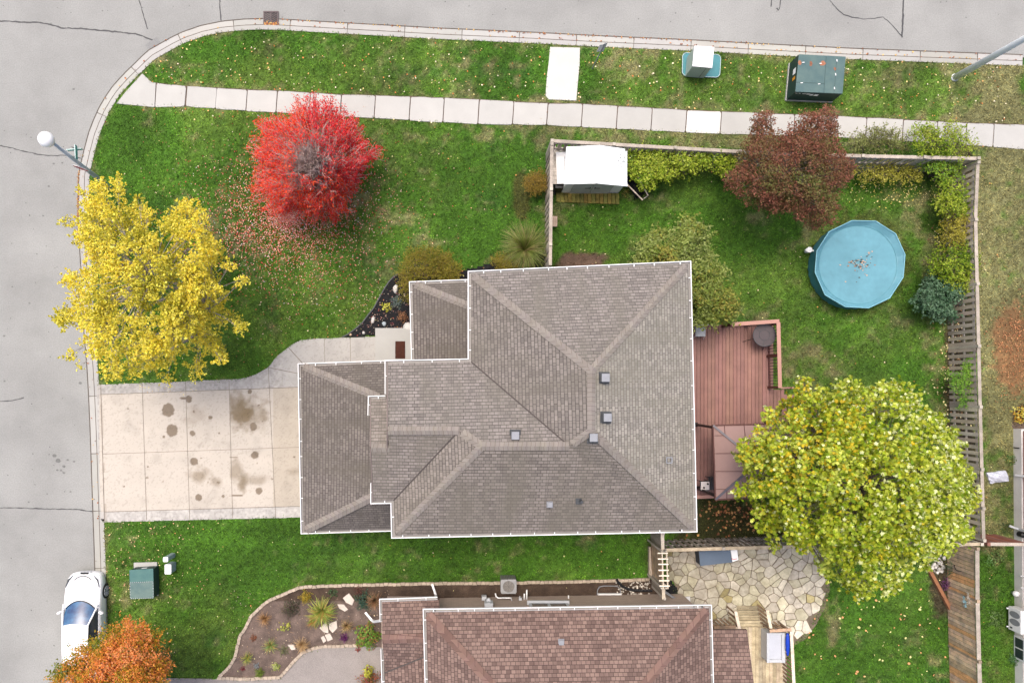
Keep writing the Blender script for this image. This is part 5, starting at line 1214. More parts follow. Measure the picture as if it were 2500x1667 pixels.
for p in ((1062, 1490), (1714, 1480), (1694, 1480)): downhole(nb, p[0], p[1], NZ - .10)
mb = MB()
for x in (1740, 1822): mb.beam(P(x, 1620, LZ), P(x, 1600, 2.5), .1, .1)
mb.build('post', m_white, nb)

# right-hand house
rh = thing('house', 'house at the right edge with pale foundation wall and pinkish brick', 'house', P(2600, 1300, LZ))
x0 = P(2469, 0, 0).x; x1 = P(2478, 0, 0).x; yT, yB = P(0, 1046, 0).y, P(0, 2300, 0).y
mb = MB(); mb.prism([(x0, yT), (x0 + 9, yT), (x1 + 9, yB), (x1, yB)], LZ - .05, .52); mb.build('foundation', m_found, rh)
mb = MB(); mb.prism([(x0 + .06, yT - .06), (x0 + 9, yT - .06), (x1 + 9, yB), (x1 + .06, yB)], .521, 2.9); mb.build('wall', m_brick3, rh)
mb = MB(); q = [Vector((x0 - .4, yT + .4, 2.9)), Vector((x0 + 9.4, yT + .4, 2.9)), Vector((x0 + 9.4, yB, 2.9)), Vector((x1 - .4, yB, 2.9))]; r1 = Vector((x0 + 4.5, yT - 4, 5)); r2_ = Vector((x0 + 4.5, yB + 4, 5))
mb.poly([q[0], q[1], r1], up=True); mb.poly([q[1], q[2], r2_, r1], up=True); mb.poly([q[2], q[3], r2_], up=True); mb.poly([q[3], q[0], r1, r2_], up=True); soffit(mb, q); mb.build('roof', m_shing2, rh)
xw = lambda py: x0 + (x1 - x0) * (py - 1046) / (2300 - 1046)
mb = MB(); yy = P(0, 1583, .45).y; mb.box((xw(1583) - .02, yy, .42), (.1, .95, .55)); f = mb.build('window', m_white, rh)
mb = MB(); mb.box((xw(1583) - .075, yy + .22, .42), (.02, .38, .40)); mb.build('pane', m_glass, f); mb = MB(); mb.box((xw(1583) - .075, yy - .22, .42), (.02, .38, .40)); mb.build('pane', m_glass, f)
mb = MB(); yy = P(0, 1093, .3).y; mb.beam((x0 - .01, yy, .15), (x0 - .01, yy, .42), .04, .04); mb.build('conduit', m_black, rh)
mb = MB(); yy = P(0, 1159, .3).y; mb.beam((x0 - .06, yy, .3), (x0 + .0, yy, 1.5), .07, .07); mb.build('downspout', m_white, rh)
mb = MB(); yy = P(0, 1290, .3).y; mb.beam((x0 - .25, yy + .1, .2), (x0 - .02, yy, .45), .08, .06); mb.beam((x0 - .03, yy, .4), (x0 - .03, yy, 2.2), .08, .06); mb.build('downspout', m_lgrey, rh)
mb = MB(); mb.lathe((x0 - .0, P(0, 1304, .5).y, .35), [(.05, 0), (.11, .05), (.11, .3), (.03, .34)], 14); mb.build('utility_cap', m_black, rh)
for py in (1405, 1434):
    mb = MB(); mb.tube([(xw(py) + .03, P(0, py, .6).y, .62), (xw(py) - .14, P(0, py, .6).y, .60)], .028, 8); mb.build('vent_pipe', m_white, rh)
sheet('bed_soil', [(2470, 1030), (2520, 1030), (2520, 1046), (2470, 1046)], .115, m_soil)

# ------------------------------------------------------------------ fences
def fence(name, label, line, posts, side, mat=None, zt=1.75, pitch=.235, solid=False, capw=.13, both=False, cap_z=1.78, rails=(.35, 1.0, 1.55), group=None, cat='fence', seed=0, capm=None, slat_t=1.0, posth=.08):
    """line: photo points of the top rail. side=+1/-1: which side (left/right of travel) carries the near boards"""
    mat = mat or m_wood; rr = random.Random(seed)
    W = [P(x, y, zt) for x, y in line]; root = thing(name, label, cat, Vector((W[0].x, W[0].y, LZ)), group)
    def at(px, py):   # nearest point of polyline
        q = P(px, py, zt); best = None
        for i in range(len(W) - 1):
            a, b = W[i], W[i + 1]; d = b - a; t = max(0, min(1, (q - a).dot(d) / d.length_squared)); p = a + d * t
            if best is None or (p - q).length < best[0]: best = ((p - q).length, p)
        return best[1]
    PP = [at(*p) for p in posts]
    for p in PP:
        mb = MB(); t = rr.uniform(.9, 1.3); mb.tint(t, t, t * .97); mb.box((p.x, p.y, (zt + LZ) / 2 + posth / 2), (.10, .10, zt - LZ + posth)); mb.box((p.x, p.y, zt + posth + .012), (.125, .125, .025)); mb.build('post', mat, root, bevel=.006)
    for i in range(len(PP) - 1):
        a, b = PP[i], PP[i + 1]; d = Vector((b.x - a.x, b.y - a.y, 0)); L = d.length; d.normalize(); n = Vector((-d.y, d.x, 0)) * side
        mb = MB(); t = rr.uniform(.85, 1.1); mb.tint(t * 1.0, t * .97, t * .94)
        zc = cap_z + rr.uniform(-.004, .004)
        mb.beam(Vector((a.x, a.y, zc)) + d * .06, Vector((b.x, b.y, zc)) - d * .06, capw, .035); mb.build('top_rail', capm or mat, root, bevel=.004)
        mb = MB()
        for z in rails: 
            t = rr.uniform(.7, 1); mb.tint(t); mb.beam(Vector((a.x, a.y, z)) + d * .055, Vector((b.x, b.y, z)) - d * .055, .04, .085)
        k = int(L / pitch)
        for j in range(k):
            s = (j + .5) * L / k
            for sd, sh in (((1, 0),) if solid or not both else ((1, 0), (-1, .5))):
                t = rr.uniform(.9, 1.5) * slat_t; g = rr.uniform(.9, 1.0); mb.tint(t, t * g, t * g * rr.uniform(.88, 1))
                if solid and rr.random() < .22: mb.tint(1.3 * slat_t, .95 * slat_t, .62 * slat_t)
                c = a + d * (s + sh * L / k) + n * (.036 * sd)
                if s + sh * L / k > L - .05: continue
                m = Matrix((d, n, Vector((0, 0, 1)))).transposed()
                mb.box((c.x, c.y, (LZ + .05 + zt - .07) / 2 + rr.uniform(-.01, .01)), ((.14 if not solid else pitch - .008), .018, zt - .12 - LZ), m=m)
        mb.build('slat_panel', mat, root)
    return root
fence('wooden_fence', 'weathered grey slatted fence running from the white shed corner down to the grey-roofed house', [(1347, 352), (1343, 645)], [(1347, 353), (1345, 463), (1344, 597), (1343, 655)], -1, seed=1)
fence('wooden_fence', 'weathered slatted fence with a flat top rail between the pavement and the back garden', [(1347, 345), (1820, 372), (2100, 382), (2388, 388)], [(1347, 347), (1498, 353), (1648, 359), (1805, 370), (1955, 376), (2105, 381), (2255, 385), (2386, 388)], -1, seed=2)
fence('wooden_fence', 'long slatted fence along the right side of the garden, with whitish post caps', [(2386, 396), (2380, 537), (2391, 993), (2400, 1321)], [(2384, 398), (2380, 537), (2384, 693), (2388, 845), (2392, 993), (2395, 1145), (2400, 1240), (2401, 1318)], -1, seed=3)
fence('wooden_fence', 'slatted fence between the dark side yard and the flagstone patio', [(1622, 1342), (1855, 1335), (2330, 1328), (2394, 1327)], [(1619, 1345), (1765, 1339), (1912, 1334), (2060, 1332), (2210, 1330), (2340, 1328), (2394, 1328)], +1, seed=4, slat_t=.55, capm=m_woodl)
fence('wooden_fence', 'short dark-red fence reaching the right-hand house from the fence junction', [(2408, 1327), (2508, 1328)], [(2410, 1328), (2505, 1328)], +1, solid=True, pitch=.15, mat=M('dark_red_fence', (.20, .09, .07), .8, .2, 3), seed=5, capm=m_wood)
fence('wooden_fence', 'tall solid brown board fence at the lower right, hung with butterfly ornaments', [(2384, 1336), (2385, 1500), (2392, 1720)], [(2384, 1338), (2386, 1466), (2389, 1613), (2393, 1760)], -1, solid=True, pitch=.15, mat=m_woodb, seed=6, capm=m_wood, capw=.16, slat_t=1.6)
mb = MB()
gt = thing('garden_gate', 'brown plank side gate with white ladder-like arbour rungs between the two houses', 'gate', P(1600, 1390, LZ))
xg = lambda py, z: P(1617 + (py - 1300) * .02, py, z)
gp = []
for (y0, y1, nm, mt, sl) in ((1300, 1343, 'slat_panel', m_wood, .9), (1346, 1424, 'gate_panel', m_woodb, 1.5), (1428, 1457, 'slat_panel', m_wood, .8)):
    mb = MB(); a, b = xg(y0, 1.7), xg(y1, 1.7); L = abs(b.y - a.y); k = max(2, int(L / .15)); r2 = random.Random(y0)
    for j in range(k):
        y = a.y - (j + .5) * L / k; t = r2.uniform(.8, 1.2) * sl; mb.tint(t, t * .95, t * .9); mb.box((a.x - .03, y, .9), (.02, L / k - .006, 1.55))
    for z in (.4, 1.3): mb.beam((a.x, a.y, z), (a.x, b.y, z), .04, .09)
    mb.build(nm, mt, gt)
for y in (1300, 1345, 1426, 1458):
    mb = MB(); p = xg(y, 1.7); mb.tint(1.3); mb.box((p.x, p.y, .97), (.10, .10, 1.78)); mb.build('post', m_wood, gt)
for y0, y1 in ((1293, 1343), (1430, 1462)): mb = MB(); mb.tint(1.7, 1.65, 1.55); mb.beam(xg(y0, 1.82), xg(y1, 1.82), .13, .04); mb.build('top_rail', m_wood, gt)
mb = MB(); mb.tint(1.6, 1.5, 1.4)
for x in (1616, 1627): mb.beam(P(x, 1346, 2.15), P(x + 3, 1436, 2.15), .04, .09)
mb.tint(2.3, 2.25, 2.1)
for y in (1349.5, 1363.5, 1376.5, 1391, 1404.5, 1416.5, 1429.5): mb.beam(P(1605 + (y - 1349) * .06, y, 2.22), P(1630 + (y - 1349) * .06, y, 2.22), .045, .05)
mb.build('arbour_top', m_wood, gt)
mb = MB(); mb.tint(1.3)
for x in (1616, 1627):
    for y in (1346, 1436): q = P(x, y, 2.15); mb.box((q.x, q.y, 1.1), (.06, .06, 2.05))
mb.build('arbour_post', m_wood, gt)
mb = MB(); mb.tint(1.0); mb.prism([P(*p, .3).xy for p in ((1585, 1335), (1589, 1335), (1592, 1410), (1585, 1410))], .1, .3); tag(mb.build('stone_border', m_block), 'narrow tan stone border at the foot of the plank side gate', 'border')
mb = MB(); mb.beam(P(1622, 1443, 1.1), P(1668, 1474, .25), .09, .06); tag(mb.build('drain_spout', m_grey), 'grey diagonal drain spout leaning from the side gate to the patio', 'drain spout')

# ------------------------------------------------------------------ deck, gazebo, garden things
DZ = .75
deck = thing('deck', 'red-brown board deck behind the grey-roofed house', 'deck', P(1780, 1000, LZ))
X0, X1 = B.x - .44, P(1892, 0, DZ).x; X2 = P(1915, 0, DZ).x; yA, yC = P(0, 793, DZ).y, P(0, 1214, DZ).y; yM = P(0, 951, DZ).y
mb = MB(); k = int((X2 - X0) / .147); r2 = random.Random(9)
for j in range(k):
    x = X0 + (j + .5) * (X2 - X0) / k; ya = yA if x < X1 else yM; t = r2.uniform(.9, 1.1); mb.tint(t, t * r2.uniform(.96, 1.03), t * r2.uniform(.95, 1.03))
    mb.box((x, (ya + yC) / 2, DZ - .015), ((X2 - X0) / k - .015, ya - yC, .03))
mb.build('deck_board', m_deck, deck)
mb = MB(); mb.box(((X0 + X1) / 2, (yA + yC) / 2, DZ - .16), (X1 - X0 - .1, yA - yC - .1, .22)); mb.box(((X0 + X2) / 2, (yM + yC) / 2, DZ - .17), (X2 - X0 - .1, yM - yC - .1, .2))
for x in (X0 + .3, (X0 + X1) / 2, X1 - .2):
    for y in (yA - .3, (yA + yC) / 2, yC + .3): mb.box((x, y, .35), (.12, .12, .6))
mb.build('deck_frame', m_rust, deck)
RZ = DZ + 1.0
def railing(parent, a, b, m_cap_, m_post, m_bal, capw=.12, bal=.115, posts=True, capz=.02):
    a, b = Vector(a), Vector(b); d = (b - a); L = d.length; d.normalize(); z0 = DZ if parent is deck else a.z - 1.0
    mb = MB(); mb.beam(a + Vector((0, 0, capz)), b + Vector((0, 0, capz)), capw, .035); mb.build('hand_rail', m_cap_, parent, bevel=.005)
    mb = MB(); mb.beam(a - Vector((0, 0, .88)), b - Vector((0, 0, .88)), .05, .07); mb.beam(a - Vector((0, 0, .05)), b - Vector((0, 0, .05)), .05, .07)
    mb.build('lower_rail', m_post, parent)
    mb = MB(); k = int(L / bal)
    for j in range(k): p = a + d * ((j + .5) * L / k); mb.box((p.x, p.y, p.z - .46), (.022, .022, .84))
    mb.build('baluster', m_bal, parent)
    if posts:
        for f in (0.01, .5, .99): 
            mb = MB(); p = a.lerp(b, f); mb.box((p.x, p.y, p.z - .5 ), (.1, .1, 1.0)); mb.build('post', m_post, parent)
railing(deck, P(1786, 792, RZ), P(1902, 784, RZ), m_rail, m_rust, m_black, .15)
railing(deck, P(1899.5, 787, RZ), P(1903.5, 947, RZ), m_rail, m_rust, m_black, .15, capz=.026)
mb = MB(); mb.beam(P(1700, 1213, DZ + .03), P(1746, 1211, DZ + .03), .14, .05); mb.build('edge_board', m_rail, deck)
mb = MB(); mb.beam(P(1906, 947, .9), P(1931, 946.5, .35), .06, .05); mb.box(P(1929, 946.5, .3), (.07, .07, .5)); mb.build('step_rail', m_rail, deck)
for k in range(2): mb = MB(); mb.box((X2 + .15 + .28 * k, yM - .9, DZ - .2 - .18 * k), (.28, 1.4, .04)); mb.build('step', m_deck, deck)
# glass table
tb = thing('patio_table', 'round smoked-glass patio table in the corner of the deck railing', 'table', P(1862, 822, DZ))
tc = P(1866, 818, DZ + .70)
mb = MB(); mb.lathe((tc.x, tc.y, tc.z), [(.02, .0), (.455, 0), (.46, .008), (.455, .016), (.02, .016)], 36); mb.build('tabletop', m_tglass, tb, smooth=False)
mb = MB()
for r_, w in ((.455, .012), (.21, .009)):
    mb.tube([(tc.x + math.cos(t) * r_, tc.y + math.sin(t) * r_, tc.z + .018) for t in [2 * math.pi * i / 30 for i in range(31)]], w, 5, False)
for i in range(6):
    t = i * math.pi / 3 + .4; mb.tube([(tc.x + math.cos(t) * .21, tc.y + math.sin(t) * .21, tc.z + .017), (tc.x + math.cos(t) * .455, tc.y + math.sin(t) * .455, tc.z + .017)], .007, 4)
mb.build('table_frame', m_dgrey, tb)
for i in range(4):
    t = i * math.pi / 2 + .35; mb = MB(); mb.tube([(tc.x + math.cos(t) * .3, tc.y + math.sin(t) * .3, tc.z), (tc.x + math.cos(t) * .62, tc.y + math.sin(t) * .62, DZ + .01)], .012, 5); mb.build('leg', m_black, tb)
# folding chair at the house wall
ch = thing('folding_chair', 'white and grey folded chair on the deck under the pale-green shrub', 'chair', P(1702, 818, DZ))
c = P(1701, 815, DZ)
mb = MB(); mb.box(c + Vector((0, .05, .45)), (.40, .38, .03)); mb.build('seat', m_lgrey, ch, bevel=.01)
mb = MB(); mb.box(c + Vector((-.02, .3, .68)), (.40, .04, .42)); mb.build('backrest', m_white, ch, bevel=.01)
for dx, dy, ex, ey in ((-.18, -.12, -.2, -.2), (.18, -.12, .26, -.24), (-.18, .2, -.2, .3), (.18, .2, .2, .3)): mb = MB(); mb.tube([c + Vector((dx, dy, .45)), c + Vector((ex, ey, .0))], .014, 6); mb.build('leg', m_white, ch)
# gazebo
gz = thing('gazebo', 'pinkish-brown metal hardtop gazebo standing on the deck beneath the maple', 'gazebo', P(1840, 1127, DZ))
g1, g2, g3, g4 = P(1740, 1038, 2.95), P(1941, 1033, 2.95), P(1946, 1212, 2.95), P(1746, 1219, 2.95); ga_ = P(1850, 1128, 3.75)
mb = MB()
for a, b in ((g1, g2), (g2, g3), (g3, g4), (g4, g1)): mb.poly([a, b, ga_], up=True)
mb.poly([g - Vector((0, 0, .05)) for g in (g1, g2, g3, g4)], up=False)
gr = mb.build('roof', m_roofp, gz)
mb = MB()
for g in (g1, g2, g3, g4): mb.beam(g + Vector((0, 0, .02)), ga_ + Vector((0, 0, .02)), .075, .04)
mb.build('hip_trim', M('hip_trim', (.13, .12, .14), .5, .1, 3), gr)
mb = MB()
for a, b in ((g1, g2), (g2, g3), (g3, g4), (g4, g1)):
    mid = (a + b) / 2; L = (b - a).length
    for j in (-.36, -.12, .12, .36):
        p = mid + (b - a) * j; f = 1 - abs(j) * 2; q = ga_ - mid; mb.beam(p + Vector((0, 0, .008)), p + q * f * .98 + Vector((0, 0, .008)), .02, .02)
    mb.beam(a, b, .05, .09)
mb.build('roof_seam', M('roof_seam', (.11, .05, .045), .5, .1, 3), gr)
for g, f in ((g1, (1717, 1046)), (g2, None), (g3, None), (g4, None)):
    mb = MB(); base = P(f[0], f[1], DZ) if f else Vector((ga_.x + (g.x - ga_.x) * .9, ga_.y + (g.y - ga_.y) * .9, DZ))
    base = Vector((ga_.x + (g.x - ga_.x) * .93, ga_.y + (g.y - ga_.y) * .93, DZ))
    mb.beam(base, Vector((base.x, base.y, 2.9)), .09, .09); mb.box(base + Vector((0, 0, .01)), (.16, .16, .02)); mb.build('post', m_black, gz)
# square topped stand and bench
st = thing('side_stand', 'small white square stand top with two black holes beside the gazebo', 'stand', P(1722, 1186, DZ)); c = P(1721, 1185, DZ + .62)
mb = MB(); mb.box(c, (.40, .38, .05)); mb.build('tray', m_black, st, bevel=.02)
mb = MB(); mb.tint(.75, .68, .66); mb.box(c + Vector((0, 0, .028)), (.345, .33, .02)); mb.build('top', m_white, st, bevel=.01)
for dx, dy in ((.10, .075), (-.055, -.075)): mb = MB(); mb.lathe(c + Vector((dx, dy, .038)), [(.042, 0), (.042, .014), (.01, .015)], 14); mb.build('knob', m_black, st)
for dx in (-.17, .17):
    for dy in (-.16, .16): mb = MB(); mb.tube([c + Vector((dx, dy, 0)), c + Vector((dx * 1.1, dy * 1.1, -.62))], .014, 6); mb.build('leg', m_black, st)
bn = thing('deck_chair', 'dark slatted outdoor chair half hidden under the gazebo edge', 'chair', P(1740, 1172, DZ)); c = P(1741, 1180, DZ + .42)
mb = MB()
for j in range(5): mb.box(c + Vector((-.16 + .08 * j, 0, 0)), (.06, .5, .03))
mb.build('seat', m_dgrey, bn); mb = MB(); mb.box(c + Vector((.02, .28, .2)), (.42, .03, .42)); mb.build('backrest', m_dgrey, bn)
for dx in (-.17, .17):
    for dy in (-.22, .24): mb = MB(); mb.tube([c + Vector((dx, dy, 0)), c + Vector((dx, dy, -.42))], .016, 6); mb.build('leg', m_black, bn)

# pool
pl = thing('swimming_pool', 'round above-ground pool under a taut light-blue cover', 'pool', P(2100, 650, LZ))
hz = .92; z_ = lambda x, y: P(1800 + x / 3.36, 400 + y / 3.36, hz)
rim = [z_(*p) for p in ((940, 467), (1135, 471), (1298, 575), (1375, 745), (1360, 930), (1250, 1100), (1078, 1182), (885, 1172), (720, 1075), (638, 890), (652, 715), (752, 558))]
cc = sum(rim, Vector()) / 12; n = 12; seg = []
for i in range(n):
    a, b = rim[i], rim[(i + 1) % n]
    for j in range(6): seg.append(a.lerp(b, j / 6))
N = len(seg); rings = [1.0, .985, .95, .90, .875, .86, .6, .3, .02]; zz = [0, -.02, -.07, -.14, -.165, -.17, -.175, -.18, -.19]
mb = MB(); vs = []
for k, (f, dz) in enumerate(zip(rings, zz)):
    for i, p in enumerate(seg):
        d = p - cc; circ = d.normalized() * 1.83; t = min(1, (1 - f) / .13); q = d * (1 - t) + circ * t
        w = .012 * math.sin(i * .9) * (1 if 0 < k < 4 else 0)
        vs.append(cc + q * f + Vector((0, 0, dz + w)))
fs = []
for k in range(len(rings) - 1):
    for i in range(N): a, b = k * N + i, k * N + (i + 1) % N; fs.append((a, b, b + N, a + N))
fs.append(tuple(range((len(rings) - 1) * N, len(rings) * N)))
mb.add(vs, fs); mb.build('cover', m_pool, pl, smooth=False)
mb = MB(); vs = []; bx = Vector((cc.x, cc.y, 0))
for (f, z, cr) in ((1.0, hz - .01, 0), (.985, hz - .12, .2), (.965, hz * .5, .8), (.98, LZ + .15, 1), (.96, LZ, 1)):
    for i, p in enumerate(seg):
        d = Vector((p.x - cc.x, p.y - cc.y, 0)); q = d * (1 - cr) + d.normalized() * 1.79 * cr
        q *= f * (1 + .008 * math.sin(i * 2.6)); vs.append(Vector((cc.x + q.x, cc.y + q.y, z)))
fs = []
for k in range(4):
    for i in range(N): a, b = k * N + i, k * N + (i + 1) % N; fs.append((a, b, b + N, a + N))
mb.add(vs, fs); mb.build('pool_wall', m_poold, pl, smooth=True)
mb = MB(); mb.tube(seg + [seg[0]], .022, 6, False); mb.build('rim', m_poolr, pl, smooth=True)
mb = MB(); 
mb.tube([cc + (p - cc).normalized() * 1.60 + Vector((0, 0, -.158)) for p in seg + [seg[0]]], .008, 4, False); mb.build('cover_cord', m_poold, pl)
r2 = random.Random(12); mb = MB()
for i in range(75):
    x, y = r2.gauss(1020, 45), r2.gauss(815, 28)
    if i % 5 == 0: x, y = r2.gauss(1080, 60), r2.gauss(780, 45)
    if i % 9 == 0: x, y = r2.uniform(860, 1160), r2.uniform(730, 980)
    p = z_(x, y); t = r2.choice([(.3, .18, .12), (.12, .14, .13), (.5, .35, .25), (.08, .1, .1)]); mb.tint(*[v / .3 for v in t]); s = r2.uniform(.02, .055)
    a = r2.uniform(0, 3); mb.add([Vector((p.x + s * math.cos(a + k * 1.57), p.y + s * math.sin(a + k * 1.57) * .7, hz - .165)) for k in range(4)], [(0, 1, 2, 3)])
tag(mb.build('cover_leaves', M('wet_leaves', (.3, .3, .3), .8, .1, 4)), 'wet brown leaf litter in the middle of the pool cover', 'leaves', kind='stuff')
pm = thing('pool_skimmer', 'white plastic skimmer hooked on the left of the pool', 'skimmer', P(1978, 612, LZ)); c = P(1976, 610, .5)
mb = MB(); mb.lathe(c + Vector((0, 0, -.3)), [(.08, 0), (.10, .1), (.11, .26), (.09, .30)], 14); mb.build('body', m_white, pm, smooth=True)
mb = MB(); mb.lathe(c + Vector((.0, 0, .0)), [(.115, 0), (.115, .025), (.03, .03)], 14); mb.box(c + Vector((-.11, .0, 0)), (.1, .08, .03), rz=.6); mb.build('lid', m_white, pm)
mb = MB(); mb.tube([c + Vector((.08, 0, -.1)), c + Vector((.25, -.02, -.12))], .04, 8); mb.build('pipe', m_white, pm)

# shed
sh = thing('garden_shed', 'white metal garden shed with a shallow gable roof and grey double doors', 'shed', P(1460, 420, LZ))
k3 = lambda x, y, z: P(1320 + x / 7.84, 330 + y / 7.84, z)
za, zr_ = 1.75, 2.0
nw, nt, ne = k3(492, 225, za), k3(1130, 195, zr_), k3(1612, 262, za); sw, stp, se = k3(452, 940, za), k3(1065, 925, zr_), k3(1662, 982, za)
mb = MB(); mb.poly([nw, nt, stp, sw], up=True); mb.poly([nt, ne, se, stp], up=True); o5 = Vector((0, 0, .05))
for a, b in ((sw, stp), (stp, se), (se, ne), (ne, nt), (nt, nw), (nw, sw)): mb.add([a, b, b - o5, a - o5], [(0, 1, 2, 3)])
rf = mb.build('roof', m_shed, sh)
mb = MB()
for f in (.17, .33, .5, .67, .84):
    mb.beam(nw.lerp(sw, f) + Vector((0, 0, .004)), nt.lerp(stp, f) + Vector((0, 0, .004)), .02, .016); mb.beam(ne.lerp(se, f) + Vector((0, 0, .004)), nt.lerp(stp, f) + Vector((0, 0, .004)), .02, .016)
mb.beam(nt + Vector((0, 0, .006)), stp + Vector((0, 0, .006)), .06, .02)
mb.build('roof_seam', M('seam_grey', (.62, .64, .66), .5, .02, 2), rf)
mb = MB(); r2 = random.Random(31)
for i in range(90):
    f, g = min(1, max(0, r2.gauss(.33, .13))), r2.uniform(.55, 1) ** .6; pz = ne.lerp(se, f); rz_ = nt.lerp(stp, f); c = rz_.lerp(pz, min(.98, g)) + Vector((0, 0, .006)); s = r2.uniform(.008, .028); t = r2.uniform(.5, 1.3); mb.tint(t)
    mb.add([c + Vector((math.cos(k * 1.57 + i) * s, math.sin(k * 1.57 + i) * s * .8, 0)) for k in range(4)], [(0, 1, 2, 3)])
tag(mb.build('roof_grime', M('grime', (.30, .32, .32), .9, .2, 5), rf), kind='stuff')
b0, b1 = P(1370, 470.5, .12), P(1509, 472.5, .12); tn = P(1384, 358, za); te = P(1523, 362, za)
wx0, wx1, wy0, wy1 = b0.x, b1.x, (b0.y + b1.y) / 2, (nw.y + ne.y) / 2 - .12
mb = MB(); mb.prism([(wx0, wy0), (wx1, wy0), (wx1, wy1), (wx0, wy1)], LZ, za - .04); mb.add([(wx0, wy0, za - .04), (wx1, wy0, za - .04), ((wx0 + wx1) / 2 + .03, wy0, zr_ - .05)], [(0, 1, 2)]); mb.build('wall', M('shed_wall', (.84, .87, .86), .5, .04, 2), sh)
xm = (P(1389, 0, .12).x + P(1485, 0, .12).x) / 2 + .0; dw = (P(1485, 0, .12).x - P(1389, 0, .12).x) / 2
for s in (-1, 1):
    mb = MB(); mb.box((xm + s * dw / 2, wy0 - .02, .93), (dw - .015, .03, 1.55)); dr = mb.build('door', M('shed_door', (.48, .51, .50), .5, .08, 2) if 'shed_door' not in bpy.data.materials else bpy.data.materials['shed_door'], sh, bevel=.006)
    mb = MB(); mb.box((xm + s * .1, wy0 - .05, 1.0), (.03, .03, .16)); mb.box((xm + s * .2, wy0 - .045, .95), (.2, .015, .03)); mb.build('handle', m_black, dr)
mb = MB(); pp = [(1357, 468), (1512, 473), (1512, 499), (1358, 493)]; q = [P(x, y, .16) for x, y in pp]; k = 16; r2 = random.Random(4)
for j in range(k):
    f0, f1 = j / k + .004, (j + 1) / k - .004; t = r2.uniform(.75, 1.25); mb.tint(t * r2.uniform(.8, 1.1), t, t * .9)
    mb.prism([v.xy for v in (q[0].lerp(q[1], f0), q[0].lerp(q[1], f1), q[3].lerp(q[2], f1), q[3].lerp(q[2], f0))], .1, .18)
tag(mb.build('wooden_platform', m_moss), 'mossy plank platform in front of the white shed doors', 'platform')
mb = MB(); t0, t1 = P(1357, 371, 1.0), P(1384, 371, 1.0); b_, b2 = P(1360, 449, 1.0), P(1384, 449, 1.0); mb.prism([v.xy for v in (t0, t1, b2, b_)], .98, 1.0); o = mb.build('leaning_sheet', m_white, bevel=.004); tag(o, 'bright white sheet lying between the shed and the left fence', 'sheet')
mb = MB(); r2 = random.Random(6); mb.tint(1.5, 1.5, 1.6)
for j in range(9): y = 360 + j * 10; mb.tint(*(3 * [r2.uniform(1.3, 1.7)])); a = P(1349, y + 5, .9); b = P(1366 if j > 0 else 1382, y + 5, .9); mb.beam(a, b, .16, .03)
for j in (0, 1): mb.beam(P(1352 + 8 * j, 362, .5), P(1352 + 8 * j, 445, .5), .04, .78)
tag(mb.build('plank_shelf', m_wood), 'grey plank shelf wedged between the left fence and the white shed', 'shelf')
mb = MB(); mb.tint(1.2, 1, .9)
for j in range(3): mb.box(P(1349.5 + 4.4 * j, 541, .45), (.065, .42, .03))
mb.box(P(1354, 541, .25), (.18, .36, .36)); tag(mb.build('wooden_step', m_wood), 'small wooden step against the left fence inside the garden', 'step')
mb = MB(); mb.box(P(1362, 460, .5), (.32, .2, .7)); mb.tube([P(1352, 456, .2), P(1354, 475, .8)], .03, 6); tag(mb.build('garden_bin', m_pipe, bevel=.03), 'black bin squeezed between fence and shed platform', 'bin')
# wheelbarrow
wb = thing('wheelbarrow', 'black wheelbarrow with pale wooden handles beside the shed', 'wheelbarrow', P(1560, 468, LZ))
u0, u1 = P(1543, 448, .5), P(1571, 486, .55); d = (u1 - u0).normalized(); d.z = 0; d.normalize(); nn = Vector((-d.y, d.x, 0)); c = P(1553, 462, .4)
mb = MB(); vs = []
for (l, w, z) in ((.36, .30, .60), (.30, .24, .38), (.16, .16, .28)):
    vs += [c + d * (-l * 1.15) + nn * w * .75 + Vector((0, 0, z - .4)), c + d * l + nn * w + Vector((0, 0, z - .4)), c + d * l - nn * w + Vector((0, 0, z - .4)), c - d * l * 1.15 - nn * w * .75 + Vector((0, 0, z - .4))]
fs = []
for k in range(2):
    for i in range(4): a, b = k * 4 + i, k * 4 + (i + 1) % 4; fs += [(a, b, b + 4, a + 4)]
fs.append((8, 9, 10, 11)); mb.add(vs, fs); mb.build('tray', m_pipe, wb)
for s, e in ((1, P(1582, 478, .58)), (-1, P(1569, 489, .58))):
    mb = MB(); mb.tint(2.3, 2.1, 2.0); mb.beam(c + nn * .27 * s - d * .35 + Vector((0, 0, .22)), e, .045, .045); mb.build('handle', m_wood, wb)
mb = MB(); mb.tint(1.6); mb.beam(P(1580, 479, .56), P(1571, 486, .56), .03, .03); mb.build('crossbar', m_wood, wb)
mb = MB(); wc = c - d * .62 + Vector((0, 0, -.22)); mb.tube([wc - nn * .05, wc + nn * .05], .19, 18); mb.build('wheel', m_tyre, wb)
for s in (1, -1): mb = MB(); mb.beam(c + nn * .2 * s + d * .2 - Vector((0, 0, .05)), c + nn * .22 * s + d * .3 - Vector((0, 0, .3)), .03, .03); mb.build('leg', m_black, wb)

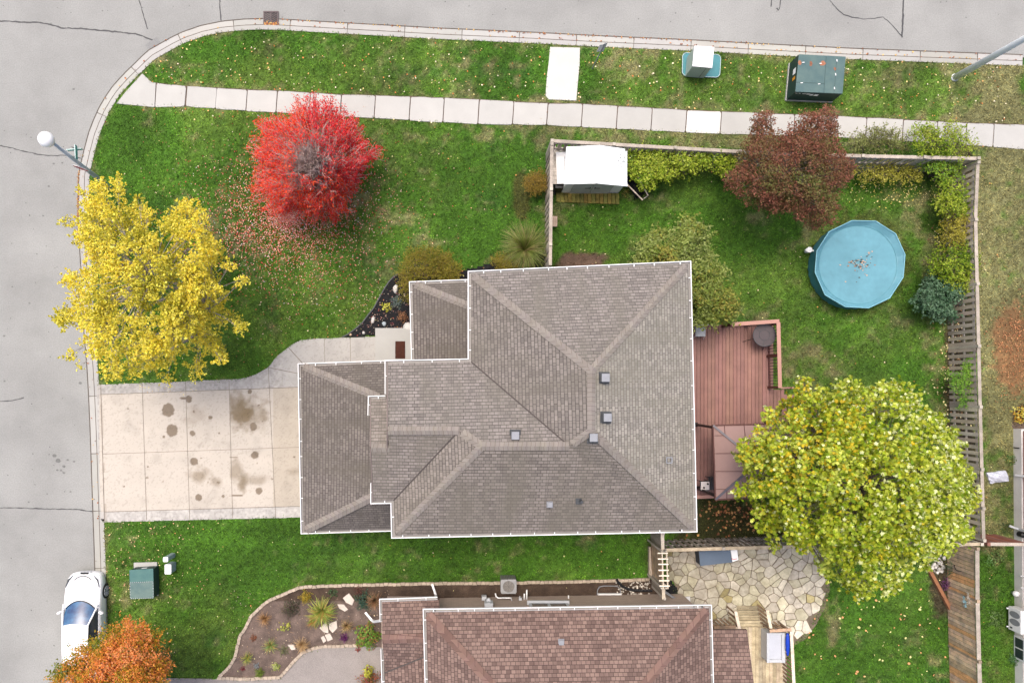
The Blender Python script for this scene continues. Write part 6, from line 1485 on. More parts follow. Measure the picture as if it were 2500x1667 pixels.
# slate box with white lid beside it
sb = thing('storage_box', 'slate-blue deck box against the fence on the flagstone patio', 'storage box', P(1740, 1362, LZ))
tp = [P(1706, 1345, .75), P(1783, 1342, .75), P(1787.5, 1372, .75), P(1709.5, 1381, .75)]; ctr = sum(tp, Vector()) / 4
mb = MB(); mb.prism([v.xy for v in tp], .70, .76); mb.build('lid', m_slate, sb, bevel=.01)
mb = MB(); mb.prism([(ctr + (v - ctr) * .96).xy for v in tp], LZ + .05, .70); mb.build('body', M('dark_navy', (.02, .035, .06), .5, .1, 2), sb, bevel=.01)
mb = MB(); tp = [P(1783.5, 1342, .7), P(1799.5, 1341.5, .7), P(1803, 1366, .7), P(1788, 1371, .7)]; mb.prism([v.xy for v in tp], .2, .72); o = mb.build('plastic_tub', m_white, bevel=.01); tag(o, 'white plastic tub with a red line at the end of the slate-blue box', 'tub')
mb = MB(); mb.beam(P(1786, 1362, .724), P(1790, 1365, .724), .02, .006); mb.beam(P(1790, 1365, .724), P(1800, 1363, .724), .02, .006); q = mb.build('red_line', m_red, o)
mb = MB(); mb.prism([P(*p, .2).xy for p in ((1664, 1458), (1684, 1455), (1685, 1473), (1667, 1473))], .15, .24); tag(mb.build('paving_block', M('white_paver', (.6, .6, .6), .8, .05, 2)), 'white square slab at the patio corner by the brown-roofed house', 'slab')

# neighbour's wooden deck
nd = thing('deck', 'pale weathered wooden deck with steps beside the brown-roofed house', 'deck', P(1880, 1600, LZ)); NDZ = .62
mb = MB(); r2 = random.Random(14); xa, xb = P(1742, 0, NDZ).x, P(1921, 0, NDZ).x; ytop = P(0, 1530, NDZ).y; k = int((xb - xa) / .14)
for j in range(k):
    x = xa + (j + .5) * (xb - xa) / k; t = r2.uniform(.8, 1.2); mb.tint(t, t * r2.uniform(.95, 1), t * r2.uniform(.85, 1)); mb.box((x, ytop - 3.2, NDZ - .015), ((xb - xa) / k - .008, 6.4, .03))
mb.build('deck_board', m_woodl, nd)
mb = MB(); mb.box(((xa + xb) / 2, ytop - 3.2, .32), (xb - xa - .1, 6.3, .5)); mb.build('deck_frame', m_woodb, nd)
for i, (y0, y1, z) in enumerate(((1478, 1489, .18), (1490, 1500, .30), (1501, 1513, .42), (1514, 1529, .54))):
    mb = MB(); xs0, xs1 = P(1799 + i, 0, z).x, P(1860 + i, 0, z).x; ya, yb_ = P(0, y0, z).y, P(0, y1, z).y; t = (.65, .8, .9, 1.05)[i]; mb.tint(t, t, t * .9)
    for a, b in ((ya, (ya + yb_) / 2 + .005), ((ya + yb_) / 2 - .005, yb_)): mb.box(((xs0 + xs1) / 2, (a + b) / 2, z - .02), (xs1 - xs0, abs(a - b) - .006, .035))
    mb.build('step', m_woodl, nd)
def wrail(a, b, top, slats=True, tint=(1.5, 1.45, 1.3), h=.95):
    a, b = Vector(a), Vector(b); d = b - a; L = d.length; d.normalize(); mb = MB(); mb.tint(*tint); mb.beam(a, b, .12, .035); mb.build('hand_rail', top, nd, bevel=.004)
    mb = MB(); k = max(2, int(L / .17)); r3 = random.Random(int(L * 100))
    for j in range(k):
        p = a + d * ((j + .5) * L / k); t = r3.uniform(.8, 1.5); mb.tint(t, t * .9, t * .8); mm = Matrix.Rotation(math.atan2(d.y, d.x), 3, 'Z'); mb.box((p.x, p.y, p.z - .02 - h / 2), (.085, .02, h), m=mm)
    mb.build('baluster', m_woodb, nd)
wrail(P(1932, 1541, 1.55), P(1941, 1730, 1.55), m_wood, tint=(1.9, 1.8, 1.65)); wrail(P(1879, 1539.5, 1.55), P(1931, 1536, 1.55), m_woodb, tint=(2.0, 1.7, 1.5))
wrail(P(1796, 1492, 1.25), P(1805, 1534, 1.5), m_wood, tint=(1.8, 1.7, 1.6)); wrail(P(1873, 1489, 1.25), P(1882, 1533, 1.5), m_wood, tint=(1.8, 1.7, 1.5)); wrail(P(1742, 1531, 1.45), P(1796, 1529, 1.45), m_woodb, tint=(1, .9, .8))
bx_ = thing('storage_bench', 'light grey plastic storage box with a recessed lid on the pale wooden deck', 'storage box', P(1893, 1580, NDZ)); tz = NDZ + .62
c0, c1 = P(1872, 1544, tz), P(1917, 1617, tz); cx_, cy_ = (c0.x + c1.x) / 2, (c0.y + c1.y) / 2; wx_, wy_ = c1.x - c0.x, c0.y - c1.y
mb = MB(); mb.box((cx_, cy_, NDZ + .28), (wx_ * .93, wy_ * .96, .54)); mb.build('body', m_lgrey, bx_, bevel=.02)
mb = MB(); mb.tint(1.0)
for dx, dy, sx, sy in ((-wx_ / 2 + .05, 0, .10, wy_), (wx_ / 2 - .07, 0, .14, wy_), (0, wy_ / 2 - .04, wx_ - .245, .08), (0, -wy_ / 2 + .07, wx_ - .245, .12)): mb.box((cx_ + dx - (.02 if sy < .2 else 0), cy_ + dy, tz - .03), (sx, sy, .10))
mb.tint(.95, .95, 1); mb.box((cx_, cy_, tz - .065), (wx_ - .1, wy_ - .1, .03)); mb.build('lid', m_lgrey, bx_, bevel=.008)
mb = MB(); r_ = []
for i in range(12):
    f = i / 11; a = P(1923, 1545 + 55 * f, 1.4); wdt = .085 * math.sin(math.pi * min(1, .12 + f * .85)) ** .5; r_.append((a, wdt))
mb.tube([a for a, w in r_], [w for a, w in r_], 10); o = mb.build('kayak_sled', m_blue, smooth=True); tag(o, 'blue plastic sled wedged between grey storage box and deck railing', 'sled')

# ------------------------------------------------------------------ utility and street things
ac = thing('air_conditioner', 'square outdoor air-conditioning unit with a round fan by the stone edging', 'air conditioner', P(1241, 1432, LZ)); zt_ = .82
q = [P(1223, 1415, zt_), P(1259, 1415, zt_), P(1260, 1447, zt_), P(1225, 1448, zt_)]; c = sum(q, Vector()) / 4
mb = MB(); mb.box((c.x, c.y, (zt_ + LZ) / 2), (.62, .55, zt_ - LZ - .06)); mb.build('body', M('ac_body', (.24, .22, .20), .6, .1, 3), ac, bevel=.02)
mb = MB()
for j in range(9): mb.box((c.x - .27 + j * .0675, c.y + .285, .45), (.02, .02, .6)); mb.box((c.x + .32, c.y - .25 + j * .06, .45), (.02, .02, .6))
mb.build('grille_bar', m_grey, ac)
mb = MB(); n = 28; ro = .235; vs = []; hx, hy = .325, .29
for i in range(n):
    t = 2 * math.pi * (i + .5) / n; m = max(abs(math.cos(t)) / hx, abs(math.sin(t)) / hy); vs += [Vector((c.x + math.cos(t) / m, c.y + math.sin(t) / m, zt_)), Vector((c.x + math.cos(t) * ro, c.y + math.sin(t) * ro, zt_ + .004)), Vector((c.x + math.cos(t) * ro, c.y + math.sin(t) * ro, zt_ - .16))]
fs = []
for i in range(n): a, b = 3 * i, 3 * ((i + 1) % n); fs += [(a, b, b + 1, a + 1), (a + 1, b + 1, b + 2, a + 2)]
mb.tint(1.25, 1.2, 1.12); mb.add(vs, fs); mb.build('top_panel', m_grey, ac)
mb = MB(); mb.lathe((c.x, c.y, zt_ - .155), [(.24, 0), (.24, .01), (.01, .01)], 24); mb.build('fan_well', m_black, ac)
fan = MB(); fan.lathe((c.x, c.y, zt_ - .12), [(.05, 0), (.05, .05), (.01, .055)], 12); fb = fan.build('fan', m_black, ac)
for k in range(4):
    t0_ = k * math.pi / 2 + .5; mb = MB(); vs = []
    for t, z in ((-.36, -.10), (.36, -.05)):
        for r_ in (.06, .20): vs.append((c.x + math.cos(t0_ + t) * r_, c.y + math.sin(t0_ + t) * r_, zt_ + z))
    mb.tint(1.1); mb.add(vs, [(0, 2, 3, 1)]); mb.build('blade', m_lgrey, fb)
mb = MB()
for r_ in (.08, .13, .18, .225): mb.tube([(c.x + math.cos(t) * r_, c.y + math.sin(t) * r_, zt_ + .012) for t in [2 * math.pi * i / 24 for i in range(25)]], .0035, 3, False)
for k in range(8): t = k * math.pi / 4; mb.tube([(c.x, c.y, zt_ + .014), (c.x + math.cos(t) * ro, c.y + math.sin(t) * ro, zt_ + .014)], .0035, 3, False)
mb.build('fan_guard', m_dgrey, ac)

ms_ = thing('wall_air_conditioner', 'white wall-mounted air conditioner with twin fans on the right-hand house', 'air conditioner', P(2480, 1510, LZ))
xx = xw(1515) - .02; y0_, y1_ = P(0, 1484, .7).y, P(0, 1545, .7).y; cy_ = (y0_ + y1_) / 2; Ly = y0_ - y1_ - .06
mb = MB(); mb.box((xx - .22, cy_, .62), (.36, Ly, .66)); mb.build('body', m_white, ms_, bevel=.025)
for s in (-.19, .12):
    mb = MB(); cc_ = Vector((xx - .405, cy_ + s + .1, .63)); mm = Matrix.Rotation(R(-90), 3, 'Y'); vs = [cc_ + Vector((0, math.cos(2 * math.pi * i / 18) * .135, math.sin(2 * math.pi * i / 18) * .27)) for i in range(18)]
    mb.add(vs, [tuple(range(18))]); mb.build('fan_opening', m_grey, ms_)
mb = MB(); mb.box((xx - .405, cy_ - .36, .45), (.01, .06, .12)); mb.build('rating_plate', m_dgrey, ms_)
for s in (-.38, .38): mb = MB(); mb.box((xx - .2, cy_ + s, .27), (.5, .05, .04)); mb.build('bracket', m_white, ms_)
mb = MB(); mb.lathe(P(2471, 1445, .12), [(.05, 0), (.05, .1), (.11, .14), (.125, .2), (.10, .28), (.03, .32)], 18); tag(mb.build('garden_globe', m_white, smooth=True), 'small white ball-shaped garden light by the right-hand house wall', 'garden light')
mb = MB(); r2 = random.Random(3); g = []; cxy = (2437, 1164)
for j in range(6):
    for i in range(8):
        u, v = i / 7 - .5, j / 5 - .5; x = cxy[0] + u * 46 + v * 8; y = cxy[1] + v * 27 - u * 6; g.append(P(x + r2.uniform(-1.5, 1.5), y + r2.uniform(-1.5, 1.5), .16 + .16 * (1 - (2 * u) ** 2) * (1 - (2 * v) ** 2) + r2.uniform(0, .05)))
g2_ = [Vector((p.x, p.y, LZ)) for p in g]
mb.tint(.85, .87, .95); mb.add(g, [(j * 8 + i, j * 8 + 8 + i, j * 8 + 9 + i, j * 8 + 1 + i) for j in range(5) for i in range(7)])
bd = [i for i in range(8)] + [8 * j + 7 for j in range(1, 6)] + [40 + i for i in range(6, -1, -1)] + [8 * j for j in range(4, 0, -1)]
for a, b in zip(bd, bd[1:] + bd[:1]): mb.add([g[a], g[b], g2_[b], g2_[a]], [(0, 1, 2, 3)])
tag(mb.build('crumpled_bag', M('translucent_bag', (.62, .63, .68), .35, .12, 9), smooth=False), 'crumpled pale grey plastic bag on the grass left of the right-hand house', 'bag')
mb = MB()
for k, r_ in ((0, .22), (1, .19), (2, .25)): mb.tube([P(2502, 1668, .14 + .03 * k) + Vector((math.cos(t) * r_, math.sin(t) * r_, 0)) for t in [2 * math.pi * i / 24 for i in range(25)]], .014, 6, False)
tag(mb.build('garden_hose', m_hose, smooth=True), 'coiled teal garden hose at the bottom right corner', 'hose')
mb = MB(); mb.beam(P(2261, 1378, .2), P(2329, 1504, .2), .13, .18); tag(mb.build('timber_edging', M('timber', (.27, .12, .06), .8, .2, 4)), 'brown timber beam laid diagonally between lawn and the board fence', 'timber')
for nm, lb, pts, m_ in (('butterfly_ornament', 'pale blue butterfly ornaments on the brown board fence', ((2357, 1462), (2361, 1473)), M('pale_blue_enamel', (.35, .55, .62), .4, .2, 9)), ('butterfly_ornament', 'cream butterfly ornaments higher on the brown board fence', ((2367, 1452), (2370, 1464)), M('cream_enamel', (.62, .54, .46), .4, .2, 9))):
    mb = MB()
    for x, y in pts:
        c = P(x, y, 1.45 if x > 2364 else 1.25); c = Vector((c.x - .06, c.y, c.z))
        for s in (-1, 1):
            for k in (0, 1): mb.add([c, c + Vector((-.02, s * .10, .10 - k * .16)), c + Vector((-.05, s * .15, .02 - k * .10)), c + Vector((-.02, s * .09, -.04 - k * .03))], [(0, 1, 2, 3)])
        mb.tube([c - Vector((0, 0, .07)), c + Vector((0, 0, .08))], .012, 5)
    tag(mb.build(nm, m_), lb, 'ornament')
mb = MB(); mb.tube([P(2343 + 13 * math.cos(t), 1380 + 14 * math.sin(t), .6 + .4 * math.sin(t)) for t in [i * .35 for i in range(14)]], .014, 5, False); tag(mb.build('trellis_hoop', m_pipe), 'thin dark plant hoop against the top of the brown board fence', 'plant support')

mb = MB(); pts = [P(*p, .2) for p in ((1505, 1413), (1510, 1421), (1518, 1430), (1530, 1436), (1545, 1440), (1565, 1441), (1596, 1441))]; r_ = []
fine = []
for i in range(len(pts) - 1):
    for j in range(8): fine.append(pts[i].lerp(pts[i + 1], j / 8)); r_.append(.062 if j % 2 else .05)
mb.tube(fine, r_, 8); tag(mb.build('drain_pipe', m_pipe), 'black corrugated drain pipe crossing the pebbles', 'pipe')
ww = thing('window_well', 'rounded metal window well at the brown-roofed house wall', 'window well', P(1485, 1442, LZ))
mb = MB(); ring = [P(1458, 1452, .25), P(1459, 1440, .25), P(1464, 1432, .25), P(1475, 1430, .25), P(1495, 1430, .25), P(1508, 1431, .25), P(1514, 1437, .25), P(1516, 1450, .25)]
mb.tube(ring, .016, 6); 
for i in range(len(ring) - 1): a, b = ring[i], ring[i + 1]; mb.add([a, b, b - Vector((0, 0, .2)), a - Vector((0, 0, .2))], [(0, 1, 2, 3)])
mb.build('rim', m_grey, ww); mb = MB(); mb.box(P(1488, 1449.5, .3), (.98, .05, .12)); mb.build('window_sill', m_white, ww)
mb = MB(); mb.box(P(977, 854, .295), (.41, .72, .02)); o = mb.build('door_mat', m_mat, bevel=.006); tag(o, 'dark brown door mat on the front porch slab', 'door mat')
for v in [v for v in bpy.data.objects if v.name.startswith('porch_slab')]: v.location = (0, 0, 0)

# teal pedestal
pd = thing('utility_pedestal', 'white-topped utility cabinet on a rounded teal base beside the kerb', 'utility cabinet', P(1712, 160, LZ))
k6 = lambda x, y, z: P(1640 + x / 13.06, 90 + y / 13.06, z)
def rrect(cs, r_, n=5):
    out = []; m = len(cs)
    for i in range(m):
        p, a, b = Vector(cs[i]), Vector(cs[i - 1]), Vector(cs[(i + 1) % m]); da, db = (a - p).normalized(), (b - p).normalized()
        for j in range(n): t = j / (n - 1); s = p + da * r_ * (1 - t) ** 1.6 * 1 + db * r_ * t ** 1.6; out.append(s)
    return out
bs = rrect([k6(350, 505, .18), k6(1570, 575, .18), k6(1530, 1300, .18), k6(335, 1240, .18)], .16)
mb = MB(); mb.prism([v.xy for v in bs], LZ - .03, .17); mb.build('base', m_teal, pd, bevel=.01)
mb = MB(); mb.tube([Vector((v.x, v.y, .175)) for v in bs + [bs[0]]], .016, 6, False); mb.build('base_rim', M('pale_teal', (.42, .52, .52), .5, .05, 2), pd)
tq = [k6(722, 288, 1.15), k6(1358, 328, 1.15), k6(1290, 995, 1.15), k6(662, 940, 1.15)]; cq = sum(tq, Vector()) / 4
bq = [k6(520, 560, .17), k6(1150, 600, .17), k6(1010, 1230, .17), k6(450, 1190, .17)]
mb = MB(); mb.prism([v.xy for v in tq], 1.09, 1.15); mb.build('lid', m_white, pd, bevel=.008)
mb = MB(); lo = [Vector((cq.x + (v.x - cq.x) * .97, cq.y + (v.y - cq.y) * .97, .17)) for v in tq]; hi = [Vector((v.x, v.y, 1.09)) for v in lo]; mb.prism([v.xy for v in lo], .17, 1.09); mb.build('body', M('pale_green', (.36, .44, .39), .5, .08, 2), pd, bevel=.01)
mb = MB(); fx = (lo[3].lerp(lo[2], .74)); mb.box((fx.x, fx.y - .004, .63), (.012, .012, .9)); mb.box((lo[3].lerp(lo[2], .45).x, lo[3].lerp(lo[2], .45).y - .006, 1.03), (.05, .014, .03)); mb.build('latch', m_dgrey, pd)

# large transformer
lt = thing('transformer_box', 'large dark-green transformer box with rust patches on the kerbside grass', 'transformer', P(1990, 185, LZ))
k7 = lambda x, y, z: P(1920 + x / 10.456, 110 + y / 10.456, z)
tq = [k7(322, 240, 1.0), k7(1515, 300, 1.0), k7(1432, 1245, 1.0), k7(232, 1195, 1.0)]; ct = sum(tq, Vector()) / 4
mb = MB(); mb.prism([(ct + (v - ct) * 1.03).xy for v in tq], LZ - .04, .2); mb.build('concrete_base', m_conc, lt, bevel=.01)
mb = MB(); mb.prism([v.xy for v in tq], .2, .955); mb.build('body', m_greend, lt)
mb = MB(); mb.prism([(ct + (v - ct) * 1.004).xy for v in tq], .956, 1.0); ld_ = mb.build('lid', m_green, lt, bevel=.01)
mb = MB()
def tl(a, b, w=.008, z=1.003, col=None): mb.beam(k7(*a, z), k7(*b, z), w, .006)
tl((1018, 290), (955, 1215)); tl((250, 955), (975, 990)); tl((1288, 320), (1222, 1190), .006)
mb.build('lid_seam', m_greend, ld_)
m_rs = M('rust_stain', (.30, .13, .075), .8, .25, 12)
for i, (x, y, rx, ry) in enumerate(((340, 455, 5, 7), (625, 480, 4.5, 8), (930, 475, 8, 8), (1240, 610, 4, 5))):
    mb = MB(); c = k7(x, y, 1.0022); n = 12; r2 = random.Random(i); mb.tint(r2.uniform(.7, 1.1)); mb.poly([c + Vector((math.cos(2 * math.pi * j / n) * rx / 70 * r2.uniform(.7, 1.2), math.sin(2 * math.pi * j / n) * ry / 70 * r2.uniform(.7, 1.2), 0)) for j in range(n)], up=True); mb.build('rust_patch', m_rs, ld_)
for (x, y, v_) in ((430, 450, 0), (870, 478, 0), (390, 972, 0), (835, 1000, 0), (1288, 400, 1), (1255, 755, 1), (1225, 1105, 1)):
    mb = MB(); mb.box(k7(x, y, 1.012), (.03, .09, .02) if v_ else (.09, .025, .02), rz=.1); mb.build('hinge', m_white, ld_)
wv = tq[3] - tq[0]; 
mb = MB(); a = tq[0].lerp(tq[3], .33); mb.beam(Vector((a.x - .008, a.y, .68)), Vector((a.x - .008, a.y, .80)), .01, .28, up=Vector((0, 1, 0))); 
mb = MB(); a, b = tq[0].lerp(tq[3], .30), tq[0].lerp(tq[3], .46); mb.add([(a.x - .012, a.y, .62), (b.x - .012, b.y, .62), (b.x - .012, b.y, .86), (a.x - .012, a.y, .86)], [(0, 1, 2, 3)]); mb.build('notice', m_white, lt)
mb = MB(); a, b = tq[0].lerp(tq[3], .53), tq[0].lerp(tq[3], .62); mb.add([(a.x - .012, a.y, .62), (b.x - .012, b.y, .62), (b.x - .012, b.y, .86), (a.x - .012, a.y, .86)], [(0, 1, 2, 3)]); mb.build('notice', M('orange_label', (.65, .28, .03), .5, .05, 3), lt)
mb = MB()
for f0, f1, z0, z1 in ((.17, .25, .88, .92), (.26, .34, .85, .93), (.35, .42, .76, .90), (.44, .53, .74, .90), (.02, .06, .90, .94), (.09, .13, .90, .94)):
    a, b = tq[3].lerp(tq[2], f0), tq[3].lerp(tq[2], f1); mb.add([(a.x, a.y - .03, z0), (b.x, b.y - .03, z0), (b.x, b.y - .03, z1), (a.x, a.y - .03, z1)], [(0, 1, 2, 3)])
mb.tint(.8); mb.build('number_plate', m_white, lt)

# small transformer left
k8 = lambda x, y, z: P(300 + x / 11.2, 1340 + y / 11.2, z)
s_ = thing('transformer_box', 'small teal-green transformer box on a concrete pad in the lower left lawn', 'transformer', P(345, 1420, LZ))
mb = MB(); mb.prism([v.xy for v in (k8(292, 370, .17), k8(930, 355, .17), k8(965, 1270, .17), k8(320, 1275, .17))], LZ - .03, .17); mb.build('concrete_pad', m_conc, s_, bevel=.008)
tq = [k8(175, 570, .72), k8(828, 532, .72), k8(845, 1340, .72), k8(198, 1360, .72)]; ct = sum(tq, Vector()) / 4; sm = [ct + (v - ct) * .97 for v in tq]
mb = MB(); mb.prism([v.xy for v in sm], .17, .69); mb.build('body', m_greend, s_, bevel=.008)
mb = MB(); mb.tint(.85, 1.15, 1.1); m1, m2 = tq[0].lerp(tq[3], .43), tq[1].lerp(tq[2], .43); mb.prism([v.xy for v in (tq[0], tq[1], m2, m1)], .685, .72); mb.tint(1.35, 1.25, 1.2); mb.prism([v.xy for v in (m1 - Vector((0, .01, 0)), m2 - Vector((0, .01, 0)), tq[2], tq[3])], .685, .722); l_ = mb.build('lid', m_green, s_, bevel=.006)
mb = MB(); n_ = 0
for a, b, k in ((m1, m2, 12), (tq[3], tq[2], 11), (m1, tq[3], 6), (m2, tq[2], 6)):
    for j in range(k): p = a.lerp(b, (j + .5) / k); p = ct + (p - ct) * .97; mb.box((p.x, p.y, .727), (.025, .025, .012))
mb.build('bolt', m_lgrey, l_)
mb = MB(); a, b = tq[0].lerp(tq[1], .42), tq[0].lerp(tq[1], .65); mb.add([(a.x, a.y - .0, .45), (b.x, b.y - .0, .45), (b.x, b.y, .6), (a.x, a.y, .6)], [(0, 1, 2, 3)]); mb.build('notice', m_white, s_)
GP = 'small pedestals beside the teal-green transformer box'
for i, (t, h_, lb) in enumerate((((1095, 215, 1235, 350), .85, 'narrower white-topped pedestal, the upper of two beside the small green transformer'), ((1140, 415, 1320, 685), .62, 'wider white-topped pedestal, the lower of two beside the small green transformer'))):
    u = thing('cable_pedestal', lb, 'pedestal', k8((t[0] + t[2]) / 2 + 100, (t[1] + t[3]) / 2 - 60, LZ), GP)
    q = rrect([k8(t[0], t[1], h_), k8(t[2], t[1], h_), k8(t[2], t[3], h_), k8(t[0], t[3], h_)], .04, 4); cq = sum(q, Vector()) / len(q)
    mb = MB(); mb.prism([v.xy for v in q], h_ - .04, h_); mb.build('cap', m_white, u, bevel=.005)
    mb = MB(); mb.prism([(cq + (v - cq) * .94).xy for v in q], LZ - .02, h_ - .04); mb.build('body', M('pedestal_grey', (.27, .34, .35), .5, .08, 3) if 'pedestal_grey' not in bpy.data.materials else bpy.data.materials['pedestal_grey'], u)

# street sign by the kerb
sg = thing('road_sign', 'thin galvanised road sign post with white sign plates seen edge-on', 'sign', P(1446, 168, LZ))
b = P(1446, 168, LZ); t = P(1477, 106, 2.3); mb = MB(); mb.beam(b, t, .055, .035); mb.build('pole', m_grey, sg)
mb = MB(); d = (t - b).normalized(); p0, p1 = b.lerp(t, .70), b.lerp(t, .97); v = Vector((-.985, -.17, 0)) * .30
for z0, z1 in ((p0, p1),):
    nrm = Vector((-v.y, v.x, 0)).normalized() * .01; a = z0 + v * .02; mb.beam((z0 + z1) / 2 - v * .62 * 0 + v * .30 - (z1 - z0) * .5, (z0 + z1) / 2 + v * .30 + (z1 - z0) * .5, .004, .19, up=v)
mb.build('sign_plate', m_white, sg)
mb = MB(); mb.beam(b.lerp(t, .68) - v * .16, b.lerp(t, 1.0) - v * .16, .004, .12, up=v); mb.build('sign_back', m_lgrey, sg)

# lamp with stop sign
lp = thing('street_lamp', 'globe street lamp carrying a stop sign and green street name blades at the corner', 'street lamp', P(272, 464, LZ))
b = P(272, 461, LZ); t = P(130, 350, 4.5); mb = MB(); mb.tube([b, b.lerp(t, .5), t], [.10, .08, .055], 12); mb.build('pole', M('lamp_pole', (.45, .51, .55), .5, .1, 3), lp, smooth=True)
mb = MB(); g = P(113, 341, 4.85); pr = [(.05, -.27), (.16, -.22), (.24, -.12), (.275, 0), (.24, .13), (.15, .225), (.05, .27)]; mb.lathe(g, pr, 24); gl = mb.build('globe', M('white_globe', (.9, .9, .9), .3, .01, 1, fvar=0), lp, smooth=True)
mb = MB(); mb.tube([t, g - Vector((0, 0, .25))], [.07, .10], 12); mb.build('globe_collar', m_grey, lp)
f = .56; sp = b.lerp(t, f); ax = Vector((.965, -.26, 0)); fn = Vector((-.26, -.965, 0)); c = sp + fn * .115 + ax * .01; 
mb = MB(); R8 = .31
def octa(r_, off_): return [c + ax * r_ * math.cos(math.pi / 8 + i * math.pi / 4) + Vector((0, 0, 1)) * r_ * math.sin(math.pi / 8 + i * math.pi / 4) + fn * off_ for i in range(8)]
o1, o2 = octa(R8, 0), octa(R8, .012); mb.add(o1 + o2, [tuple(range(7, -1, -1)), tuple(range(8, 16))] + [(i, (i + 1) % 8, (i + 1) % 8 + 8, i + 8) for i in range(8)]); ss = mb.build('stop_sign', m_white, lp)
mb = MB(); mb.add(octa(R8 * .92, .0145), [tuple(range(8))]); mb.build('red_face', m_red, ss)
cu = bpy.data.curves.new('lettering', 'FONT'); cu.body = 'STOP'; cu.size = .235; cu.align_x = 'CENTER'; cu.align_y = 'CENTER'; cu.extrude = .001; cu.space_character = 1.05
to = bpy.data.objects.new('tmp_text', cu); COL.objects.link(to); bpy.context.view_layer.update(); me = bpy.data.meshes.new_from_object(to.evaluated_get(bpy.context.evaluated_depsgraph_get())); bpy.data.objects.remove(to)
ca = me.color_attributes.new("Col", 'FLOAT_COLOR', 'POINT'); ca.data.foreach_set('color', np.ones(len(me.vertices) * 4, np.float32)); me.materials.clear(); me.materials.append(m_white)
m3 = Matrix((ax, Vector((0, 0, 1)), fn)).transposed().to_4x4(); m3.translation = c + fn * .018 - Vector(lp.location); me.transform(m3)
lo_ = bpy.data.objects.new('lettering', me); COL.objects.link(lo_); lo_.parent = ss
for a_, b_, nm in (((164.5, 367.5), (201, 364.3), 1), ((185.3, 355), (187, 389), 2)):
    mb = MB(); zz_ = 2.95 + .2 * nm; A_, B_ = P(*a_, zz_), P(*b_, zz_); mb.beam(A_, B_, .02, .15); mb.build('street_name_blade', m_signg, lp)
    mb = MB(); mb.beam(A_ + Vector((0, 0, .08)), B_ + Vector((0, 0, .08)), .026, .012); mb.build('blade_rail', M('pale_sign', (.5, .68, .64), .4, .05, 3), lp)
q = P(186.5, 366, 3.0); pz = b.lerp(t, .64); mb = MB(); mb.tube([pz, q, q + Vector((0, 0, .35))], .016, 6); mb.build('blade_bracket', m_grey, lp)

# lamp right edge
rl = thing('light_pole', 'thick pale grey tapered lamp pole leaving the top right corner', 'street lamp', P(2330, 190, LZ))
b = P(2331, 190, LZ); t = P(2760, -50, 8.0); mb = MB(); mb.tube([b, b.lerp(t, .4), t], [.135, .12, .08], 14); mb.lathe(b, [(.16, -.05), (.16, .03), (.13, .05)], 14); mb.build('pole', M('pale_pole', (.74, .78, .80), .5, .05, 2), rl, smooth=True)
mb = MB(); mb.tube([t, t + Vector((0, 1.2, .3)), t + Vector((0, 2.2, .25))], [.05, .045, .04], 8); mb.build('arm', m_lgrey, rl); mb = MB(); mb.box(t + Vector((0, 2.5, .25)), (.28, .6, .14)); mb.build('lamp_head', m_lgrey, rl, bevel=.03)

# catch basin
cb = thing('storm_drain', 'cast-iron storm drain grate in the gutter with orange leaves on it', 'drain', P(661, 46, 0))
q = [P(643, 28, .03), P(681, 29, .03), P(680, 65, .03), P(643, 64, .03)]; c = sum(q, Vector()) / 4; w_, h_ = .64, .62
mb = MB()
for dx, dy, sx, sy in ((-w_ / 2 + .025, 0, .05, h_), (w_ / 2 - .025, 0, .05, h_), (0, h_ / 2 - .025, w_ - .1, .05), (0, -h_ / 2 + .025, w_ - .1, .05)): mb.box(c + Vector((dx, dy, .012)), (sx, sy, .03))
mb.build('frame', m_iron, cb)
mb = MB(); mb.box(c - Vector((0, 0, .008)), (w_ - .1, h_ - .1, .01)); mb.build('pit', m_black, cb)
mb = MB()
for s in (-1, 1):
    for j in range(7):
        y = -.30 + j * .085; a = c + Vector((s * .01, y, .012)); b = c + Vector((s * .27, y + .16, .012))
        if b.y > c.y + .26: f = (c.y + .26 - a.y) / (b.y - a.y); b = a.lerp(b, max(.05, f))
        if a.y < c.y - .27: f = (c.y - .27 - a.y) / (b.y - a.y); a = a.lerp(b, f)
        mb.beam(a, b, .03, .02)
mb.box(c + Vector((0, 0, .012)), (.03, h_ - .1, .026)); mb.build('grate_bar', m_iron, cb)

# ------------------------------------------------------------------ parked car
fx, fy = -15.63, P(0, 1397, .5).y; cr = thing('car', 'white parked car half under the orange tree in the lower left', 'car', (fx, fy, 0)); cr.scale = (.85, .93, .88)
st_ = [  # distance from front, half width low, half width shoulder, shoulder z, centre z
    (0.00, .46, .40, .50, .52), (.05, .66, .60, .60, .64), (.18, .80, .75, .68, .73), (.40, .875, .83, .74, .81), (.80, .90, .86, .82, .90), (1.25, .905, .865, .90, .98), (1.7, .905, .87, .94, 1.0),
    (2.3, .91, .875, .95, 1.0), (3.0, .91, .875, .96, 1.0), (3.6, .905, .86, .97, 1.02), (4.1, .88, .81, .95, 1.0), (4.4, .82, .74, .90, .95), (4.52, .70, .62, .80, .84)]
vs = []; m = 13
for s, wl, ws, zs, zc in st_:
    pr = [(wl * .93, .20), (wl * .985, .32), (wl, .48), (wl * .995, zs - .16), (ws, zs - .03), (ws * .93, zs), (ws * .55, zs + (zc - zs) * .75), (0, zc)]
    ring = [(-x, z) for x, z in pr] + [(x, z) for x, z in pr[-2::-1]]
    for x, z in ring: vs.append((fx + x, fy - s, z))
m = 15; fs = []
for i in range(len(st_) - 1):
    for j in range(m - 1): a = i * m + j; fs.append((a, a + m, a + m + 1, a + 1))
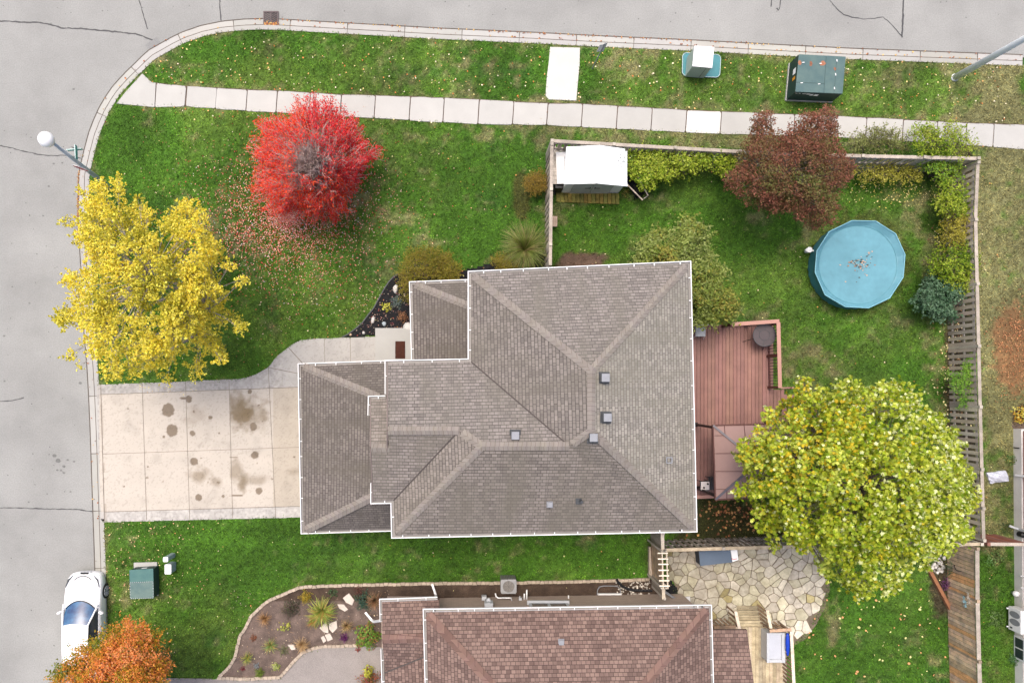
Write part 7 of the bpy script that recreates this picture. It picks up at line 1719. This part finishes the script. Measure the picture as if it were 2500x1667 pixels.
fs += [tuple(range(m)), tuple(range(len(st_) * m - 1, (len(st_) - 1) * m - 1, -1))]
mb = MB(); mb.add(vs, [f[::-1] for f in fs]); body = mb.build('body', m_carw, cr, smooth=True, subsurf=1)
def surf(name, rows, mat, parent, thick=0):
    mb = MB(); n = len(rows[0]); mb.add([p for r_ in rows for p in r_], [(i * n + j, i * n + j + 1, (i + 1) * n + j + 1, (i + 1) * n + j) for i in range(len(rows) - 1) for j in range(n - 1)]); return mb.build(name, mat, parent, smooth=True)
def gp(u, s, w, z, cur=0, dz=0): return (fx + u * w, fy - s - cur * u * u, z + dz * (1 - u * u))
U = [-1 + i / 5 for i in range(11)]
surf('windscreen', [[gp(u, s, w, z, c_, dz) for u in U] for s, w, z, c_, dz in ((1.14, .70, .955, .34, .05), (1.45, .67, 1.13, .25, .05), (1.75, .625, 1.28, .16, .05), (2.02, .575, 1.395, .10, .045))], m_glassb, cr)
roofc = surf('roof_panel', [[gp(u, s, w, z, c_, dz) for u in U] for s, w, z, c_, dz in ((2.00, .60, 1.395, .10, .045), (2.3, .61, 1.425, .05, .04), (3.0, .62, 1.43, 0, .035), (3.85, .60, 1.38, -.05, .035))], m_carw, cr)
surf('rear_window', [[gp(u, s, w, z, c_, dz) for u in U] for s, w, z, c_, dz in ((3.83, .59, 1.38, -.05, .03), (4.1, .62, 1.22, -.1, .03), (4.35, .66, 1.0, -.14, .03))], m_glassb, cr)
for sd in (-1, 1):
    surf('side_window', [[(fx + sd * (.84 + (.60 - .84) * k), fy - s0, z) for k, z, s0 in ((0, .955, a0), (.5, 1.18, a0 + (b0 - a0) * .5), (1, 1.385, b0))] for a0, b0 in ((1.45, 2.02), (2.2, 2.3), (2.8, 2.8), (3.5, 3.5), (4.1, 3.8))], m_glass, cr)
    mb = MB(); pts = [(fx + sd * .83, fy - 1.30, .955), (fx + sd * .735, fy - 1.68, 1.17), (fx + sd * .60, fy - 2.08, 1.39), (fx + sd * .60, fy - 2.7, 1.42), (fx + sd * .60, fy - 3.8, 1.37), (fx + sd * .74, fy - 4.15, 1.1), (fx + sd * .80, fy - 4.3, .95)]; mb.tube(pts, .035, 8); mb.build('pillar', m_carw, cr, smooth=True)
    mb = MB(); mb.tube([(fx + sd * .735, fy - 2.75, .96), (fx + sd * .61, fy - 2.75, 1.40)], .03, 6); mb.build('door_post', m_black, cr)
    mb = MB(); c = Vector((fx + sd * 1.0, fy - 1.66, 1.0)); mb.rock((c.x, c.y, c.z - .06), (.125, .065, .13), -sd * .35, 5, 10, 5); mb.build('wing_mirror', m_carw, cr, smooth=True)
    mb = MB(); mb.tint(1.3); pts = [(fx + sd * .50, fy - .10, .72), (fx + sd * .70, fy - .28, .755), (fx + sd * .81, fy - .60, .80)]; mb.tube(pts, [.014, .035, .012], 6); mb.build('headlight', m_dgrey, cr, smooth=True)
    for s in (.88, 3.62):
        mb = MB(); wc = Vector((fx + sd * .83, fy - s, .325)); mb.tube([wc - Vector((.11 * sd, 0, 0)), wc + Vector((.09 * sd, 0, 0))], .33, 24); w = mb.build('wheel', m_tyre, cr, bevel=.02)
        mb = MB()
        for k in range(10): t_ = k * math.pi / 5; e = wc + Vector((.10 * sd, 0, 0)); mb.beam(e, e + Vector((0, math.cos(t_) * .21, math.sin(t_) * .21)), .03, .02, up=Vector((1, 0, 0)))
        mb.tube([wc + Vector((.094 * sd, math.cos(t_) * .22, math.sin(t_) * .22)) for t_ in [i * math.pi / 12 for i in range(25)]], .014, 5, False); mb.build('rim', m_lgrey, w)
    mb = MB(); mb.beam((fx + sd * .905, fy - 1.5, .80), (fx + sd * .915, fy - 3.9, .82), .012, .012); mb.build('door_trim', m_lgrey, cr)
mb = MB(); mb.tube([(fx + u * .55, fy - .10 - .19 * u * u * 1.6, .735 + .03 * (1 - u * u)) for u in U], .02, 6); mb.build('bonnet_gap', m_dgrey, cr)
mb = MB(); mb.tube([(fx + u * .70, fy - 1.13 - .34 * u * u, .97 + .035 * (1 - u * u)) for u in U], .022, 6); mb.build('wiper_cowl', m_black, cr)
mb = MB(); mb.box((fx, fy + .0, .48), (.5, .05, .13)); mb.build('number_plate', m_lgrey, cr)
mb = MB(); mb.box((fx, fy - .02, .62), (.36, .06, .08)); mb.build('grille', m_black, cr)
